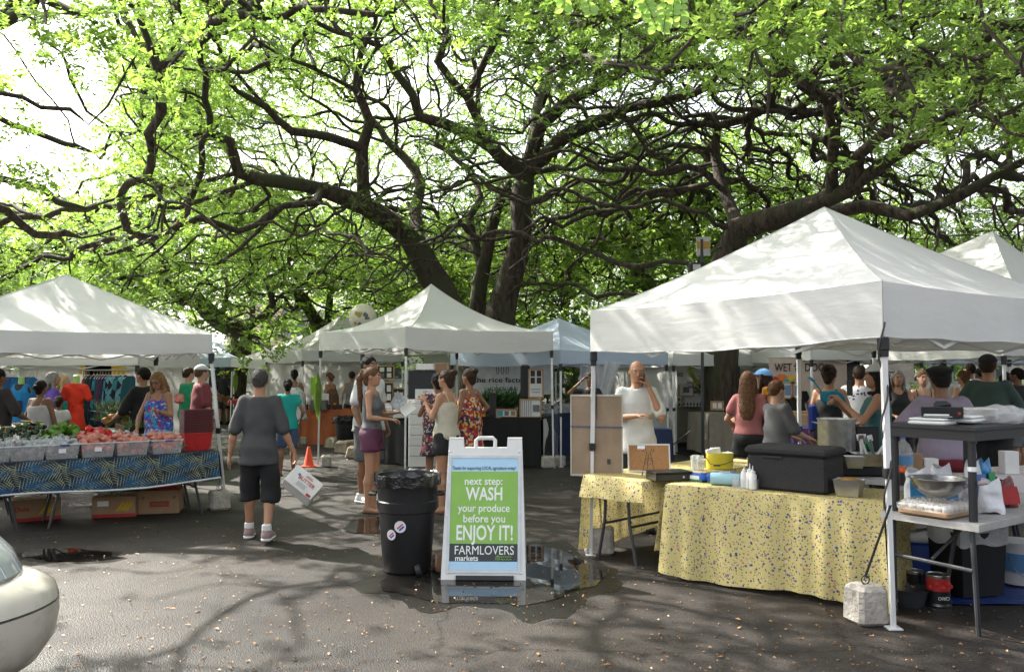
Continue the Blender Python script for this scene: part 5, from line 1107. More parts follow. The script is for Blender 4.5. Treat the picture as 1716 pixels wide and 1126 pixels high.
g = G(919, 785); block('left of two concrete blocks right of the black draped table', g.x, g.y+.1, R(5), (.24, .22, .21))
g = G(939, 783); block('right of two concrete blocks right of the black draped table', g.x, g.y+.16, R(-5), (.2, .22, .19))
g = G(710, 801); block('concrete block behind the trash can, left of the crocheted top', g.x, g.y+.1, R(-5), (.27, .25, .33))
g = G(506, 745); block('small concrete block on the farther tent leg by the orange cloth', g.x, g.y+.1, 0, (.22, .2, .18))
hx = MB(); p0_ = Vector((G(1497, 1053).x, G(1497, 1053).y, 0)); p1_ = Vector((2.41*.995, 5.37, 2.2)); hx.tube([p0_.lerp(p1_, .28+.62*k/60)+Vector((.024*math.cos(k*.3), .024*math.sin(k*.3), 0)) for k in range(61)], .007, 5); tag(hx.build('webbing_strap', mat('grey_webbing', (.05, .05, .05), rough=.9)), 'dark strap wound round the nearest white tent pole', 'strap')
cu = thing('parking_kerb', 'rough concrete kerb end stones behind the second black bin', 'kerb', (0, 0, 0)); cu.location = G(565, 752)
for i, (px, py) in enumerate([(560, 752), (578, 760), (598, 770), (622, 772)]):
    b = MB(); q = G(px, py)-cu.location; b.box(q+Vector((0, .2, .12)), (.42, .4, .24+.03*(i % 2)), rz=R(-40+9*i), bev=.04, top=.85); b.v = [tuple(Vector(v)+Vector((mnoise.noise(Vector(v)*6),)*3)*.03) for v in b.v]; b.build('kerb_stone', mat('tan_stone', (.24, .20, .15), rough=.95, var=.3, bump=.8, bscale=18), cu)

# ------------------------------------------------------------------ A-frame sign
X0, Y0 = at(812, 6.66); Wd = .67
sg = thing('sandwich_board', 'white A-frame sign with green WASH your produce poster standing in the puddle', 'sandwich board', (X0, Y0+.3, .004), R(-1.5))
ang = math.radians(15); Mf = frame((-Wd/2, -.3, 0), (1, 0, 0), (0, math.sin(ang), math.cos(ang))); Hb = 1.145
def aboard(M, nm):
    b = MB(); t = .035
    out = [(.028, 0), (Wd+.012-.028+.02, 0), (Wd-.012, Hb), (Wd-.135, Hb), (Wd-.145, Hb-.085), (.145, Hb-.085), (.135, Hb), (.012, Hb)]
    out = [(-.005, 0), (Wd+.005, 0), (Wd-.03, Hb), (Wd-.15, Hb), (Wd-.155, Hb-.085), (.155, Hb-.085), (.15, Hb), (.03, Hb)]
    pts = [M @ Vector((x, y, -t)) for x, y in out]; b.prism(pts, (M.to_3x3() @ Vector((0, 0, t)))); return b.build(nm, WPL, sg)
fb = aboard(Mf, 'front_board')
Mb = frame((Wd/2, .32, 0), (-1, 0, 0), (0, -math.sin(ang), math.cos(ang))); aboard(Mb, 'back_board')
h = MB(); hc = lambda x, y: Mf @ Vector((x, y, -.015)); h.tube([hc(.255, Hb-.10), hc(.255, Hb-.02), hc(.275, Hb), hc(.395, Hb), hc(.415, Hb-.02), hc(.415, Hb-.10)], .017, 8); h.build('handle', WPL, sg)
def sv(y): return (969-y)/231*Hb
def su(x): return (x-741)/138*Wd
# raised rim round the poster
def slab(nm, x0, y0, x1, y1, z, th, m, par=None): b = MB(); sheet(b, Mf, x0, y0, x1, y1, z, th); return b.build(nm, m, par or fb)
PA = mat('poster_pale_blue', (.36, .56, .72), rough=.35, var=.04); PG = mat('poster_leaf_green', (.205, .40, .062), rough=.35, var=.07, scale=6); PK = mat('poster_black', (.022, .026, .028), rough=.35)
px0, px1 = su(753), su(866)
slab('poster', px0, sv(953), px1, sv(772), .001, .002, PA)
slab('green_panel', px0, sv(912), px1, sv(795), .0032, .0012, PG); slab('black_panel', px0, sv(940), px1, sv(912)-.001, .0034, .0012, PK)
for a_, b_, c_, d_ in ((su(748), sv(958), su(753)-.001, sv(768)), (su(866)+.001, sv(958), su(871), sv(768)), (su(753), sv(773), su(866), sv(768)), (su(753), sv(958), su(866), sv(954))): slab('frame_bead', a_, b_, c_, d_, .001, .007, mat('clear_frame', (.5, .53, .55), rough=.2))
def st(s, yb, h, w, xc=809, m=INKW, bold=.0, al='CENTER', sp=1.0):
    o = text(s, h, m, fb, Matrix(), bold=bold, sp=sp, al=al); xs = [v.co.x for v in o.data.vertices]; k = w/(max(xs)-min(xs))
    cx_ = (max(xs)+min(xs))/2 if al == 'CENTER' else min(xs)
    o.data.transform(Mf @ Matrix.Translation((su(xc), sv(yb), .0055)) @ Matrix.Diagonal((k, 1, 1, 1)) @ Matrix.Translation((-cx_, 0, 0))); return o
U = Wd/138
st('Thanks for supporting LOCAL agriculture today!', 792, .040, 108*U, 808, INKB)
st('next step:', 817, .088, 64*U, 808, bold=.001); st('WASH', 842, .148, 62*U, 809, bold=.003); st('your produce', 861, .088, 87*U, 809, bold=.001)
st('before you', 878, .088, 70*U, 810, bold=.001); st('ENJOY IT!', 906, .165, 94*U, 811, bold=.003); st('FARMLOVERS', 929, .098, 98*U, 811)
st('markets', 939, .060, 38*U, 782, bold=.001); st('Department', 933.5, .022, 22*U, 845, PG); st('of Agriculture', 937.5, .020, 22*U, 845, PG)
lg = MB()
for k in range(5): lg.tube([Mf @ Vector((su(829+k*1.6), sv(938), .0055)), Mf @ Vector((su(830+k*1.5), sv(933), .0055)), Mf @ Vector((su(833), sv(930), .0055))], .0014, 4)
lg.build('field_emblem', PG, fb)
for yy, xx in ((762, 749), (762, 868), (958, 751), (958, 872), (868, 747), (862, 870)): b = MB(); b.lathe([(.009, 0), (.009, .006), (.004, .009)], M=Mf @ Matrix.Translation((su(xx), sv(yy), .0)), n=8); b.build('rivet', WPL, fb)
b = MB(); sheet(b, Mf, su(765), .0, su(860), .035, .0, .03); b.build('base_lip', mat('dark_rubber', (.03, .03, .03), rough=.7), fb)

# ------------------------------------------------------------------ trash cans
def trash(label, x, y, Rt, Rb, Hh, rz=0, stickers=True, M_=None):
    T = thing('trash_can', label, 'trash can', (x, y, .004), rz, None); m = mat('black_bin_plastic', (.014, .014, .015), rough=.42, dirt=.25, dirtcol=(.06, .055, .05), scale=5)
    b = MB(); k = Hh; b.lathe([(Rb*.9, 0), (Rb, .02), (Rb+(Rt-Rb)*.55, .62*k), (Rb+(Rt-Rb)*.60+.012, .63*k), (Rb+(Rt-Rb)*.66+.014, .73*k), (Rb+(Rt-Rb)*.70, .74*k), (Rt*.97, .9*k), (Rt, .92*k), (Rt+.012, .94*k), (Rt+.012, k), (Rt-.01, k), (Rt*.9, .7*k)], n=40, cap=(True, False)); b.build('bin_body', m, T, smooth=True)
    l_ = MB(); rn = random.Random(3)
    def lf(u, v):
        a = u*2*math.pi; z = (k+.012)*(1-v)+(k-.10)*v if v < .5 else 0
        r = Rt+.018+.006*math.sin(a*17)+.01*mnoise.noise(Vector((math.cos(a)*4, math.sin(a)*4, v*3)))
        if v <= .35: zz = k-.085+v/.35*.095+.008*math.sin(a*11); return Vector((r*math.cos(a), r*math.sin(a), zz))
        w = (v-.35)/.65; r2 = (Rt-.005)-w*.06-.02*w*math.sin(a*9+w*3); return Vector((r2*math.cos(a), r2*math.sin(a), k+.012-w*.3+.01*math.sin(a*13)))
    l_.grid(lf, 72, 12); l_.build('bin_liner', mat('glossy_black_bag', (.008, .008, .009), rough=.16, bump=.6, bscale=22, spec=.8), T, smooth=True)
    for s_ in (-1, 1):
        hd = MB(); hd.tube([(s_*(Rt-.01), -.07, .80*k), (s_*(Rt+.045), -.05, .80*k), (s_*(Rt+.045), .05, .80*k), (s_*(Rt-.01), .07, .80*k)], .014, 6); hd.build('handle', m, T)
    w = MB(); w.lathe([(.05, -.02), (.052, -.01), (.052, .01), (.05, .02)], M=Matrix.Translation((.12, -Rb+.00, .045)) @ Matrix.Rotation(R(75), 4, 'Y'), n=14); w.build('wheel', BLKP, T)
    if stickers:
        for a_, zz, rr in ((R(-117), .33, .042), (R(-97), .40, .048)):
            rad = Rb+(Rt-Rb)*.55*zz/(.62*k)+.004; c = Vector((math.cos(a_)*rad, math.sin(a_)*rad, zz)); M = frame(c, (-math.sin(a_), math.cos(a_), 0), (0, 0, 1))
            sb = MB(); sb.lathe([(rr, 0), (rr, .002)], M=M, n=20); so_ = sb.build('round_sticker', mat('sticker_white', (.6, .6, .62), rough=.4), T)
            q = MB(); sheet(q, M @ Matrix.Rotation(R(40), 4, 'Z'), -rr*.6, -rr*.05, rr*.65, rr*.2, .002, .001); q.build('sticker_stripe', mat('sticker_red', (.45, .03, .03)), so_)
            q = MB(); sheet(q, M @ Matrix.Rotation(R(40), 4, 'Z'), -rr*.5, -rr*.5, rr*.55, -rr*.2, .002, .001); q.build('sticker_stripe', mat('sticker_blue', (.03, .06, .3)), so_)
    return T
X_, Y_ = at(684, 7.0); trash('big black trash can with a glossy liner and two round stickers', X_, Y_, .262, .20, .80, 0)
X_, Y_ = at(582, 18.2); trash('smaller black trash can beside the orange tablecloth', X_, Y_, .27, .20, .70, 0, stickers=False)
# ------------------------------------------------------------------ cone
g = G(515, 783); T = thing('traffic_cone', 'bright orange traffic cone by the tent leg', 'traffic cone', (g.x, g.y+.1, 0)); CO = mat('cone_orange', (.75, .07, .02), rough=.5, dirt=.15)
b = MB(); b.box((0, 0, .012), (.25, .25, .024), bev=.006); b.build('base', CO, T); b = MB(); b.lathe([(.095, .024), (.085, .04), (.028, .34), (.02, .35)], n=20); b.build('cone_body', CO, T, smooth=True)
# ------------------------------------------------------------------ carried and held things
def carton(label, c, d, M, m, name='carton'):
    T = thing(name, label, 'box', c); T.matrix_world = Matrix.Translation(c) @ M; b = MB(); b.box((0, 0, 0), d, bev=.003); b.build('carton_body', m, T); return T
pc = P(507, 813, 8.05)
T = carton('white butter carton hanging from the hand of the walking man', pc, (.32, .19, .20), Matrix.Rotation(R(38), 4, 'Y') @ Matrix.Rotation(R(-36), 4, 'X'), mat('white_carton', (.58, .56, .53), rough=.7, dirt=.2))
Mx = frame((0, -.0962, 0), (1, 0, 0), (0, 0, 1)); text('BUTTER', .052, CARDR, T, Mx @ Matrix.Translation((.02, -.005, 0)), bold=.001); b = MB(); sheet(b, Mx, -.02, .05, .06, .058, 0, .0008); sheet(b, Mx, -.01, .066, .05, .072, 0, .0008); b.build('small_print', CARDR, T)['kind'] = 'stuff'
for k in range(3): b = MB(); sheet(b, Mx, -.05, -.035-.016*k, .05, -.028-.016*k, 0, .0008); b.build('small_print', mat('grey_print', (.25, .25, .27)), T)
b = MB(); sheet(b, Mx, .09, -.095, .14, -.07, 0, .0008); b.build('red_stamp', CARDR, T); b = MB(); b.lathe([(.014, 0), (.014, .001)], M=Mx @ Matrix.Translation((-.08, .03, 0)), n=12); b.build('blue_seal', mat('blue_print', (.08, .14, .35)), T)
b = MB(); b.box((-.1605, 0, .02), (.002, .08, .03)); b.build('hand_slot', BLKP, T)
def leaflet(label, c, rot, d=(.15, .21), m=PAPER):
    o = MB(); o.grid(lambda u, v: Vector(((u-.5)*d[0], .02*math.sin(u*3.1), (v-.5)*d[1])), 6, 2); ob = o.build('leaflet', m); ob.location = c; ob.rotation_euler = rot; tag(ob, label, 'leaflet'); return ob
leaflet('grey printed sheet held up by the ponytailed woman', P(668, 672, 9.85), (R(-20), R(35), R(20)), m=mat('printed_grey_sheet', (.3, .31, .32), var=.4, scale=30)); leaflet('white folded sheet held towards the tent leg', P(684, 684, 9.8), (R(-35), R(55), R(10)), d=(.12, .2))
# ------------------------------------------------------------------ globe sculpture
q = P(608, 532, 18.2); T = thing('globe_sculpture', 'big cream globe with faded world map on a post behind the centre tent', 'globe', (q.x, q.y, 0))
b = MB(); b.ball((0, 0, q.z), .302, 32, 20); b.build('globe', mat('cream_globe', (.66, .62, .50), rough=.5, dirt=.05), T, smooth=True); b = MB(); b.tube([(0, 0, 0), (0, 0, q.z-.3)], .05, 10); b.build('post', DKMET, T)
rn = random.Random(2)
for k, (dx, dz, r, m) in enumerate([(-.05, .06, .09, 0), (-.01, .01, .06, 0), (.11, .03, .08, 1), (.14, -.03, .05, 1), (-.02, -.17, .06, 1), (.07, -.2, .05, 1), (-.12, -.14, .04, 0)]):
    mm = MB(); pts = []
    for i in range(11):
        a = i/11*2*math.pi; rr = r*rn.uniform(.45, 1.1); x = dx+rr*math.cos(a); z = dz+rr*math.sin(a)*.9; y = -math.sqrt(max(.304**2-x*x-z*z, 0)); pts.append((x, y, q.z+z))
    c = (dx, -math.sqrt(.306**2-dx*dx-dz*dz), q.z+dz); mm.add([c]+pts, [(0, i+1, (i+1) % 11+1) for i in range(11)]); mm.build('continent', mat('map_ochre', (.38, .26, .09)) if m == 0 else mat('map_grey', (.13, .14, .14)), T)
# ------------------------------------------------------------------ tables
def table(label, cs, h, m=None, top_t=.035, legs=True, legm=None, group='folding tables of the stalls', cross=True, name='folding_table'):
    cs = [v2(c) for c in cs]; cen = sum(cs, Vector())/4; T = thing(name, label, 'table', cen, 0, group); b = MB()
    pts = [c-cen+Vector((0, 0, h-top_t)) for c in cs]; b.prism(pts, (0, 0, top_t)); b.build('table_top', m or WPL, T)
    legm = legm or DKMET
    if legs:
        for e in (0, 1):
            a, c = (cs[0], cs[3]) if e == 0 else (cs[1], cs[2]); o = (cs[1]-cs[0]).normalized()*(.22 if e == 0 else -.22); sd = (c-a).normalized()*.06
            for k, p in enumerate((a+sd, c-sd)):
                tp = p+o-cen; l_ = MB(); l_.tube([tp+Vector((0, 0, h-top_t)), tp+Vector((0, 0, .35))-o*.1, tp-o*.45+Vector((0, 0, .012))], .0145, 8); l_.build('leg', legm, T)
            s_ = MB(); a1 = a+sd+o*.9-cen; c1 = c-sd+o*.9-cen; s_.tube([a1+Vector((0, 0, .33)), c1+Vector((0, 0, .33))], .011, 6); m1 = (a1+c1)/2; s_.tube([m1+Vector((0, 0, .33)), m1+o*2.2+Vector((0, 0, h-top_t))], .009, 6); s_.build('brace', legm, T)
    return T
def drape(label, cs, h, m, drop, fold=.02, group=None, name='tablecloth', hemf=None, hem=None, cat='tablecloth', flare=.05, res=48, vs=12, skip=()):
    "cloth on a table top; drop: how far each side hangs"
    cs = [v2(c) for c in cs]; cen = sum(cs, Vector())/4; T = thing(name, label, cat, cen, 0, group); L = [c-cen for c in cs]
    b = MB(); b.add([c+Vector((0, 0, h+.004)) for c in L], [(0, 1, 2, 3)])
    nu = res
    pers = [(L[(i+1) % 4]-L[i]).length for i in range(4)]
    for i in range(4):
        if i in skip: continue
        a, c = L[i], L[(i+1) % 4]; e = (c-a).normalized(); n = Vector((e.y, -e.x, 0)); dr = drop[i] if isinstance(drop[i], tuple) else (drop[i], drop[i]); n_ = max(8, int(nu*pers[i]))
        dprev = drop[i-1] if (i-1) % 4 not in skip else 0; dnext = drop[(i+1) % 4] if (i+1) % 4 not in skip else 0
        def f(u, v, i=i, a=a, c=c, n=n, dr=dr, L_=pers[i]):
            q = a.lerp(c, u); d = dr[0]*(1-u)+dr[1]*u; d *= 1+.03*math.sin(u*7+i)+(hemf(u, i) if hemf else 0)
            cor = (1-min(1, u*L_/.10))*(-1)+(1-min(1, (1-u)*L_/.10)); s_ = u*L_
            w = math.sin(s_*26+2*math.sin(s_*5+i))*.6+math.sin(s_*11+i*2)*.6+mnoise.noise(Vector((s_*4, v, i)))*.8
            v2_ = min(1, v*1.0); out = .006+flare*v2_**.8+fold*w*v2_**.7; q = q+n*out+(c-a).normalized()*cor*flare*v2_
            q.z = h+.004-d*v; return q
        s = MB(); s.grid(f, n_, vs); o = s.build('cloth_side', m, T, smooth=True)
        if hem: hb = MB(); hb.tube([f(k/n_, 1) for k in range(n_+1)], .012, 4, cap=False); hb.build('hem', hem, T)
        if i == 0: T_f = f
    b.build('cloth_top', m, T); return T, T_f, cen
def floral():
    "yellow cotton with small scattered flowers"
    m = bpy.data.materials.new('yellow_floral_cotton'); m.use_nodes = True; t = m.node_tree; b = t.nodes['Principled BSDF']; l = t.links.new
    tc = t.nodes.new('ShaderNodeTexCoord'); b.inputs['Roughness'].default_value = .6; cur = None
    base = t.nodes.new('ShaderNodeRGB'); base.outputs[0].default_value = (.57, .475, .19, 1); cur = base.outputs[0]
    nn = t.nodes.new('ShaderNodeTexNoise'); nn.inputs['Scale'].default_value = 60; l(tc.outputs['Object'], nn.inputs['Vector'])
    wp = t.nodes.new('ShaderNodeVectorMath'); wp.operation = 'MULTIPLY_ADD'; wp.inputs[1].default_value = (.006, .006, .006); l(nn.outputs['Color'], wp.inputs[0]); l(tc.outputs['Object'], wp.inputs[2])
    for sc, thr, cols, off in ((52, .30, [(.10, .13, .05), (.16, .17, .06)], 5.1), (30, .27, [(.035, .045, .16), (.09, .09, .26), (.45, .16, .17), (.6, .55, .42), (.06, .06, .18)], 0), (42, .24, [(.07, .07, .22), (.5, .2, .2), (.05, .05, .17)], 2.7)):
        ad = t.nodes.new('ShaderNodeVectorMath'); ad.inputs[1].default_value = (off, off, off); l(wp.outputs[0], ad.inputs[0])
        v = t.nodes.new('ShaderNodeTexVoronoi'); v.inputs['Scale'].default_value = sc; l(ad.outputs[0], v.inputs['Vector']); se = t.nodes.new('ShaderNodeSeparateColor'); l(v.outputs['Color'], se.inputs[0])
        r = t.nodes.new('ShaderNodeValToRGB'); r.color_ramp.interpolation = 'CONSTANT'; e = r.color_ramp.elements
        while len(e) < len(cols): e.new(.5)
        for i, c in enumerate(cols): e[i].position = i/len(cols); e[i].color = (*c, 1)
        l(se.outputs[0], r.inputs['Fac']); cp_ = t.nodes.new('ShaderNodeMath'); cp_.operation = 'LESS_THAN'; cp_.inputs[1].default_value = thr; l(v.outputs['Distance'], cp_.inputs[0])
        g2 = t.nodes.new('ShaderNodeMath'); g2.operation = 'GREATER_THAN'; g2.inputs[1].default_value = .28; l(se.outputs[1], g2.inputs[0]); mu = t.nodes.new('ShaderNodeMath'); mu.operation = 'MULTIPLY'; l(cp_.outputs[0], mu.inputs[0]); l(g2.outputs[0], mu.inputs[1])
        mx = t.nodes.new('ShaderNodeMix'); mx.data_type = 'RGBA'; l(mu.outputs[0], mx.inputs[0]); l(cur, mx.inputs[6]); l(r.outputs[0], mx.inputs[7]); cur = mx.outputs[2]
    l(cur, b.inputs['Base Color']); tb = t.nodes.new('ShaderNodeBsdfTranslucent'); l(cur, tb.inputs['Color']); ms = t.nodes.new('ShaderNodeMixShader'); ms.inputs[0].default_value = .18; l(b.outputs[0], ms.inputs[1]); l(tb.outputs[0], ms.inputs[2]); l(ms.outputs[0], t.nodes['Material Output'].inputs['Surface'])
    return m
FLOR = floral()

# ------------------------------------------------------------------ LEFT STALL
RT = Vector((-3.42, 9.68, 0)); LD = Vector((-.82, -.57, 0)).normalized(); BD = Vector((-.57, .82, 0)).normalized()
def ls(s, d, z=0): return RT+LD*s+BD*d+Vector((0, 0, z))
def sof(px, base=0.0): k = (px-CX)/F; o = RT+BD*base; return (k*o.y-o.x)/(LD.x-k*LD.y)
for k, (a, b_) in enumerate([(0.03, 1.83), (1.87, 3.67)]):
    table('folding table under the %s half of the palm print cloth' % ('right' if k == 0 else 'left'), [ls(b_, .03), ls(a, .03), ls(a, .72), ls(b_, .72)], .73)
    table('second row table at the %s behind the palm print cloth' % ('right' if k == 0 else 'left'), [ls(b_, .78), ls(a, .78), ls(a, 1.45), ls(b_, 1.45)], .73)
NAVY = C_('navy_cotton', (.012, .018, .035)); HEMW = C_('white_hem', (.55, .55, .56))
T, ff, cen = drape('palm leaf printed dark cloth with white hem on the produce table', [ls(3.7, 0), ls(0, 0), ls(0, 1.48), ls(3.7, 1.48)], .735, NAVY, [(.40, .31), .31, .2, .3], fold=.012, flare=.02, hem=HEMW, hemf=lambda u, i: .10*math.sin(u*9+1) if i == 0 else 0, res=40)
PF = [mat('frond_cream', (.30, .32, .18), rough=.8), mat('frond_blue', (.018, .09, .18), rough=.8), mat('frond_deep_blue', (.012, .06, .15), rough=.8)]
fr = [MB(), MB(), MB()]; rn = random.Random(8); LT = 3.7
def onc(x, y): # metres along from left, metres down
    u = min(max(x/LT, 0.002), .998); d = .40*(1-u)+.31*u; v = min(max(y/d, 0), .985); p = ff(u, v); e = Vector(LD)*-1; n = Vector((e.y, -e.x, 0)); return p+n*.004
def blade(mb, x, y, a, ln, w):
    dx, dy = math.cos(a), math.sin(a); pts = []
    for t, ww in ((0, .15), (.35, 1), (.7, .8), (1, .05)): pts.append((x+dx*ln*t-dy*w*ww, y+dy*ln*t+dx*w*ww+.12*ln*t*t)); 
    q = [(x+dx*ln*t+dy*w*ww, y+dy*ln*t-dx*w*ww+.12*ln*t*t) for t, ww in ((0, .15), (.35, 1), (.7, .8), (1, .05))]
    mb.add([onc(*p) for p in pts]+[onc(*p) for p in q], [(i, i+1, 5+i, 4+i) for i in range(3)])
YO = 0
def bl(mb, x, y, a, ln, w):
    if y+YO > .012: blade(mb, x, y+YO, a, ln, w)
for XO, YO in ((.22, -.19), (-.2, 0)):
    x = XO-.46
    while x < LT:
        for k in range(22): bl(fr[1], x+.22, .30, R(170+k*10+rn.uniform(-3, 3)), rn.uniform(.15, .24), .0046)
        for k in range(12): bl(fr[1+k % 2], x+.40, .36, R(195+k*13), rn.uniform(.10, .17), .0042)
        for sp_, ox, oy, an, L_ in ((1, .06, .33, -34, .46), (-1, .40, .05, 68, .26)):
            n_ = 13 if sp_ > 0 else 9
            for k in range(n_):
                t = k/n_; sx = x+ox+math.cos(R(an))*L_*t; sy = oy+math.sin(R(an))*L_*t*.75+.06*t*t
                for sd in (-1, 1): bl(fr[0], sx, sy, R(an+sd*50+(25*t if sp_ > 0 else 0)), (.15 if sp_ > 0 else .10)*(1-.45*t)+.01, .0032)
        x += .46
for i in range(3): fr[i].build('palm_frond_print', PF[i], T)['kind'] = 'stuff'
# bins
RED1 = mat('tomato_pink_red', (.50, .10, .065), rough=.35, var=.25, scale=18); PLUM = mat('bagged_eggplant', (.16, .12, .13), rough=.3, var=.5, scale=16)
def bin_(label, s, kind, base=.02, w=.33, h=.15):
    p = ls(s, base+.15, .742); T = thing('clear_bin', label, 'plastic bin', p, math.atan2(-LD.y, -LD.x), 'translucent bins along the front of the produce table')
    b = MB()
    def pr(t, hh): return [(-w/2*t, -.14*t, hh), (w/2*t, -.14*t, hh), (w/2*t, .14*t, hh), (-w/2*t, .14*t, hh)]
    lo_, hi_ = pr(.88, 0), pr(1, h); b.add(lo_+hi_, [(3, 2, 1, 0)]+[(i, (i+1) % 4, 4+(i+1) % 4, 4+i) for i in range(4)]); b.build('bin_wall', CLEARP, T)
    r = MB(); q = pr(1.02, h); r.tube([Vector(v) for v in q], .007, 6, closed=True); r.build('rim', WPL if False else mat('frosted_rim', (.5, .5, .5), rough=.3), T)
    if kind[1]: lb = MB(); lb.box((kind[1][0], -.139, .085), (.07, .004, .045)); lb.build('label_sticker', PAPER, T)
    if kind[2]: hb = MB(); hb.box((0.02, -.148, h-.005), (.09, .014, .018), bev=.004); hb.build('latch', mat('blue_latch', (.03, .05, .22), rough=.4), T)
    # fill
    fm = MB(); rr = random.Random(int(s*100))
    for i in range(26): fm.ball((rr.uniform(-.13, .13), rr.uniform(-.10, .10), .03+rr.random()*.1), .034, 8, 5)
    fm.build('contents', kind[0], T, smooth=True)['kind'] = 'stuff'
    return p, T.rotation_euler.z
PBAG = mat('bag_over_tomatoes', (.62, .22, .16), rough=.2, var=.45, scale=14, bump=.8, bscale=30, trans=.2); SBAG = mat('bag_over_greens', (.30, .31, .32), rough=.18, var=.5, scale=22, bump=1, bscale=34)
def bag(label, c, r, m, group, name='produce_bag', inner=None, cat='bag'):
    r *= random.uniform(.8, 1.2); c = c+Vector((random.uniform(-.012, .012), random.uniform(-.02, .02), random.uniform(-.012, .012))); T = thing(name, label, cat, c, random.random()*6, group); b = MB(); sd = hash((round(c.x, 3), round(c.y, 3))) % 1000
    b.ball((0, 0, 0), (r, r*.95, r*.78), 14, 9, jit=.0); b.v = [tuple(Vector(v)*(1+.55*mnoise.noise(Vector(v)*24+Vector((sd, 0, 0))))) for v in b.v]; b.build('bag_skin', m, T, smooth=True)
    k = MB(); k.lathe([(.006, r*.6), (.008, r*.8), (.03, r*1.15), (.024, r*1.18)], n=9, wob=.4, cap=(False, False)); k.build('bag_neck', BAGP, T); return T
for i, px in enumerate((281, 223, 165)):
    p, rz = bin_('clear bin of bagged tomatoes, %s of the three pink ones' % ('rightmost', 'middle', 'leftmost')[i], sof(px, .02)-.02, (RED1, (0, ) if i == 2 else None, i == 0))
    rr = random.Random(i)
    for k in range(9): q = p-LD*((k % 5-2)*.062)+BD*((k//5)*.11-.04)+Vector((0, 0, .155+.018*(k % 2)+.03*(k//5))); bag('small clear bag of pale red tomatoes heaped in a bin', q, .050, PBAG, 'bags of tomatoes heaped in the bins')
for i, px in enumerate((105, 47, -12)):
    p, rz = bin_('clear bin of bagged greens, %s of the three grey ones' % ('rightmost', 'middle', 'leftmost')[i], sof(px, .02)-.02, (PLUM, (0, ) if i == 0 else None, i == 0))
    for k in range(10): q = p-LD*((k % 5-2)*.064)+BD*((k//5)*.12-.04)+Vector((0, 0, .145+.012*(k % 2)+.015*(k//5))); bag('silvery clear bag of leafy vegetables heaped in a bin', q, .053, SBAG, 'silvery bags heaped in the bins')
def veg(name, label, group, m, mk, c, e=(0, 0, 0), cat='vegetable'):
    if name not in PROTO: PROTO[name] = mk()
    o = bpy.data.objects.new(name, PROTO[name]); COL.objects.link(o); o.location = c; o.rotation_euler = e; s_ = random.uniform(.85, 1.12); o.scale = (s_, s_, s_); tag(o, label, cat, group); return o
PROTO = {}
def me_of(b, mats):
    o = b.build('p', mats, None, smooth=True); me = o.data; bpy.data.objects.remove(o); return me
GREENST = mat('stem_green', (.08, .14, .03))
def mk_pepper(col, nm):
    def f():
        b = MB(); b.lathe([(.004, -.045), (.024, -.04), (.033, -.01), (.038, .02), (.030, .038), (.010, .034)], n=14); b.v = [(x*(1+.13*math.cos(4*math.atan2(y, x))), y*(1+.13*math.cos(4*math.atan2(y, x))), z) for x, y, z in b.v]
        b.m = 1; b.tube([(0, 0, .03), (.004, 0, .055), (.01, 0, .062)], .005, 6); return me_of(b, [mat(nm, col, rough=.22, var=.2), GREENST])
    return f
def mk_long(col, nm, r, ln, tipc):
    def f():
        b = MB(); b.lathe([(.003, -ln), (r*.8, -ln*.9), (r, -ln*.4), (r*.95, ln*.3), (r*.8, ln*.8)], n=12); b.m = 1; b.lathe([(r*.82, ln*.8), (r*.6, ln*.92), (.004, ln*.97)], n=12, cap=(False, True)); return me_of(b, [mat(nm, col, rough=.25, var=.2), mat(nm+'_end', tipc, rough=.5)])
    return f
def mk_yellow():
    b = MB(); b.box((0, 0, 0), (.13, .05, .014), bev=.004); b.m = 1; b.box((0, 0, .012), (.125, .048, .010), bev=.003); b.m = 0; b.box((0, 0, .022), (.13, .05, .010), bev=.003); return me_of(b, [mat('pale_yellow_food', (.60, .47, .20), rough=.5), mat('dark_wrap', (.015, .012, .012), rough=.4)])
random.seed(12)
def heap(px0, px1, d0, d1, z0, zh, n, fn):
    for k in range(n):
        u, w = random.random(), random.random(); s = sof(px0+(px1-px0)*u, (d0+d1)/2); d = d0+(d1-d0)*w; c = math.sin(math.pi*min(max(u, .02), .98))**.5*math.sin(math.pi*min(max(w, .05), .95))**.6; fn(ls(s, d, z0+zh*c*random.uniform(.72, 1)))
for rz_, n in ((0, 46),):
    heap(126, 196, .36, .78, .80, .24, 48, lambda q: veg('red_pepper', 'shiny red bell pepper in the heap behind the bins', 'red peppers in the heap', None, mk_pepper((.50, .012, .012), 'red_pepper_skin'), q, (random.uniform(-1.2, 1.2), random.uniform(-1.2, 1.2), random.random()*6)))
heap(62, 150, .42, 1.0, .80, .27, 70, lambda q: veg('green_pepper', 'green bell pepper in the heap left of the red ones', 'green peppers in the heap', None, mk_pepper((.075, .17, .015), 'green_pepper_skin'), q, (random.uniform(-1.2, 1.2), random.uniform(-1.2, 1.2), random.random()*6)))
for k in range(52):
    s = sof(random.uniform(-6, 76), .45); r_ = random.random(); q = ls(s, .33+r_*.38, .86+.18*r_); veg('cucumber', 'dark cucumber with pale end in the stack at the left', 'cucumbers stacked end-on', None, mk_long((.018, .035, .010), 'cucumber_skin', .024, .085, (.35, .38, .16)), q+Vector((0, 0, random.uniform(0, .03))), (R(100)+random.uniform(-.2, .2), random.uniform(-.1, .1), math.atan2(LD.y, LD.x)+random.uniform(-.2, .2)))
for px, dz in ((45, .0), (62, .02), (75, -.02), (30, -.01)): veg('eggplant', 'dark purple eggplant lying above the cucumbers', 'eggplants above the cucumbers', None, mk_long((.035, .008, .022), 'eggplant_skin', .035, .09, (.05, .12, .03)), ls(sof(px, .7), .74, 1.07+dz), (R(80), R(70), random.random()))
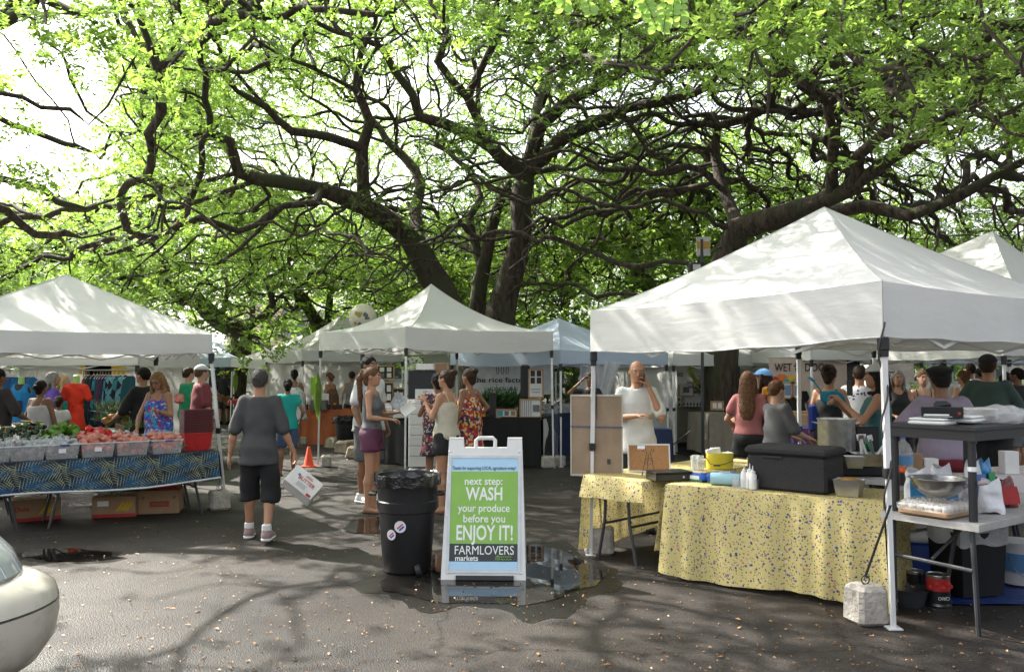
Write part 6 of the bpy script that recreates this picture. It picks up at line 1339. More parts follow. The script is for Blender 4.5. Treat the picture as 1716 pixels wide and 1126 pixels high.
for j, px in enumerate((8, 22, 36, 50, 64, -6)):
    for k in range(3 if j in (2, 3, 4) else 2): veg('tray_of_sweets', 'stacked pale yellow food tray with dark band above the cucumbers', 'pale yellow trays in low stacks', None, mk_yellow, ls(sof(px, .85), .85, 1.0+.034*k+(.02 if j > 2 else 0)), (0, random.uniform(-.08, .12), math.atan2(-LD.y, -LD.x)+random.uniform(-.1, .1)), cat='food tray')
# crates holding the heaps up
for a, c, dd, hh, lb in ((-10, 78, .33, .10, 'left'), (60, 152, .40, .08, 'middle'), (126, 200, .36, .06, 'right')):
    p0, p1 = ls(sof(a, dd), dd, .742), ls(sof(c, dd), dd, .742); b = MB(); w = (p1-p0).length; T = thing('low_crate', 'low green crate holding up the %s vegetable heap' % lb, 'crate', (p0+p1)/2, math.atan2(-LD.y, -LD.x), None)
    for z_ in (.02, .05): b.box((0, 0, z_), (w*.98, .012, .022))
    b.box((0, .5 if lb == 'middle' else .38, .03), (w*.98, .012, .06)); b.box((0, .22, .006), (w*.97, .42, .008)); b.build('crate_slats', mat('green_crate', (.02, .10, .04), rough=.6), T)
# pineapples and leafy stuff on a farther table
pt = [at(255, 11.7), at(150, 11.9), at(150, 12.9), at(250, 12.8)]
table('table of pineapples behind the peppers', [at(150, 11.75), at(256, 11.55), at(250, 12.5), at(148, 12.7)], .78)
drape('plain dark green cloth under the pineapples', [at(150, 11.75), at(256, 11.55), at(250, 12.5), at(148, 12.7)], .785, C_('dark_green_cloth', (.015, .04, .02)), [.5, .5, .5, .5], fold=.015)
PINE = mat('pineapple_skin', (.42, .21, .04), rough=.6, var=.45, scale=60, bump=1, bscale=70); PLF = mat('pineapple_leaf', (.075, .125, .045), rough=.5, var=.3)
for k, (px, py) in enumerate([(190, 700), (205, 694), (222, 700), (236, 692), (212, 706), (240, 704), (180, 706), (229, 707)]):
    q = P(px, py, 11.9+.1*(k % 3)); T = thing('pineapple', 'ripe pineapple lying on the farther table', 'pineapple', q, 0, 'pineapples on the farther table'); T.rotation_euler = (R(70), 0, random.uniform(-.5, .5)+R(-60)); b = MB(); b.ball((0, 0, 0), (.055, .055, .085), 12, 8); b.build('fruit', PINE, T, smooth=True); l_ = MB()
    for j in range(22): a = j*2.4; l_.add([(0, 0, .07), (.02*math.cos(a+.3), .02*math.sin(a+.3), .10), (.07*math.cos(a)*(.4+j*.03), .07*math.sin(a)*(.4+j*.03), .17+.004*(22-j)), (.02*math.cos(a-.3), .02*math.sin(a-.3), .10)], [(0, 1, 2, 3)])
    l_.build('leaf_crown', PLF, T)
def leafy(label, c, n, r, ln, m, name='bundle_of_greens', cat='vegetable', group=None):
    T = thing(name, label, cat, c, 0, group); b = MB(); rn = random.Random(int(c.x*100))
    for k in range(n):
        a = rn.random()*6.28; rr = r*rn.random()**.5; o = Vector((rr*math.cos(a), rr*math.sin(a), 0)); d = Vector((rn.gauss(0, .6), rn.gauss(0, .5), rn.uniform(.2, 1))).normalized()*ln*rn.uniform(.6, 1.1); s_ = d.cross(Vector((rn.random(), rn.random(), .3))).normalized()*ln*.055
        b.add([o, o+d*.5+s_, o+d, o+d*.5-s_], [(0, 1, 2, 3)])
    b.build('leaves', m, T); return T
leafy('feathery grey green bunch of greens above the pineapples', P(205, 690, 12.3), 420, .34, .24, PLF); leafy('bunch of green leaves at the right of the farther table', P(232, 716, 11.7), 160, .2, .14, mat('lettuce_green', (.10, .20, .04), rough=.5))
leafy('pale green lettuce beside the basket stack', ls(.36, .3, .78), 60, .05, .09, mat('pale_lettuce', (.3, .36, .14)))
# baskets
BR = mat('basket_red', (.42, .018, .018), rough=.4); BD_ = mat('basket_maroon', (.085, .014, .02), rough=.4)
c0 = ls(.17, .33, .742)
for k in range(14):
    T = thing('shopping_basket', 'bright red shopping basket, lowest of the nested stack' if k == 0 else 'dark maroon shopping basket nested in the stack by the maroon tee', 'basket', c0+Vector((0, 0, .0+(.0 if k == 0 else .17+.0205*k))), math.atan2(-LD.y, -LD.x), 'nested shopping baskets'); b = MB(); m = BR if k == 0 else BD_
    H_ = .2 if k == 0 else .035; tb = .80 if k == 0 else .97
    rings = [(0, tb), (H_, 1)]; vs = []
    for z_, t in rings: vs += [(-.16*t, -.11*t, z_), (.16*t, -.11*t, z_), (.16*t, .11*t, z_), (-.16*t, .11*t, z_)]
    b.add(vs, [(i, (i+1) % 4, 4+(i+1) % 4, 4+i) for i in range(4)]+([(3, 2, 1, 0)] if k == 0 else [])); b.build('basket_wall', m, T)
    r = MB(); r.tube([Vector((sx*.168, sy*.118, H_)) for sx, sy in ((-1, -1), (1, -1), (1, 1), (-1, 1))], .0065, 5, closed=True); r.build('rim', m, T)
    if k in (0,):
        rb = MB()
        for j in range(15):
            rb.bar((-.14+j*.02, -.093, .01), (-.155+j*.022, -.1115, .19), .004)
        rb.build('ribs', BR, T)
# banana boxes
def vbox(label, px, py, w, d, h, rz, kind, z=0.0, Yoff=.0, Y=None):
    g = G(px, py) if z == 0 else P(px, py, Y); T = thing('cardboard_box', label, 'cardboard box', (g.x, g.y+d/2+Yoff, z), rz, None); b = MB(); b.box((0, 0, h/2), (w, d, h), bev=.004); b.build('box_body', CARD, T)
    Mx = frame((0, -d/2-.0016, 0), (1, 0, 0), (0, 0, 1))
    if kind in ('banana', 'bananas2'):
        q = MB(); sheet(q, Mx, -w/2, .0, w/2, h*.17, -.0, .001); q.build('red_band', CARDR, T)
        for k in range(5):
            q = MB(); q.tube([Mx @ Vector((.02+k*.018-.06*(t-.5)*0+.07*math.sin(t*1.6)+.01*k, h*.28+t*h*.5, .001)) for t in [j/6 for j in range(7)]], [.004, .009, .011, .011, .010, .007, .003], 5); q.build('printed_banana', CARDY, T)
    if kind == 'banana': text('Dole', .07, CARDR, T, Mx @ Matrix.Translation((-w*.30, h*.48, .001)), bold=.002)
    if kind == 'bananas2': q = MB(); sheet(q, Mx, -w*.38, h*.55, -w*.12, h*.8, 0, .001); q.build('address_label', PAPER, T)
    if kind == 'badge':
        q = MB(); sheet(q, Mx, -w*.22, h*.30, w*.25, h*.54, 0, .001); q.build('badge', CARDR, T); q = MB(); sheet(q, Mx, -w*.18, h*.37, w*.21, h*.47, .001, .0012); q.build('badge_panel', mat('brown_print', (.16, .10, .06)), T)
        for s_ in (-1, 1): q = MB(); q.lathe([(.018, 0), (.018, .001)], M=Mx @ Matrix.Translation((s_*w*.38, h*.7, 0)), n=12); q.build('round_mark', mat('brown_print', (.16, .10, .06)), T)
    return T
aL = math.atan2(-LD.y, -LD.x)
vbox('cardboard banana box with red band at the far left under the table', 34, 876, .48, .36, .24, aL, 'banana', Yoff=.1); vbox('open cardboard banana box with white label under the table', 180, 868, .46, .36, .235, aL*.4, 'bananas2', Yoff=.05); vbox('brown cardboard box with a red printed badge under the table', 256, 862, .45, .36, .27, aL*.4, 'badge', Yoff=.05)
T = vbox('cardboard banana box stacked on the box with the red badge', 252, 862, .42, .3, .22, aL*.4, 'bananas2', Yoff=.12); T.location.z = .275
leafy('green vegetables poking from the open banana box', G(180, 868)+Vector((0, .2, .21)), 60, .12, .10, mat('lettuce_green', (.10, .20, .04), rough=.5))
# clothes rails and mannequins
def garment(label, px, Y, z1, z0, w, m, group=None, rz=0, name='hanging_dress', cat='dress', sleeve=True, depth=.07):
    x_, y_ = at(px, Y); T = thing(name, label, cat, (x_, y_, 0), rz, group); b = MB()
    def f(u, v):
        a = u*2*math.pi; z = z1-(z1-z0)*v; ww = w*(.42+.12*math.sin(v*3)+.18*v) if v > .08 else w*(.2+2.6*v); fo = 1+.12*math.sin(a*7+v*2)*v; return Vector((math.cos(a)*ww*fo, math.sin(a)*depth*fo*(.6+.6*v), z))
    b.grid(f, 28, 12); b.build('garment', m, T, smooth=True)
    h_ = MB(); h_.tube([(-w*.42, 0, z1-.05), (0, 0, z1+.03), (w*.42, 0, z1-.05)], .006, 5); h_.tube([(0, 0, z1+.03), (0, 0, z1+.08), (.02, 0, z1+.1), (.03, 0, z1+.085)], .003, 5); h_.build('hanger', PAPER, T); return T
def rail(label, p0, p1, z, Y0_, Y1_):
    a = Vector((*at(p0, Y0_), 0)); b_ = Vector((*at(p1, Y1_), 0)); T = thing('clothes_rail', label, 'clothes rail', (a+b_)/2, 0, None); c = (a+b_)/2; t = MB(); t.tube([a-c+Vector((0, 0, z)), b_-c+Vector((0, 0, z))], .012, 8); t.build('rail', STEEL, T)
    for q in (a, b_): l_ = MB(); l_.tube([q-c, q-c+Vector((0, 0, z))], .012, 8); l_.tube([q-c+Vector((0, -.25, .03)), q-c+Vector((0, .25, .03))], .012, 6); l_.build('upright', STEEL, T)
rail('clothes rail of blue tank tops at the left', 5, 62, 1.70, 14.6, 14.6); rail('clothes rail of patterned dresses behind the red dress', 140, 235, 1.70, 14.4, 14.0)
GM = [print_mat('teal_black_print', ((.03, .18, .22), (.01, .01, .015), (.05, .25, .32)), 9, thr=.9), C_('navy_dress', (.015, .025, .07)), C_('plum_dress', (.10, .02, .06)), C_('dark_teal_dress2', (.01, .07, .09)), print_mat('sky_black_print', ((.10, .28, .36), (.01, .01, .012), (.13, .33, .4)), 11, thr=.9), C_('forest_dress', (.01, .06, .035)), C_('rust_dress', (.3, .05, .02))]
for k, (px, mi) in enumerate([(146, 6), (150, 5), (158, 1), (164, 0), (169, 3), (173, 2), (178, 1), (183, 0), (189, 4), (196, 4), (203, 0), (211, 4), (219, 3)]): garment(['rust', 'deep teal', 'navy', 'black and teal print', 'dark teal', 'plum', 'second navy', 'second black and teal print', 'sky blue and black print', 'second sky blue print', 'wide black and teal print', 'wide sky blue print', 'last dark teal'][k]+' dress hanging on the rail right of the scarlet dress', px, 14.35-.003*(px-140), 1.60, .72+.05*(k % 3), .17 if k < 8 else .26, GM[mi], 'dresses hanging on the rail', rz=R(55 if k < 8 else 15))
for k, px in enumerate((14, 22, 30, 48, 55)): garment('blue top on the left clothes rail', px, 14.5, 1.58, .95, .2, C_('azure_top%d' % (k % 2), ((.02, .15, .36), (.02, .09, .25))[k % 2]), 'blue tops on the left rail', rz=R(50))
RD = C_('scarlet_dress', (.62, .035, .012))
x_, y_ = at(129, 13.3); T = thing('mannequin', 'mannequin in a belted scarlet dress', 'mannequin', (x_, y_, 0)); f = Field((-.3, -.2, .6), (.3, .2, 1.6), .016); f.tube([(.72, 0, 0, .17, .13), (1.1, 0, 0, .115, .09), (1.14, 0, 0, .10, .08), (1.2, 0, 0, .13, .10), (1.4, 0, 0, .16, .10), (1.48, 0, 0, .12, .08)], .02); f.cone((-.14, 0, 1.42), (-.20, 0, 1.26), .055, .06, .03); f.cone((.14, 0, 1.42), (.20, 0, 1.26), .055, .06, .03); f.cutz(.72, False); f.wrinkle(.008, 30); V_, Q_ = f.mesh(); link_mesh('dress', np_mesh('dress', V_, Q_), RD, T, smooth=True)
b = MB(); b.tube([(-.12, 0, 1.14), (0, -.10, 1.14), (.12, 0, 1.14), (0, .10, 1.14)], .014, 6, closed=True); b.tube([(-.02, -.1, 1.13), (-.03, -.12, .92)], .012, 5); b.build('belt', RD, T); b = MB(); b.lathe([(.05, 1.46), (.045, 1.53), (.05, 1.60), (.03, 1.62)], n=14); b.build('neck', mat('lime_neck', (.32, .5, .16)), T, smooth=True); b = MB(); b.tube([(0, 0, 0), (0, 0, .9)], .02, 8); b.lathe([(.16, 0), (.15, .02)], n=16); b.build('stand', STEEL, T)
x_, y_ = at(37, 13.6); T = thing('mannequin', 'dark mannequin in a bright blue tank top', 'mannequin', (x_, y_, 0)); f = Field((-.25, -.2, .8), (.25, .2, 1.6), .015); f.tube([(.95, 0, 0, .15, .10), (1.15, 0, 0, .13, .09), (1.35, 0, 0, .16, .10), (1.47, 0, 0, .10, .07)], .02); V_, Q_ = f.mesh(); link_mesh('torso', np_mesh('torso', V_, Q_), BLKP, T, smooth=True)
f = Field((-.25, -.2, .8), (.25, .2, 1.6), .015); f.tube([(.85, 0, 0, .17, .12), (1.15, 0, 0, .145, .105), (1.35, 0, 0, .172, .112), (1.47, 0, 0, .115, .08)], .02); f.ell((0, -.08, 1.48), (.07, .12, .12), sub=True); f.ell((-.19, 0, 1.42), (.07, .15, .12), sub=True); f.ell((.19, 0, 1.42), (.07, .15, .12), sub=True); V_, Q_ = f.mesh(); link_mesh('tank_top', np_mesh('tank_top', V_, Q_), C_('bright_blue_tank', (.02, .22, .50)), T, smooth=True)
b = MB(); b.box((.02, -.118, 1.12), (.15, .01, .17)); b.box((.02, -.124, 1.12), (.10, .006, .11)); b.build('chest_print', mat('dark_navy_print', (.01, .03, .10)), T); b = MB(); b.lathe([(.05, 1.46), (.045, 1.52), (.045, 1.58), (.03, 1.6)], n=14); b.build('neck', mat('lime_neck', (.32, .5, .16)), T); b = MB(); b.tube([(0, 0, 0), (0, 0, 1)], .02, 8); b.lathe([(.16, 0), (.15, .02)], n=16); b.build('stand', STEEL, T)
q = P(195, 618, 16.2); 
for px, py, w, h, m, lb in ((172, 618, .9, .22, CARDY, 'yellow and orange banner above the dress rail'), (165, 625, .5, .5, mat('brick_red_cloth', (.22, .05, .04)), 'brick red cloth hanging above the dress rail')):
    c = P(px, py, 16.1); b = MB(); b.box((0, 0, 0), (w, .01, h)); o = b.build('hanging_banner', m); o.location = c; tag(o, lb, 'banner')
# guitars and loudspeaker
def guitar(label, c, m):
    T = thing('guitar', label, 'guitar', c); T.rotation_euler = (0, R(-70), R(10)); b = MB(); b.lathe([(.16, -.02), (.16, .02)], M=Matrix.Translation((0, 0, -.18)) @ Matrix.Rotation(R(90), 4, 'X'), n=20); b.lathe([(.125, -.02), (.125, .02)], M=Matrix.Translation((0, 0, .06)) @ Matrix.Rotation(R(90), 4, 'X'), n=20); b.box((0, 0, -.06), (.17, .04, .2)); b.build('guitar_body', m, T); b = MB(); b.box((0, -.01, .45), (.045, .02, .6)); b.box((0, -.01, .8), (.07, .02, .14)); b.build('neck', WOOD, T)
guitar('dark electric guitar held by the player in the pale shirt', P(299, 665, 26.9), BLKP); guitar('sunburst guitar held by the player in black', P(374, 668, 26.3), mat('sunburst', (.16, .07, .02), rough=.25))
x_, y_ = at(366, 27.8); T = thing('loudspeaker', 'tall black loudspeaker on a stand between the guitar players', 'loudspeaker', (x_, y_, 0)); b = MB(); b.box((0, 0, 1.55), (.5, .4, .75), bev=.03); b.build('cabinet', BLKP, T); b = MB(); b.tube([(0, 0, 0), (0, 0, 1.2)], .025, 8); b.build('pole', DKMET, T); b = MB(); b.box((0, -.21, 1.55), (.42, .01, .66)); b.build('grille', mat('speaker_grille', (.03, .03, .03), rough=.9), T)
x_, y_ = at(296, 27.6); T = thing('stool', 'black stool behind the pale shirted guitar player', 'stool', (x_, y_, 0)); b = MB(); b.lathe([(.18, .6), (.18, .65)], n=16); b.build('seat', BLKP, T)
for k in range(4): b = MB(); a = k*1.57+.7; b.tube([(.15*math.cos(a), .15*math.sin(a), .6), (.2*math.cos(a), .2*math.sin(a), 0)], .012, 6); b.build('leg', DKMET, T)
table('low table with red cloth edge by the far tent leg', [at(386, 24.5), at(418, 24.5), at(418, 25.3), at(386, 25.3)], .85); drape('dark red runner on the far low table', [at(386, 24.5), at(420, 24.5), at(420, 25.3), at(386, 25.3)], .855, C_('dark_red_cloth', (.25, .01, .015)), [.12, .12, .12, .12], fold=.01)
# ------------------------------------------------------------------ CENTRE STALLS
def prism_table(label, px0, px1, Y0, Y1, dep, h, m, drop, cloth_label, group='dark draped tables', **k):
    a = Vector((*at(px0, Y0), 0)); b_ = Vector((*at(px1, Y1), 0)); n = (b_-a).normalized(); d = Vector((-n.y, n.x, 0))*dep; cs = [a, b_, b_+d, a+d]
    T = table(label, cs, h); D = drape(cloth_label, cs, h+.004, m, [drop]*4, **k); return cs
BC = C_('black_table_cloth', (.009, .009, .010)); BUR = C_('burlap', (.27, .235, .185), bump=.6, bscale=260); NV = C_('navy_table_cloth', (.016, .028, .075)); ORC = C_('rust_orange_cloth', (.36, .10, .035)); PUR = C_('purple_cloth', (.10, .045, .20))
t1 = prism_table('table beneath the long black cloth', 784, 906, 15.0, 14.55, .75, .86, BC, .86, 'long black tablecloth reaching the ground at the centre stall', fold=.018, flare=.03)
w = MB(); e = G(910, 785); w.grid(lambda u, v: Vector((.03*math.sin(v*6)*u+u*.10, u*.5, .84-.82*v)), 6, 8); o = w.build('white_side_cloth', C_('white_side', (.5, .5, .48))); o.location = (t1[1].x+.045, t1[1].y-.02, 0); tag(o, 'white cloth strip hanging at the right end of the black draped table', 'cloth')
t2 = prism_table('table beneath the black cloth behind the ponytailed woman', 640, 682, 15.2, 14.8, .7, .84, BC, .84, 'black tablecloth behind the ponytailed woman', fold=.015, flare=.03)
t3 = prism_table('table beneath the rust orange cloth', 502, 604, 19.3, 18.9, .8, .80, ORC, .8, 'rust orange tablecloth on the far stall table', fold=.02, flare=.04)
t4 = prism_table('table beneath the navy cloth right of the concrete blocks', 938, 1010, 16.6, 16.9, .75, .84, NV, .84, 'navy tablecloth in the shade behind the brown board', fold=.015, flare=.03)
t5 = prism_table('table beneath the burlap cloth by the flowers', 1092, 1186, 18.6, 18.8, .8, .88, BUR, .8, 'burlap tablecloth under the white cubby shelf', fold=.02, flare=.03)
t6 = prism_table('table beneath the burlap cloth behind the pink tee girl', 1187, 1262, 16.4, 16.7, .8, .84, BUR, .78, 'burlap tablecloth with a wooden frame on it', fold=.02, flare=.03)
t7 = prism_table('table beneath the cream cloth under the dog banner', 1300, 1352, 13.6, 13.9, .7, .86, C_('cream_table_cloth', (.42, .39, .32)), .84, 'cream tablecloth beneath the dog banner', fold=.02, flare=.03)
t8 = prism_table('table beneath the purple cloth', 1330, 1376, 12.6, 12.8, .6, .80, PUR, .78, 'purple tablecloth next to the tent leg', fold=.02, flare=.03)
t9 = prism_table('narrow table beneath the small navy cloth', 1090, 1124, 13.4, 13.4, .4, .74, NV, .5, 'small navy cloth right of the bald man', fold=.01, flare=.02)
# banners: bar + cloth + lettering
def banner(label, px0, py0, px1, py1, Y, m, lines=(), wave=.01, name='banner'):
    a = P(px0, py0, Y); b_ = P(px1, py1, Y); w = b_.x-a.x; h = a.z-b_.z; T = thing(name, label, 'banner', ((a.x+b_.x)/2, Y, b_.z)); g_ = MB(); g_.grid(lambda u, v: Vector(((u-.5)*w, wave*math.sin(u*9)+wave*.6*math.sin(v*5+u*4), h*v)), 18, 6); g_.build('banner_cloth', m, T, smooth=True)
    t_ = MB(); t_.tube([(-w/2-.03, .01, h+.01), (w/2+.03, .01, h+.01)], .010, 6); t_.build('top_bar', STEEL, T)
    M0 = frame((0, -wave*1.7-.004, 0), (1, 0, 0), (0, 0, 1))
    for s, cx_, by, sz, tw, mm in lines:
        o = text(s, 1, mm, T, Matrix(), bold=.012); xs = [v.co.x for v in o.data.vertices]; k = tw*w/(max(xs)-min(xs)); o.data.transform(M0 @ Matrix.Translation(((cx_-.5)*w, by*h, 0)) @ Matrix.Diagonal((k, sz*h, .1, 1)) @ Matrix.Translation((-(max(xs)+min(xs))/2, 0, 0)))
    return T, w, h, M0
GB = mat('grey_banner', (.62, .63, .63), rough=.7)
T, w, h, M0 = banner('grey stall banner reading the rice factory HONOLULU with three grains', 787, 610, 925, 661, 16.6, GB, [('the rice factory', .40, .40, .24, .70, INKB), ('HONOLULU', .40, .13, .17, .36, INKB)])
for dx in (-.06, .0, .06):
    b = MB(); c = (-.10+dx)*w; b.tube([M0 @ Vector((c+.026*w*math.cos(a)*.6, h*.80+h*.13*math.sin(a), 0)) for a in [k*.45 for k in range(14)]], .006, 4, closed=True); b.build('grain_outline', INKB, T)
banner('white sign with teal watercolour blot reading Oahu Organics', 1086, 610, 1151, 645, 18.2, mat('sign_white', (.5, .5, .48), rough=.6), [('Oahu Organics', .5, .42, .34, .80, INKB)], wave=.002, name='stall_sign')
T = bpy.data.objects[-1] if False else [o for o in bpy.data.objects if o.get('label', '').startswith('white sign with teal')][0]; b = MB(); b.lathe([(.16, 0), (.16, .002)], M=frame((.02, -.0058, .24), (1, 0, 0), (0, 0, 1)), n=18, wob=.12); b.build('teal_blot', mat('teal_blot', (.05, .32, .34)), T)
T, w, h, M0 = banner('pale pink banner reading WET DOG with a paw print', 1288, 600, 1420, 655, 15.5, mat('pink_beige_banner', (.46, .36, .31), rough=.7), [('WET', .18, .60, .34, .22, INKB), ('DOG', .58, .60, .34, .24, INKB)])
b = MB(); c = Vector((-.14*w, 0, 0)); q = [(0, .66, .045), (-.05, .76, .022), (-.02, .83, .022), (.02, .83, .022), (.05, .76, .022)]
for x_, z_, r_ in q: b.lathe([(r_*.9, 0), (r_*.9, .002)], M=M0 @ Matrix.Translation((c.x+x_*.8, z_*h, 0)), n=12)
b.build('paw_print', INKB, T)['kind'] = 'stuff'
for k, (x_, z_, r_, m) in enumerate([(-.40, .30, .09, CARDR), (-.34, .42, .07, mat('print_orange', (.55, .15, .03))), (-.27, .25, .07, mat('print_teal', (.03, .25, .28))), (-.22, .40, .06, CARDY)]):
    b = MB(); b.lathe([(r_, 0), (r_, .002)], M=M0 @ Matrix.Translation((x_*w, z_*h, .001*k)), n=9, wob=.3); b.build('printed_flower', m, T)
T, w, h, M0 = banner('plain black banner hung in the third row on the right', 1388, 598, 1442, 648, 18.5, BLKP)
banner('pale banner beyond the cap of the phone holder', 1480, 604, 1532, 640, 19.5, mat('pale_banner', (.45, .38, .33)))
# props on the black table
def boxy(name, label, cat, px, py, Y, d, m, rz=0, group=None, bev=.004, z=None, tilt=0):
    c = P(px, py, Y); c.z = (z if z is not None else c.z)+0; b = MB(); b.box((0, 0, d[2]/2), d, bev=bev); o = b.build(name, m); o.location = c; o.rotation_euler = (R(tilt), 0, rz); return tag(o, label, cat, group)
zt = .868
boxy('display_stand', 'tall black display block on the black draped table', 'display stand', 826, 700, 15.1, (.13, .12, .42), BLKP, z=zt)
T = thing('jewellery_bust', 'black necklace bust in front of the banner', 'display bust', (*at(880, 15.1), zt)); b = MB(); b.lathe([(.09, .02), (.05, .06), (.045, .30)], n=16); b.build('stand', BLKP, T); b = MB(); b.box((0, 0, .62), (.17, .07, .62), bev=.03); b.build('torso_card', BLKP, T)
def frame_panel(label, px, py0, py1, wpx, Y, backm, cards, z0=None, group=None):
    a = P(px, py1, Y); h = P(px, py0, Y).z-a.z; w = wpx/F*Y; T = thing('display_board', label, 'display board', (a.x, Y, a.z)); b = MB(); t = .025
    b.box((0, 0, t/2), (w, .03, t)); b.box((0, 0, h-t/2), (w, .03, t)); b.box((-w/2+t/2, 0, h/2), (t, .03, h-2*t-.002)); b.box((w/2-t/2, 0, h/2), (t, .03, h-2*t-.002)); b.build('wooden_frame', WOOD, T); b = MB(); b.box((0, .01, h/2), (w-2*t, .008, h-2*t)); b.build('backing', backm, T)
    for (u, v, cw, ch, m) in cards: c_ = MB(); c_.box(((u-.5)*w, -.002, v*h), (cw*w, .008, ch*h)); c_.build('mounted_card', m, T)
    return T
BKC = mat('black_card', (.015, .015, .016), rough=.5)
frame_panel('wooden frame of black cards right of the necklace bust', 898, 618, 667, 26, 15.0, PAPER, [(.3, .84, .28, .2, BKC), (.7, .84, .28, .2, BKC), (.3, .6, .28, .2, BKC), (.7, .6, .28, .2, BKC), (.5, .3, .6, .03, mat('grey_print', (.25, .25, .27))), (.5, .2, .5, .03, mat('grey_print', (.25, .25, .27)))])
frame_panel('wide wooden frame of hanging chains on the black table', 889, 668, 700, 37, 14.75, PAPER, [(.12+.1*k, .5, .02, .8, BKC) for k in range(5)]+[(.76, .5, .3, .35, mat('photo_grey', (.15, .15, .16)))])
frame_panel('low white frame with a turquoise photo left of the chains', 849, 685, 700, 36, 14.8, PAPER, [(.2, .5, .25, .6, mat('photo_teal', (.05, .3, .35))), (.5, .5, .2, .5, mat('photo_grey', (.15, .15, .16))), (.8, .5, .2, .5, mat('photo_tan', (.3, .2, .12)))])
boxy('orange_box', 'small amber box glowing at the left of the black table', 'box', 806, 700, 14.9, (.16, .1, .10), mat('amber_box', (.55, .17, .02)), z=zt)
boxy('clear_tub', 'clear tub with blue lid between the tent legs', 'tub', 922, 700, 16.2, (.3, .2, .2), CLEARP, z=.86); boxy('clear_tub', 'cloudy tub on the navy table', 'tub', 950, 700, 16.6, (.26, .2, .18), CLEARP, z=.86)
for k in range(5): leafy('palm fronds laid along the back of the black table', P(808+k*14, 682, 15.5), 90, .12, .42, mat('palm_green', (.045, .11, .03), rough=.4), name='palm_frond', cat='plant', group='palm fronds behind the black table')
# vine wall
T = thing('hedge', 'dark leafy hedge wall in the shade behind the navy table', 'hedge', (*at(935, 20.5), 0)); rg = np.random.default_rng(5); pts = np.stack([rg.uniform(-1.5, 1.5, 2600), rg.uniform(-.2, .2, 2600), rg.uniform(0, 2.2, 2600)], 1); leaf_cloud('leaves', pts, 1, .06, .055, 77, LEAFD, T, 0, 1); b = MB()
for k in range(9): b.tube([(-1.4+k*.35, 0, 0), (-1.3+k*.35, .05, 1.1), (-1.4+k*.35, 0, 2.2)], .02, 5)
b.build('stems', BARK, T)
# white curtain
b = MB(); a = P(968, 606, 15.4); c = P(1036, 606, 15.4)
def cur(u, v): return Vector((a.x+.05+(c.x-a.x)*(u*(1-.62*v)+0*v), 15.4+.04*math.sin(u*26+v*2), 1.86-1.35*v))
b.grid(cur, 60, 12); tag(b.build('curtain', C_('sheer_white', (.62, .62, .64), trans=.4), smooth=True), 'white curtain gathered towards its foot left of the bald man', 'curtain')
# chalk board / cabinet / cooler stack behind the centre pole
cx_, cy_ = at(709, 12.75); T = thing('drawer_cabinet', 'pale grey cabinet of plastic drawers behind the tent pole', 'cabinet', (cx_, cy_, 0)); b = MB(); b.box((0, 0, .72), (.40, .35, .98), bev=.01); b.build('cabinet_shell', WPL, T)
for k in range(6): b = MB(); b.box((0, -.18, .31+k*.158), (.37, .02, .145), bev=.006); b.build('drawer', WPL, T)
cooler = thing('cooler', 'white cooler standing on the ground under the drawer cabinet', 'cooler', (cx_+.02, cy_-.03, 0)); b = MB(); b.box((0, 0, .11), (.44, .4, .20), bev=.02); b.build('cooler_box', WPL, cooler)
boxy('blackboard', 'blank black board on top of the drawer cabinet', 'board', 707, 666, 12.7, (.42, .03, .44), mat('slate_black', (.018, .019, .022), rough=.6), z=1.25)
T = thing('price_sign', 'white sheet reading 10% and 20% below the blackboard', 'sign', P(713, 663, 12.5)); b = MB(); b.box((0, 0, 0), (.31, .006, .20)); b.build('paper_sheet', PAPER, T); Mx = frame((0, -.005, 0), (1, 0, 0), (0, 0, 1)); text('10%', .05, CARDR, T, Mx @ Matrix.Translation((0, .04, 0))); b = MB(); sheet(b, Mx, -.08, .005, .08, .017, 0, .001); b.build('print_line', mat('grey_print', (.25, .25, .27)), T); text('20%', .045, CARDR, T, Mx @ Matrix.Translation((0, -.055, 0)))
boxy('white_box', 'small white box on top of the blackboard', 'box', 713, 616, 12.75, (.26, .2, .09), PAPER, z=1.70)
frame_panel('framed portrait photo right of the blackboard', 740, 608, 640, 24, 13.2, mat('photo_tan', (.3, .2, .12)), [(.5, .4, .5, .6, mat('photo_skin', (.32, .15, .1)))])
for k, (px, y0, y1, w_, lb) in enumerate([(646, 612, 636, 30, 'upper'), (646, 640, 676, 28, 'lower'), (668, 650, 700, 22, 'right hand')]): frame_panel('%s black display panel of small prints behind the ponytailed woman' % lb, px, y0, y1, w_, 16.2, BKC, [(.3, .7, .25, .3, PAPER), (.7, .7, .25, .3, PAPER), (.3, .3, .25, .3, mat('photo_grey', (.15, .15, .16))), (.7, .3, .25, .3, PAPER)])
boxy('card_printer', 'small white printer on the black table by the pole', 'printer', 672, 704, 14.9, (.26, .22, .14), WPL, z=.85)
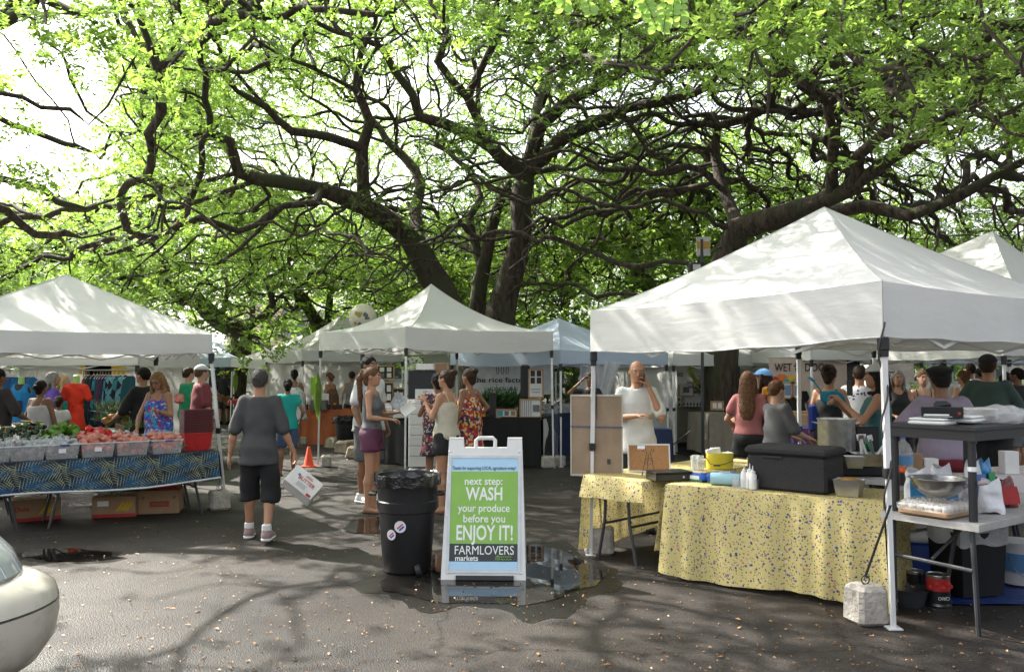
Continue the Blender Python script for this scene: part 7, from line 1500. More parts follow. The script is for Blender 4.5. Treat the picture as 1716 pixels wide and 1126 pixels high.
# far orange stall
T = thing('notice', 'white printed notice standing on the orange table', 'sign', P(540, 669, 19.2)); b = MB(); b.box((0, 0, 0), (.30, .01, .26)); b.build('paper_sheet', PAPER, T)
for k in range(5): b = MB(); b.box((0, -.007, .09-.04*k), (.22-.03*(k % 2), .002, .012)); b.build('print_line', mat('grey_print', (.25, .25, .27)), T)
boxy('notice', 'lime green poster card above the white notice', 'sign', 529, 662, 19.3, (.24, .02, .42), mat('lime_card', (.22, .45, .03)))
boxy('bin', 'grey tub full of dark jars on the orange table', 'tub', 535, 686, 19.0, (.36, .25, .22), mat('grey_tub', (.12, .13, .13)), z=.81)
for k, px in enumerate((515, 522, 552, 562, 571, 590)): T = thing('jar', 'dark jar standing on the orange tablecloth', 'jar', (*at(px, 19.1), .812), 0, 'jars on the orange table'); b = MB(); b.lathe([(.04, 0), (.042, .10), (.03, .12)], n=12); b.build('glass', mat('dark_jar', (.06, .03, .02), rough=.2), T); b = MB(); b.lathe([(.034, .12), (.034, .14)], n=12); b.build('lid', CARDY if k % 2 else STEEL, T)
for px, py, Y, lb in ((533, 650, 14.6, 'long yellow green leaves tied to the left pole of the centre tent'), (395, 640, 22.9, 'long green leaves tied to the farther tent pole by the guitar player')):
    p = P(px, py, Y); T = thing('leaf_decoration', lb, 'leaves', p); m = mat('ti_leaf', (.15, .24, .03), rough=.4, var=.2, trans=.3)
    for k in range(6): b = MB(); a = k*1.05; r_ = .045; L_ = .75 if Y < 20 else .5; b.add([(0, 0, .3)]+[(r_*math.cos(a)*.9+.05*math.cos(a+1.57)*s_, r_*math.sin(a)*.9+.03*s_, .3-L_*t) for t, in ((.35,), (.7,)) for s_ in (-1, 1)]+[(r_*.6*math.cos(a), .04*math.sin(a), .3-L_*(1+.1*(k % 3)))], [(0, 1, 2), (1, 3, 4, 2), (3, 5, 4)]); b.build('leaf', m, T)
# burlap stall: cubby shelf, flowers, frames
T = thing('cubby_shelf', 'white cubby shelf with jars on the burlap table', 'shelf', (*at(1120, 18.9), .886)); b = MB(); w = .62; h = .34
for k in range(5): b.box((-w/2+k*w/4, 0, h/2), (.015, .2, h))
for k in range(4): b.box((0, .001, k*h/3), (w, .198, .014))
b.build('cubby_frame', WPL, T)
for k in range(8): b = MB(); b.lathe([(.025, 0), (.025, .06), (.015, .075)], c=(-.23+(k % 4)*.155, -.02, .012+(k//4)*h/3), n=9); b.build('jar', mat('herb_jar', (.12, .10, .05), rough=.3), T)
boxy('white_box', 'white display box right of the cubby shelf', 'box', 1162, 678, 18.7, (.42, .25, .30), WPL, z=.89); frame_panel('small wooden photo frame on the cubby shelf', 1150, 640, 664, 26, 18.5, PAPER, [(.5, .45, .4, .4, mat('photo_grey', (.15, .15, .16)))])
for k in range(6): T = thing('bottle', 'small dark bottle in the row before the white box', 'bottle', (*at(1146+k*5.5, 18.4), .89), 0, 'small dark bottles on the burlap table'); b = MB(); b.lathe([(.022, 0), (.022, .07), (.009, .085), (.009, .11)], n=9); b.build('glass', mat('dark_bottle', (.02, .015, .015), rough=.2), T); b = MB(); b.box((0, -.022, .035), (.03, .002, .035)); b.build('label', PAPER, T)
T = thing('flower_arrangement', 'tall tropical arrangement of palm leaves and red heliconias', 'flowers', (*at(1178, 18.8), .89)); b = MB(); b.lathe([(.08, 0), (.11, .1), (.09, .25), (.10, .28)], n=16); b.build('vase', WPL, T, smooth=True); b = MB(); rn = random.Random(6)
for k in range(26):
    a = rn.random()*6.28; el = rn.uniform(.35, 1.2); d = Vector((math.cos(a)*math.cos(el), math.sin(a)*math.cos(el), math.sin(el))); L_ = rn.uniform(.4, .8); o_ = Vector((0, 0, .25)); s_ = d.cross(Vector((0, 0, 1))).normalized()
    for j in range(9):
        t = .35+j*.07; q = o_+d*L_*t-Vector((0, 0, .25*t*t))
        for sg_ in (-1, 1): e_ = q+(s_*sg_*.8+d*.6)*.13*(1.1-t*.6); b.add([q, q+(e_-q)*.5+d*.012, e_, q+(e_-q)*.5-d*.012], [(0, 1, 2, 3)])
    b.tube([o_, o_+d*L_*.5-Vector((0, 0, .06)), o_+d*L_-Vector((0, 0, .25))], .004, 4)
b.build('palm_leaves', mat('palm_green', (.045, .11, .03), rough=.4), T)
for k in range(5):
    b = MB(); x_ = -.1+.06*k; b.tube([(0, 0, .25), (x_, -.03, .6)], .008, 5)
    for j in range(5): b.add([(x_, -.03, .46+j*.05), (x_+(.07 if j % 2 else -.07), -.05, .52+j*.05), (x_, -.05, .49+j*.05)], [(0, 1, 2)])
    b.build('red_flower', mat('heliconia_red', (.55, .02, .02), rough=.4), T)
for k in range(3): b = MB(); b.tube([(0, 0, .25), (-.25-.05*k, 0, .8), (-.40+.2*k, 0, 1.25)], [.02, .018, .008], 6); b.build('yellow_stem', mat('stem_yellow_green', (.35, .40, .05)), T)
frame_panel('small wooden frame on the burlap cloth behind the pink tee girl', 1202, 672, 687, 22, 16.3, WOOD, [(.3, .5, .3, .6, PAPER), (.7, .5, .3, .6, PAPER)])
# dog stall goods
for k, (px, py, Y, w_, h_, m, lb) in enumerate([(1330, 690, 13.3, .42, .12, WOOD, 'low wooden crate on the cream table'), (1335, 672, 13.5, .35, .16, CARD, 'brown box behind the low wooden crate')]): boxy('wooden_box', lb, 'box', px, py, Y, (w_, .25, h_), m, z=.87+.0*k)
for k, (px, w_, lb) in enumerate([(1322, 20, 'first'), (1334, 18, 'second')]): frame_panel('%s white picture card standing behind the cream table' % lb, px, 640, 668, w_, 14.0, PAPER, [(.5, .5, .6, .6, mat('photo_blue', (.12, .2, .35)))])

# ------------------------------------------------------------------ NEAR RIGHT STALL
k1 = [G(1077, 808, .74), G(1296, 775, .74), None, G(979, 795, .74)]; k1[2] = k1[1]+(k1[3]-k1[0])
cs1 = [k1[0], k1[1], k1[2], k1[3]]; TT = [Vector((c.x, c.y, 0)) for c in cs1]
table('folding table under the smaller yellow flowered cloth', [TT[3], TT[0], TT[1], TT[2]], .735)
drape('smaller yellow flowered tablecloth pushed up at the front, hanging long at the left', TT, .74, FLOR, [.06, .10, (.60, .66), (.20, .17)], fold=.012, flare=.03)
k2 = [G(1116, 812, .74), G(1480, 844, .74)]; A = Vector((k2[0].x, k2[0].y, 0)); B_ = Vector((k2[1].x, k2[1].y, 0)); n = (B_-A).normalized(); d = Vector((-n.y, n.x, 0))*.76; TB = [A, B_, B_+d, A+d]
table('folding table under the large yellow flowered cloth', TB, .735)
drape('large yellow flowered tablecloth falling to the asphalt', TB, .74, FLOR, [(.70, .725), .70, .3, .55], fold=.028, flare=.05, res=64, vs=16)
# stove table behind
S0 = Vector((*at(1330, 7.0), 0)); S1 = Vector((*at(1500, 6.5), 0)); n2 = (S1-S0).normalized(); d2 = Vector((-n2.y, n2.x, 0))*.6; table('plain table holding the stove behind the black insulated box', [S0, S1, S1+d2, S0+d2], .80)
def onb(s, t, z=.745): return A+n*s+Vector((-n.y, n.x, 0))*t+Vector((0, 0, z))
# brown board on leg
T = thing('pin_board', 'worn brown board with pale frame strapped to the left pole of the near tent', 'board', P(1000, 797, 7.56)); T.rotation_euler = (0, 0, R(-6)); w = .475; h = .735; b = MB(); b.box((0, 0, h/2), (w-.02, .02, h-.02)); b.build('board_panel', mat('weathered_board', (.27, .20, .135), rough=.9, var=.15, scale=5, dirt=.5, dirtcol=(.14, .09, .06)), T)
b = MB(); b.box((0, -.002, .008), (w, .03, .016)); b.box((0, -.002, h-.008), (w, .03, .016)); b.box((-w/2+.006, -.002, h/2), (.012, .03, h-.034)); b.box((w/2-.006, -.002, h/2), (.012, .03, h-.034)); b.build('board_frame', mat('pale_frame', (.42, .39, .34), dirt=.3), T)
b = MB(); b.bar((-w/2, -.021, h*.61), (w/2, -.021, h*.60), .012, .006); b.build('blue_cord', mat('blue_cord', (.03, .07, .25)), T); b = MB(); b.box((.11, -.014, .13), (.03, .008, .045)); b.build('hanger_plate', DKMET, T)
# second board leaning on table
T = thing('notice_board', 'small cork board with white frame leaning on the yellow table', 'board', k1[3].lerp(k1[0], .0)+Vector((.52, .28, .012))); T.rotation_euler = (R(-9), 0, R(-2)); T.location = P(1088, 779, 7.6); T.location.z = .748; w = .385; h = .255; b = MB(); b.box((0, 0, h/2), (w-.02, .012, h-.02)); b.build('cork', mat('cork', (.36, .19, .085), rough=.9, var=.15, scale=60), T); b = MB(); b.box((0, -.001, .007), (w, .022, .014)); b.box((0, -.001, h-.007), (w, .022, .014)); b.box((-w/2+.006, -.001, h/2), (.012, .022, h-.03)); b.box((w/2-.006, -.001, h/2), (.012, .022, h-.03)); b.build('board_frame', WPL, T); b = MB(); b.box((-.07, -.009, h*.87), (.07, .006, .03)); b.build('metal_clip', STEEL, T)
T = thing('display_easel', 'black wire easel with scrolled top in front of the cork board', 'easel', P(1087, 785, 7.3)); T.location.z = .75; b = MB()
b.tube([(-.06, 0, 0), (-.015, 0, .20), (-.03, 0, .24), (-.05, 0, .22), (-.035, 0, .205)], .003, 5); b.tube([(.06, 0, 0), (.015, 0, .20), (.03, 0, .24), (.05, 0, .22), (.035, 0, .205)], .003, 5); b.tube([(0, .10, 0), (0, 0, .19)], .003, 5); b.tube([(-.05, 0, .05), (.05, 0, .05)], .003, 5); b.tube([(-.06, 0, .02), (-.06, -.05, .02), (-.06, -.055, .045)], .003, 5); b.tube([(.06, 0, .02), (.06, -.05, .02), (.06, -.055, .045)], .003, 5)
b.tube([(.04*math.cos(a)*(1-a/14), .0, .12+.04*math.sin(a)*(1-a/14)) for a in [k*.6 for k in range(18)]], .0022, 4); b.build('wire_frame', DKMET, T)
T = thing('cash_box', 'shallow black cash box on the smaller yellow table', 'cash box', P(1121, 790, 7.05)); T.location.z = .747; T.rotation_euler = (0, 0, R(14)); b = MB(); b.box((0, 0, .032), (.33, .22, .064), bev=.006); b.build('box_body', mat('black_enamel', (.012, .012, .013), rough=.3), T); b = MB(); b.box((0, 0, .071), (.335, .225, .012), bev=.004); b.build('lid', mat('black_enamel', (.012, .012, .013), rough=.3), T); b = MB(); b.lathe([(.010, 0), (.010, .004)], M=frame((.08, -.112, .035), (1, 0, 0), (0, 0, 1)), n=10); b.build('lock', STEEL, T)
for k, (dx, dy) in enumerate([(0, 0), (.065, .02), (.03, .075)]): T = thing('drinking_glass', 'clear straight glass beside the yellow bucket', 'glass', P(1163, 773, 7.75)+Vector((dx, dy, 0)), 0, 'clear glasses beside the yellow bucket'); T.location.z = .75; b = MB(); b.lathe([(.030, 0), (.033, .13), (.030, .13), (.027, .008)], n=18, cap=(True, True)); b.build('glass', mat('clear_glass', (.7, .72, .7), rough=.03, alpha=.35, spec=.9), T, smooth=True)
T = thing('yellow_caddy', 'oval yellow metal bucket filled with white cartons and napkins', 'bucket', P(1206, 768, 7.9)); T.location.z = .748; b = MB(); b.lathe([(.5, 0), (.52, .14), (.53, .145), (.51, .145), (.49, .02)], n=30, sx=.25, sy=.16, cap=(True, True)); b.build('bucket', mat('bright_yellow', (.72, .60, .05), rough=.4), T, smooth=True); b = MB(); b.tube([(-.132, -.01, .10), (-.11, -.075, .05), (-.05, -.088, .035), (.03, -.088, .05), (.10, -.08, .075), (.132, -.01, .10)], .003, 5); b.tube([(-.08, -.092, .036), (-.02, -.092, .036)], .008, 8); b.build('bail_handle', DKMET, T)
for k, (x_, y_, w_, h_) in enumerate([(-.08, -.01, .07, .09), (-.03, .02, .09, .10), (.05, .0, .06, .06), (.09, .01, .05, .06)]): q = boxy('paper_carton', 'white paper carton sticking out of the yellow bucket', 'carton', 1206, 768, 7.9, (w_, .05, h_), PAPER, z=.84, group='white cartons in the yellow bucket', tilt=4*k-6); q.location += Vector((x_, y_, 0)); q.rotation_euler[1] = R(8*k-12)
# goods on the big table
bx = thing('insulated_box', 'big black insulated food box with a lid on the large yellow table', 'food box', (A+n*.86+Vector((-n.y, n.x, 0))*.30+Vector((0, 0, .748))), math.atan2(n.y, n.x)+R(-3)); m = mat('black_foam', (.017, .017, .018), rough=.8, var=.15, scale=30, bump=.35, bscale=120); b = MB(); b.box((0.08, .04, .135), (.62, .40, .27), bev=.02); b.build('box_body', m, bx); b = MB(); b.box((.08, .04, .302), (.65, .43, .06), bev=.018); b.build('lid', m, bx); b = MB(); b.box((-.02, -.163, .255), (.16, .012, .02), bev=.004); b.build('grip_recess', BLKP, bx)
pot = thing('stock_pot', 'tall dented aluminium stock pot on the stove', 'pot', (*at(1399, 7.0), 1.0)); b = MB(); b.lathe([(.14, 0), (.148, .012), (.148, .255), (.155, .262), (.155, .268), (.143, .268), (.140, .02)], n=44); b.build('pot_body', mat('worn_aluminium', (.60, .60, .58), rough=.36, metal=.85, var=.25, scale=16, bump=.12, bscale=22, dirt=.3, dirtcol=(.2, .17, .13)), pot, smooth=True)
for s_ in (-1, 1): b = MB(); b.tube([(s_*.148, -.04, .225), (s_*.185, -.035, .235), (s_*.185, .035, .235), (s_*.148, .04, .225)], .006, 6); b.build('handle', STEEL, pot)
T = thing('camp_stove', 'low black stove under the stock pot', 'stove', (*at(1418, 7.0), .81)); b = MB(); b.box((0, 0, .07), (.62, .40, .14), bev=.012); b.build('stove_body', BLKP, T); b = MB()
for k in range(6): b.box((-.25+k*.09, 0, .165), (.012, .36, .02))
b.box((-.02, .1, .152), (.52, .012, .012)); b.box((-.02, -.1, .152), (.52, .012, .012)); b.build('grate', DKMET, T); b = MB(); b.box((.21, .10, .27), (.20, .02, .22), bev=.01); b.build('wind_shield', BLKP, T)
def roll(): 
    T = thing('paper_towel_roll', 'pale blue paper towel roll lying on the large yellow table', 'paper towel', onb(.42, .22, .745+.05), math.atan2(n.y, n.x)+R(12)); b = MB(); M = Matrix.Rotation(R(90), 4, 'Y'); b.lathe([(.018, -.115), (.05, -.115), (.05, .115), (.018, .115)], M=M, n=26, cap=(False, False)); b.build('paper', C_('blue_paper', (.25, .42, .50)), T, smooth=True); b = MB(); b.lathe([(.019, -.117), (.015, -.117), (.015, .117), (.019, .117)], M=M, n=16); b.build('card_core', CARD, T)
roll()
def wipes(label, s, t, rz, z=.745, m1=(.02, .09, .40)):
    T = thing('wipes_pack', label, 'pack', onb(s, t, z), math.atan2(n.y, n.x)+rz); b = MB(); b.box((0, 0, .035), (.20, .11, .07), bev=.02); b.build('pack_body', mat('pack_blue', m1, rough=.3, var=.2), T); b = MB(); b.box((0, -.056, .035), (.11, .004, .03), bev=.001); b.build('pack_label', PAPER, T); b = MB(); b.box((0, -.056, .012), (.16, .003, .010)); b.build('green_band', mat('green_band', (.03, .25, .08)), T); b = MB(); b.box((0, 0, .0725), (.09, .05, .006), bev=.002); b.build('flap', WPL, T)
wipes('blue and white wipes pack nearest the corner of the large yellow table', .12, .34, R(-8)); wipes('blue wipes pack touching the paper towel roll', .30, .36, R(14)); wipes('opened deep blue packet behind the two wipes packs', .30, .50, R(30), m1=(.015, .05, .28))
for k, (s, t, hh) in enumerate([(.60, .16, .15), (.655, .13, .16), (.62, .24, .15), (.68, .22, .17), (.69, .10, .15), (.57, .24, .14)]):
    T = thing('squeeze_bottle', 'white squeeze bottle in the clear tray left of the black box', 'bottle', onb(s, t, .752), 0, 'white squeeze bottles in a tray'); b = MB(); b.lathe([(.028, 0), (.03, .01), (.03, hh*.72), (.020, hh*.8), (.020, hh*.84)], n=16); b.build('bottle_body', WPL, T, smooth=True); b = MB(); b.lathe([(.021, hh*.84), (.021, hh*.90), (.006, hh*.95), (.003, hh*1.2)], n=12); b.build('nozzle', WPL, T, smooth=True)
T = thing('clear_tray', 'clear plastic tray holding the squeeze bottles', 'tray', onb(.625, .17, .746), math.atan2(n.y, n.x)); b = MB(); b.add([(-.09, -.09, 0), (.09, -.09, 0), (.09, .10, 0), (-.09, .10, 0), (-.095, -.095, .08), (.095, -.095, .08), (.095, .105, .08), (-.095, .105, .08)], [(0, 1, 2, 3)]+[(i, (i+1) % 4, 4+(i+1) % 4, 4+i) for i in range(4)]); b.build('tray_wall', CLEARP, T)
def pan(label, p, rz, w=.17, d=.15, h=.11, fill=None):
    T = thing('steel_pan', label, 'steel pan', p, rz); b = MB(); lo_ = [(-w/2*.8, -d/2*.8, 0), (w/2*.8, -d/2*.8, 0), (w/2*.8, d/2*.8, 0), (-w/2*.8, d/2*.8, 0)]; hi_ = [(-w/2, -d/2, h), (w/2, -d/2, h), (w/2, d/2, h), (-w/2, d/2, h)]; rim = [(x*1.13, y*1.13, h+.002) for x, y, z in hi_]; b.add(lo_+hi_+rim, [(3, 2, 1, 0)]+[(i, (i+1) % 4, 4+(i+1) % 4, 4+i) for i in range(4)]+[(4+i, 4+(i+1) % 4, 8+(i+1) % 4, 8+i) for i in range(4)]); b.build('pan_wall', STEEL, T)
    if fill: b = MB(); b.ball((0, 0, h*.8), (w*.42, d*.42, h*.35), 12, 6, jit=.3); b.build('food', fill, T, smooth=True)
pan('steel food pan at the right end of the large yellow table', onb(1.38, .20, .748), math.atan2(n.y, n.x), .19, .16, .12, mat('brown_food', (.25, .14, .04))); pan('steel pan of utensils behind the black insulated box', Vector((*at(1452, 6.75), .9)), R(-15), .24, .18, .10); pan('small steel pan to the right of the stove', Vector((*at(1428, 6.6), .9)), R(-15), .14, .12, .09)
for k in range(9):
    p = Vector((*at(1440+k*4.5, 6.75), .93)); T = thing('spatula', 'utensil handle sticking up from the steel pan', 'utensil', p, 0, 'utensils in the steel pan'); T.rotation_euler = (R(random.uniform(-15, 15)), R(random.uniform(-35, 35)), 0); b = MB(); b.box((0, 0, .09), (.022, .008, .2), bev=.003); b.build('handle', (WPL, STEEL, mat('green_handle', (.03, .25, .10)), WPL)[k % 4], T); b = MB(); b.box((0, 0, .20), (.04, .004, .05)); b.build('blade', WPL if k % 2 else STEEL, T)
# bread hooks: red check basket, tomatoes
T = thing('bowl', 'bowl of orange tomatoes behind the right pole', 'bowl', (*at(1502, 6.35), .80)); b = MB(); b.lathe([(.06, 0), (.10, .10), (.105, .10), (.06, .008)], n=20); b.build('bowl_wall', STEEL, T, smooth=True)
for k in range(7): veg('tomato', 'orange red tomato in the bowl behind the right pole', 'tomatoes in the bowl', None, lambda: me_of((lambda b: b.ball((0, 0, 0), (.035, .035, .03), 12, 8))(MB()), [mat('tomato_orange', (.60, .09, .02), rough=.25)]), Vector((*at(1502, 6.35), .89))+Vector((.05*math.cos(k), .05*math.sin(k), .02*(k % 2))))
T = thing('water_jug', 'clear water jug with blue label behind the right pole', 'jug', (*at(1510, 6.9), .80)); b = MB(); b.lathe([(.07, 0), (.075, .02), (.072, .06), (.075, .10), (.072, .14), (.075, .2), (.05, .26), (.02, .29), (.02, .31)], n=22); b.build('jug_body', CLEARP, T, smooth=True); b = MB(); b.lathe([(.0765, .10), (.0765, .17)], n=22, cap=(False, False)); b.build('label', mat('blue_label', (.1, .25, .45)), T); b = MB(); b.lathe([(.022, .31), (.022, .33)], n=10); b.build('cap', mat('cap_blue', (.03, .1, .4)), T)
table('long table behind the shelf rack loaded with supplies', [at(1484, 6.5), at(1720, 7.0), at(1720, 7.7), at(1484, 7.2)], .79); drape('pink flowered white cloth over the supplies table', [at(1484, 6.5), at(1720, 7.0), at(1720, 7.7), at(1484, 7.2)], .795, print_mat('pink_white_floral', ((.5, .45, .44), (.4, .12, .15), (.5, .46, .45)), 24, thr=.3), [.35, .3, .3, .3], fold=.012)
for k, (px, m_, lb) in enumerate([(1556, PAPER, 'white napkin box'), (1500, mat('blue_print', (.08, .14, .35)), 'blue drinks carton'), (1530, CARD, 'brown carton'), (1690, PAPER, 'white tub')]): boxy('supply_box', lb+' among the supplies on the flowered cloth', 'box', px, 760, 7.05, (.12, .10, .13+.02*k), m_, z=.80)
# grey plastic table, shelf rack
N = G(1640, 880, .70); N = Vector((N.x, N.y, 0)); ua = Vector((.82, .57, 0)).normalized(); us = Vector((-.57, .82, 0)).normalized()
W2 = .66; cs = [N+us*W2, N, N+ua*1.75, N+ua*1.75+us*W2]
GT = table('worn grey plastic table at the right edge carrying the shelf rack', [N+us*W2, N, N+ua*1.75, N+ua*1.75+us*W2], .70, m=mat('worn_grey_plastic', (.34, .33, .31), rough=.6, dirt=.55, dirtcol=(.13, .12, .11), scale=9), top_t=.045, legs=False)
def gl(p, z): return Vector((p.x, p.y, z))-GT.location
for p, q in ((N+us*.62+ua*.1, N+us*.62+ua*.1), (N+us*.06+ua*.04, N+us*.04+ua*.05), (N+ua*1.6+us*.06, N+ua*1.6+us*.06), (N+ua*1.6+us*.6, N+ua*1.6+us*.6), (N+ua*.75+us*.5, N+ua*.6+us*.55), ): b = MB(); b.tube([gl(p, .655), gl(q, .0)], .016, 8); b.build('leg', DKMET, GT)
b = MB(); b.tube([gl(N+us*.06+ua*.04, .40), gl(N+us*.62+ua*.1, .40)], .014, 8); b.tube([gl(N+us*.34+ua*.07, .42), gl(N+us*.3+ua*.5, .64)], .011, 6); b.build('brace', DKMET, GT)
RK = thing('shelf_rack', 'black plastic shelf rack standing on the grey table', 'shelf', N+ua*.10+us*.08, 0); m = mat('rack_black', (.018, .018, .020), rough=.55)
def rl(a, s, z): return ua*a+us*s+Vector((0, 0, z))
for a_, s_ in ((0, 0), (0, .52), (.98, 0), (.98, .52)):
    b = MB(); b.tube([rl(a_, s_, .70), rl(a_, s_, 1.28)], [.026, .024], 12); b.build('post', m, RK); b = MB(); b.tube([rl(a_, s_, 1.20), rl(a_, s_, 1.30)], .032, 12); b.build('socket', m, RK)
b = MB(); M = frame(rl(.49, .26, 1.26), ua, us); sheet(b, M, -.53, -.30, .53, .30, -.045, .085); b.build('shelf_top', m, RK); b = MB(); sheet(b, M, -.545, -.315, .545, .315, .022, .022); b.build('shelf_lip', m, RK); b = MB(); q = rl(0, -.0, 1.05); b.tube([rl(-.0, 0, 1.02), rl(0, 0, 1.05)], .0275, 12); b.build('tape', PAPER, RK)
def rk(a, s, z): return RK.location+rl(a, s, z)
rzr = math.atan2(ua.y, ua.x)
for k, (a_, s_, w_, d_) in enumerate([(.10, .30, .26, .24), (.30, .22, .24, .24)]): 
    T = thing('foam_container', ('square white foam container under the black glove box', 'white foam container overlapping the first, to its right')[k], 'foam container', rk(a_, s_, 1.305+.012*k), rzr+R(8)); b = MB(); b.box((0, 0, .012), (w_, d_, .024), bev=.008); b.build('tray', PAPER, T); b = MB(); b.box((0, 0, .035), (w_*.96, d_*.96, .016), bev=.007); b.build('lid', PAPER, T)
T = thing('glove_box', 'black box of gloves with white print on the shelf rack', 'box', rk(.10, .24, 1.352), math.atan2(-us.y, -us.x)+R(28)); T.rotation_euler[2] = R(-25); b = MB(); b.box((0, 0, .036), (.25, .13, .072), bev=.003); b.build('box_body', mat('glossy_black_card', (.012, .012, .013), rough=.25), T); Mx = frame((0, -.0665, .036), (1, 0, 0), (0, 0, 1)); b = MB(); sheet(b, Mx, -.11, -.022, .04, -.012, 0, .001); b.build('print_line', INKW, T); b = MB(); sheet(b, Mx, -.115, -.030, .06, -.027, 0, .001); b.build('print_line', INKW, T); b = MB(); b.lathe([(.010, 0), (.010, .001)], M=Mx @ Matrix.Translation((.10, -.005, 0)), n=10); b.build('red_mark', CARDR, T); b = MB(); b.ball((0, 0, .085), (.06, .03, .025), 10, 6, jit=.4); b.build('glove_tuft', BLKP, T)
T = thing('foam_plates', 'stack of cream foam plates in a clear bag on the shelf rack', 'plates', rk(.62, .30, 1.305)); PLT = mat('foam_plate', (.60, .56, .49), rough=.6)
for k in range(12): b = MB(); b.lathe([(.10, .004+k*.007), (.16, .012+k*.007), (.162, .016+k*.007)], n=30, cap=(True, True)); b.build('plate', PLT, T, smooth=True)
for nm, lb, a_, s_, r_, c_ in (('plastic_bag', 'crumpled clear bag round the foam plates', .52, .08, (.20, .12, .07), 1), ('plastic_bag', 'crumpled clear bag at the far end of the shelf rack', .88, .2, (.14, .14, .06), 2)):
    T = thing(nm, lb, 'plastic bag', rk(a_, s_, 1.36)); b = MB(); b.ball((0, 0, 0), r_, 26, 14); b.v = [tuple(Vector(v)*(1+.25*mnoise.noise(Vector(v)*22+Vector((c_, 0, 0))))) for v in b.v]; b.build('bag_film', BAGP, T, smooth=False)
T = thing('mixing_bowl', 'wide stainless mixing bowl below the shelf rack', 'bowl', rk(.02, .23, .83)); b = MB(); b.lathe([(.06, 0), (.10, .015), (.15, .06), (.175, .12), (.185, .123), (.185, .127), (.170, .125), (.14, .065), (.09, .02)], n=48); b.build('bowl_wall', STEEL, T, smooth=True)
T = thing('spoon', 'thick pale handle resting in the mixing bowl', 'utensil', rk(.05, .12, .90)); T.rotation_euler = (R(60), R(55), 0); b = MB(); b.tube([(0, 0, 0), (0, 0, .22)], [.014, .018], 10); b.build('handle', mat('mauve_grey', (.30, .27, .29)), T); b = MB(); b.ball((0, 0, -.04), (.03, .008, .045), 10, 6); b.build('spoon_bowl', STEEL, T)
T = thing('egg_tray', 'plastic wrapped tray of eggs under the mixing bowl', 'egg tray', rk(.06, .27, .71), rzr); EG = mat('egg_white', (.62, .56, .48), rough=.4)
b = MB(); b.box((0, 0, .02), (.36, .34, .04), bev=.01); b.build('tray_base', CARD, T)
for i in range(6):
    for j in range(6): b = MB(); b.ball((-.15+i*.06, -.14+j*.056, .055), (.023, .023, .030), 10, 7); b.build('egg', EG, T, smooth=True)
b = MB(); b.box((0, 0, .05), (.39, .37, .09), bev=.03); bb = bmesh.new(); o = b.build('clear_wrap', BAGP, T)
def sack(label, c, d, rz, m, lb2=None, name='bag', tilt=0):
    T = thing(name, label, 'bag', c, rz); T.rotation_euler[0] = tilt; b = MB(); b.grid(lambda u, v: Vector(((d[0]/2)*math.cos(u*6.283)*(1-.25*v**3), (d[1]/2)*math.sin(u*6.283)*(1-.85*v**2)*(1+.2*math.sin(v*9)), d[2]*v+.02*math.sin(u*12+v*3)))*1.0, 26, 14); b.v = [tuple(Vector(v)+Vector((1, 1, .5))*.018*mnoise.noise(Vector(v)*16+Vector((c.x*9, 0, 0)))) for v in b.v]; b.build('bag_body', m, T, smooth=True)
    if lb2: q = MB(); q.grid(lambda u, v: Vector(((u-.5)*d[0]*.62, -d[1]*.52*(1-.6*(v*.6+.15)**2)-.012, d[2]*(.15+.6*v))), 4, 4); q.build('printed_panel', lb2, T)
    return T
SB = mat('sack_white', (.62, .62, .64), rough=.45, bump=.4, bscale=30); SBL = mat('sack_blue', (.02, .20, .42), rough=.35, var=.3, bump=.4, bscale=30)
sack('open white and blue sugar bag behind the mixing bowl', rk(.34, .38, .70), (.20, .14, .30), R(20), SB, SBL); sack('bright blue tall bag with white lettering panel at the right', rk(.62, .22, .70), (.15, .10, .34), R(35), SBL, mat('green_band', (.03, .25, .08))); sack('white bag left of the bright blue one', rk(.52, .25, .70), (.17, .12, .33), R(20), SB, mat('blue_print', (.08, .14, .35))); sack('crumpled white bag with small print in front of the blue one', rk(.44, .10, .70), (.18, .14, .22), R(10), SB); sack('white bag with a blue corner behind the rack post', rk(.2, .48, .70), (.16, .12, .27), R(-20), SB, SBL)
sack('red and clear bag of dried peppers at the right edge', rk(.80, .20, .70), (.22, .18, .20), R(10), mat('pepper_bag', (.16, .03, .025), rough=.25, var=.6, scale=26, bump=.8), mat('red_print', (.32, .03, .03)))
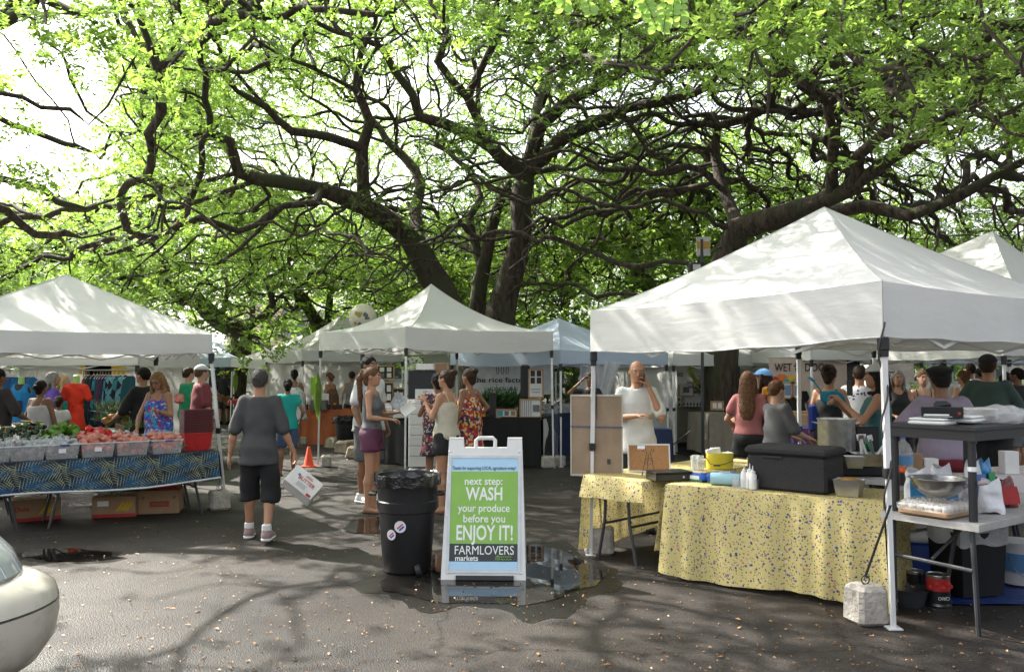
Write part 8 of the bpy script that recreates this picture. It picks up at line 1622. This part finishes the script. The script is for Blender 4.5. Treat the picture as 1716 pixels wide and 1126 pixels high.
# under the grey table
T = thing('waste_bin', 'square black bin lined with a white bag under the grey table', 'bin', (*at(1612, 6.25), .004), R(15)); b = MB(); b.box((0, 0, .25), (.36, .30, .46), top=1.12); b.build('bin_body', BLKP, T); b = MB(); b.grid(lambda u, v: Vector((.21*(1+.05*math.sin(u*31))*max(-1, min(1, 1.35*math.cos(u*6.283))), .175*(1+.05*math.sin(u*23))*max(-1, min(1, 1.35*math.sin(u*6.283))), .54-.15*v+.012*math.sin(u*37))), 60, 6); b.build('bin_liner', mat('milky_bag', (.60, .60, .60), rough=.3, trans=.3, bump=.8, bscale=26), T, smooth=True)
def can(label, px, py, r, h, m, mlab, top):
    g_ = G(px, py); T = thing('tin_can', label, 'can', (g_.x, g_.y+r, .006)); b = MB(); b.lathe([(r, 0), (r*1.015, .004), (r, .008)]+[(r*(1-.006*(k % 2)), .01+k*(h-.02)/12) for k in range(13)]+[(r*1.015, h-.004), (r, h), (r*.96, h-.006)], n=30, cap=(True, True)); b.build('can_body', STEEL, T, smooth=True); b = MB(); b.lathe([(r*1.01, .02), (r*1.01, h*.5)], n=30, cap=(False, False)); b.build('lower_label', mlab, T); b = MB(); b.lathe([(r*1.012, h*.5), (r*1.012, h-.02)], n=30, cap=(False, False)); b.build('upper_label', m, T)
    if top:
        Mx = frame((0, -r*1.03, h*.2), (1, 0, 0), (0, 0, 1)); text('CIRIO', .032, INKW, T, Mx @ Matrix.Translation((0, .03, 0)) @ Matrix.Rotation(math.pi, 4, 'Z'))
        for k in range(5): b = MB(); b.ball((math.cos(R(-150+k*30))*r*1.0, math.sin(R(-150+k*30))*r*1.0, h*(.62+.12*(k % 2))), (.02, .008, .018), 8, 6); b.build('printed_tomato', mat('tomato_print', (.5, .03, .02)), T)
    return T
can('red labelled tomato can on the ground under the grey table', 1582, 1019, .078, .215, mat('can_red', (.42, .03, .025), rough=.3), mat('can_black', (.015, .015, .015), rough=.3), True)
can('black and gold labelled can left of the red one', 1541, 1006, .062, .20, mat('can_black', (.015, .015, .015), rough=.3), mat('can_gold', (.30, .22, .06), rough=.3, var=.5, scale=30), False)
can('plain steel can behind the black bin', 1519, 990, .07, .18, STEEL, STEEL, False)
b = MB(); b.grid(lambda u, v: Vector(((u-.5)*2.4, (v-.5)*1.9, .012+.012*abs(mnoise.noise(Vector((u*6, v*5, 1)))))), 30, 24); o = b.build('tarp', mat('blue_tarp', (.012, .035, .16), rough=.4, bump=.5, bscale=20), smooth=True); o.location = (*at(1668, 6.9), 0); tag(o, 'crumpled blue tarp on the ground under the supplies', 'tarp')
T = thing('bucket', 'white bucket with handle on the blue tarp at the right edge', 'bucket', (*at(1698, 6.5), .03)); b = MB(); b.lathe([(.13, 0), (.15, .30), (.158, .30), (.158, .32), (.14, .32)], n=30); b.build('bucket_wall', WPL, T, smooth=True); b = MB(); b.lathe([(.1455, .10), (.149, .24)], n=30, cap=(False, False)); b.build('label', mat('blue_label', (.1, .25, .45)), T); b = MB(); b.tube([(.15*math.cos(a), -.15*abs(math.sin(a))*.6-.06, .28-.22*math.sin(a)) for a in [k*.3142 for k in range(11)]], .004, 5); b.build('bail_handle', STEEL, T)
T = thing('cooler', 'blue cool box under the table behind the near pole', 'cooler', (*at(1500, 6.6), .01), R(-20)); b = MB(); b.box((0, 0, .17), (.5, .34, .34), bev=.02); b.build('cooler_box', mat('cooler_blue', (.012, .05, .25), rough=.4), T); b = MB(); b.box((0, 0, .37), (.52, .36, .06), bev=.02); b.build('lid', WPL, T)
T = thing('pot', 'dark pan on the ground behind the near pole', 'pot', (*at(1512, 6.0), .0)); b = MB(); b.lathe([(.11, 0), (.14, .12), (.145, .12), (.10, .01)], n=24); b.build('pan', DKMET, T, smooth=True)
# phone, bags, held things
def held(name, label, cat, c, d, m, e=(0, 0, 0)): b = MB(); b.box((0, 0, 0), d, bev=min(d)*.3); o = b.build(name, m); o.location = c; o.rotation_euler = e; return tag(o, label, cat)
held('phone', 'dark phone held up by the woman in the teal tank top', 'phone', P(1424, 650, 7.95), (.012, .075, .15), BLKP, (0, 0, R(20))); held('phone', 'phone at the ear of the bald man', 'phone', P(1078, 636, 8.62), (.012, .07, .14), BLKP, (R(15), R(10), 0)); held('fruit_snack', 'yellow orange fruit cup held by the laughing girl', 'fruit cup', P(1284, 656, 9.75), (.08, .08, .12), mat('mango', (.65, .30, .03)))
held('card', 'tan card in the hand of the dark haired man', 'card', P(201, 717, 11.3), (.14, .02, .12), CARD, (R(30), R(20), 0))
sb = thing('sling_bag', 'turquoise blue sling bag on the back of the woman in the black vest', 'bag', P(1396, 668, 9.42)); m_ = C_('turquoise_nylon', (.01, .16, .24)); b = MB(); b.ball((0, 0, 0), (.17, .055, .085), 20, 12, M=Matrix.Rotation(R(32), 4, 'Y')); b.v = [(x, y*(1.2+.8*mnoise.noise(Vector((x*9, z*9, 2)))), z+.03*math.sin(x*14)) for x, y, z in b.v]; b.build('bag_body', m_, sb, smooth=True); b = MB(); b.bar((-.11, 0, .05), (-.20, .05, .20), .05, .01); b.bar((-.20, .05, .20), (-.21, .16, .24), .04, .01); b.build('shoulder_strap', m_, sb)
held('shopping_bag', 'blue shopping bag hanging by the woman in the black vest', 'bag', P(1364, 700, 9.8), (.12, .08, .32), C_('royal_bag', (.02, .05, .28)))
held('produce_bag', 'clear bag of produce held by the woman in the flowery top', 'bag', P(300, 668, 10.75), (.12, .10, .13), PBAG)
# lamp post signs by right trunk
T = thing('floodlight_post', 'post with a floodlight and a yellow white sign beside the right trunk', 'lamp post', (*at(1176, 15.5), 0)); zz = lambda y: 1.65+(625-y)*15.5/F
b = MB(); b.tube([(0, 0, 0), (.02, 0, zz(400))], .03, 8); b.build('post', DKMET, T); b = MB(); b.box((-.08, 0, zz(450)), (.30, .18, .24), bev=.02); b.build('floodlight', BLKP, T); b = MB(); b.box((-.10, -.095, zz(448)), (.14, .01, .10)); b.build('lens', mat('lamp_glass', (.5, .5, .5), rough=.1), T); b = MB(); b.box((.05, 0, zz(412)), (.26, .02, .36)); pn = b.build('sign_panel', mat('sign_grey_white', (.4, .4, .4)), T); b = MB(); b.box((.05, -.012, zz(410)), (.24, .006, .14)); b.build('ochre_stripe', mat('ochre', (.38, .22, .05)), pn)
# ------------------------------------------------------------------ cars
def car(label, nose, face, col, dirt, lens, W_=1.66):
    T = thing('parked_car', label, 'car', (nose[0], nose[1], 0), 0 if face > 0 else math.pi); pm = mat('paint_'+label[:5].strip().replace(' ', '_'), col, rough=.32, var=.05, coat=.4, dirt=dirt, dirtcol=(.16, .13, .09), scale=6); hw = W_/2
    def outline(inset, fx, n=14, rc=.52):
        pts = []
        for sgn in (-1, 1):
            seg = []
            for k in range(n+1): a = math.pi/2*k/n; seg.append((fx-rc+math.cos(a)*rc*.8-.0, sgn*(hw-inset-rc+math.sin(a)*rc)))
            pts += seg[::-1] if sgn < 0 else [(p[0], p[1]) for p in seg]
        return pts
    def loft(rows, name, m, back=-4.1):
        b = MB(); vs = []; nn = None
        for z, inset, fx in rows:
            o_ = outline(inset, fx); o_ = [(back, -(hw-inset))]+o_+[(back, hw-inset)]; nn = len(o_); vs += [(x, y, z) for x, y in o_]
        fs = [(k*nn+i, k*nn+i+1, (k+1)*nn+i+1, (k+1)*nn+i) for k in range(len(rows)-1) for i in range(nn-1)]+[(k*nn+nn-1, k*nn, (k+1)*nn, (k+1)*nn+nn-1) for k in range(len(rows)-1)]
        fs += [tuple(range(nn-1, -1, -1)), tuple((len(rows)-1)*nn+i for i in range(nn))]; b.add(vs, fs); return b.build(name, m, T, smooth=True)
    loft([(.17, .10, -.16), (.24, .05, -.06), (.34, .01, -.01), (.44, 0, 0), (.495, .0, -.002)], 'bumper', pm)
    loft([(.497, .018, -.02), (.505, .018, -.02)], 'bumper_seam', mat('seam_dark', (.03, .028, .025)))
    loft([(.507, .0, -.002), (.56, .008, -.02), (.60, .05, -.09), (.61, .08, -.14)], 'bumper_top', pm)
    loft([(.611, .09, -.16), (.70, .10, -.22), (.78, .13, -.32), (.83, .18, -.46), (.862, .275, -.70), (.90, .34, -1.1)], 'hood', pm)
    loft([(.865, .262, -.675), (.871, .272, -.69)], 'hood_seam', mat('seam_dark', (.03, .028, .025)))
    loft([(.902, .16, -1.25), (.95, .16, -1.3), (1.38, .30, -1.95), (1.44, .34, -2.1)], 'cabin', mat('tinted_glass', (.03, .035, .035), rough=.08), back=-3.9)
    for s_ in (-1, 1):
        b = MB(); rws = [(.625, .09, -.165), (.66, .095, -.19), (.70, .10, -.22), (.74, .115, -.27), (.785, .132, -.33)]; nn = 0
        for z, inset, fx in rws:
            o_ = [p for p in outline(inset-.009, fx+.009) if p[1]*s_ > 0]; o_ = sorted(o_, key=lambda p: p[0])[3:13]; nn = len(o_); b.v += [(x, y, z) for x, y in o_]
        for k in range(4):
            for i in range(nn-1): b.f.append((k*nn+i, k*nn+i+1, (k+1)*nn+i+1, (k+1)*nn+i)); b.mi.append(0)
        hl = b.build('headlight', lens, T, smooth=True)
        for k in (0, 3, 6, nn-1): b = MB(); b.tube([hl.data.vertices[j*nn+k].co.copy() for j in range(5)], .005, 4); b.build('lamp_divider', mat('chrome_grey', (.4, .4, .4), rough=.2, metal=1), hl)
        b = MB(); M = Matrix.Translation((-.22, s_*(hw-.42), .28)) @ Matrix.Rotation(R(s_*24), 4, 'Z'); b.box(None, (.03, .20, .05), bev=.01, M=M); b.build('lower_grille', BLKP, T)
        for xx in (-.95, -3.3):
            wh = MB(); M = Matrix.Translation((xx, s_*(hw-.02), .31)) @ Matrix.Rotation(R(90), 4, 'X'); wh.lathe([(.20, -.10), (.29, -.10), (.315, -.07), (.315, .07), (.29, .10), (.20, .10)], M=M, n=28); w_ = wh.build('tyre', mat('tyre_rubber', (.015, .015, .015), rough=.9), T, smooth=True); r_ = MB(); r_.lathe([(.20, -.06), (.20, .06)], M=M, n=20); r_.build('rim', STEEL, w_)
    return T
HL = mat('clear_lamp', (.30, .33, .32), rough=.10, spec=.9, coat=.6)
car('dirty cream white car, its rounded front corner at the left edge', (-2.33, 3.36), 1, (.46, .43, .37), .95, HL); bpy.data.objects['parked_car'].rotation_euler[2] = R(-25); bpy.data.objects['parked_car'].scale = (1.07, 1.07, 1.07)
q = car('dark green grey car, only its bumper edge at the right edge', (2.86, 3.95), -1, (.05, .065, .055), .3, HL); q.rotation_euler[2] = math.pi+R(0)
# ------------------------------------------------------------------ distant buildings
def bld(label, px0, px1, Y, h, m, rows, cols, roof=None):
    a = at(px0, Y)[0]; b_ = at(px1, Y)[0]; w = b_-a; T = thing('building', label, 'building', ((a+b_)/2, Y, 0)); b = MB(); b.box((0, 4, h/2), (w, 8, h)); b.build('wall', m, T); b = MB(); b.box((0, 4, h+.12), (w+.5, 8.5, .24)); b.build('roof', roof or CONC, T)
    for i in range(rows):
        for j in range(cols):
            x_ = -w/2+(j+.5)*w/cols; z_ = (i+.55)*h/rows; f_ = MB(); f_.box((x_, -.03, z_), (w/cols*.55, .08, h/rows*.5)); fr_ = f_.build('window', mat('window_frame_grey', (.3, .3, .3)), T); f_ = MB(); f_.box((x_, -.075, z_), (w/cols*.47, .02, h/rows*.42)); f_.build('pane', mat('dark_pane', (.04, .05, .055), rough=.1), fr_)
    return T
bld('pale pink walled building seen between the left trees', 380, 480, 60, 6.4, mat('pale_pink_render', (.52, .40, .36), rough=.9), 2, 4)
T = bld('pale building with a lattice screen left of the white globe', 478, 560, 56, 5.6, mat('cream_render', (.5, .47, .40), rough=.9), 2, 2); lt = MB(); w = 82/F*56
for k in range(26):
    x_ = -w/2+k*w/26
    for s_ in (-1, 1):
        x2 = x_+s_*3.2; 
        lt.bar((max(-w/2, min(w/2, x_)), -.5, 2.6), (max(-w/2, min(w/2, x2)), -.5, 6.6), .06, .03)
lt.build('lattice_screen', mat('lattice_grey', (.30, .30, .29)), T)
bld('long low pale wall of a building closing the street behind the market', 560, 1500, 62, 3.6, mat('pale_render', (.42, .41, .38), rough=.9), 1, 14)
bld('long pale building behind the crowd at the right', 1500, 2100, 52, 3.4, mat('grey_render', (.34, .33, .31), rough=.9), 1, 9)
bld('low wall like building behind the clothes rails', -500, 375, 55, 3.3, mat('warm_render', (.38, .35, .31), rough=.9), 1, 10)
# ------------------------------------------------------------------ fallen leaves on the asphalt (uncountable)
rg = np.random.default_rng(44); NL = 15000
yy = 3.2+28*rg.random(NL)**1.9; xx = (rg.random(NL)*2-1)*(yy*.72+.8); keep = (np.sin(xx*2.1+yy)+np.sin(yy*3.3-xx)+rg.normal(0, 1.3, NL)) > -.9; xx = xx[keep]; yy = yy[keep]; n_ = len(xx)
sz = rg.uniform(.005, .012, n_)*(1+.6*(rg.random(n_) < .1)); an = rg.random(n_)*6.28; V = np.zeros((n_, 4, 3), np.float32)
for k, (u, v) in enumerate(((-1.3, 0), (0, -.55), (1.3, 0), (0, .55))):
    V[:, k, 0] = xx+sz*(u*np.cos(an)-v*np.sin(an)); V[:, k, 1] = yy+sz*(u*np.sin(an)+v*np.cos(an)); V[:, k, 2] = .007+rg.random(n_)*.012*(1 if k % 2 else .3)
me = np_mesh('fallen_leaves', V.reshape(-1, 3), np.arange(n_*4).reshape(-1, 4)); at_ = me.attributes.new('rnd', 'FLOAT', 'POINT'); at_.data.foreach_set('value', np.repeat(rg.random(n_), 4).astype(np.float32))
o = link_mesh('fallen_leaves', me, leaf_mat('dry_leaf', (.13, .06, .025), (.33, .21, .08), (1.2, 1.1, .8), .15)); o['kind'] = 'stuff'; o['label'] = 'small dry leaves scattered over the asphalt'
lm = o.data.materials[0]; rp = [x for x in lm.node_tree.nodes if x.type == 'VALTORGB'][0]; e = rp.color_ramp.elements.new(.75); e.color = (.30, .14, .04, 1)
# twigs
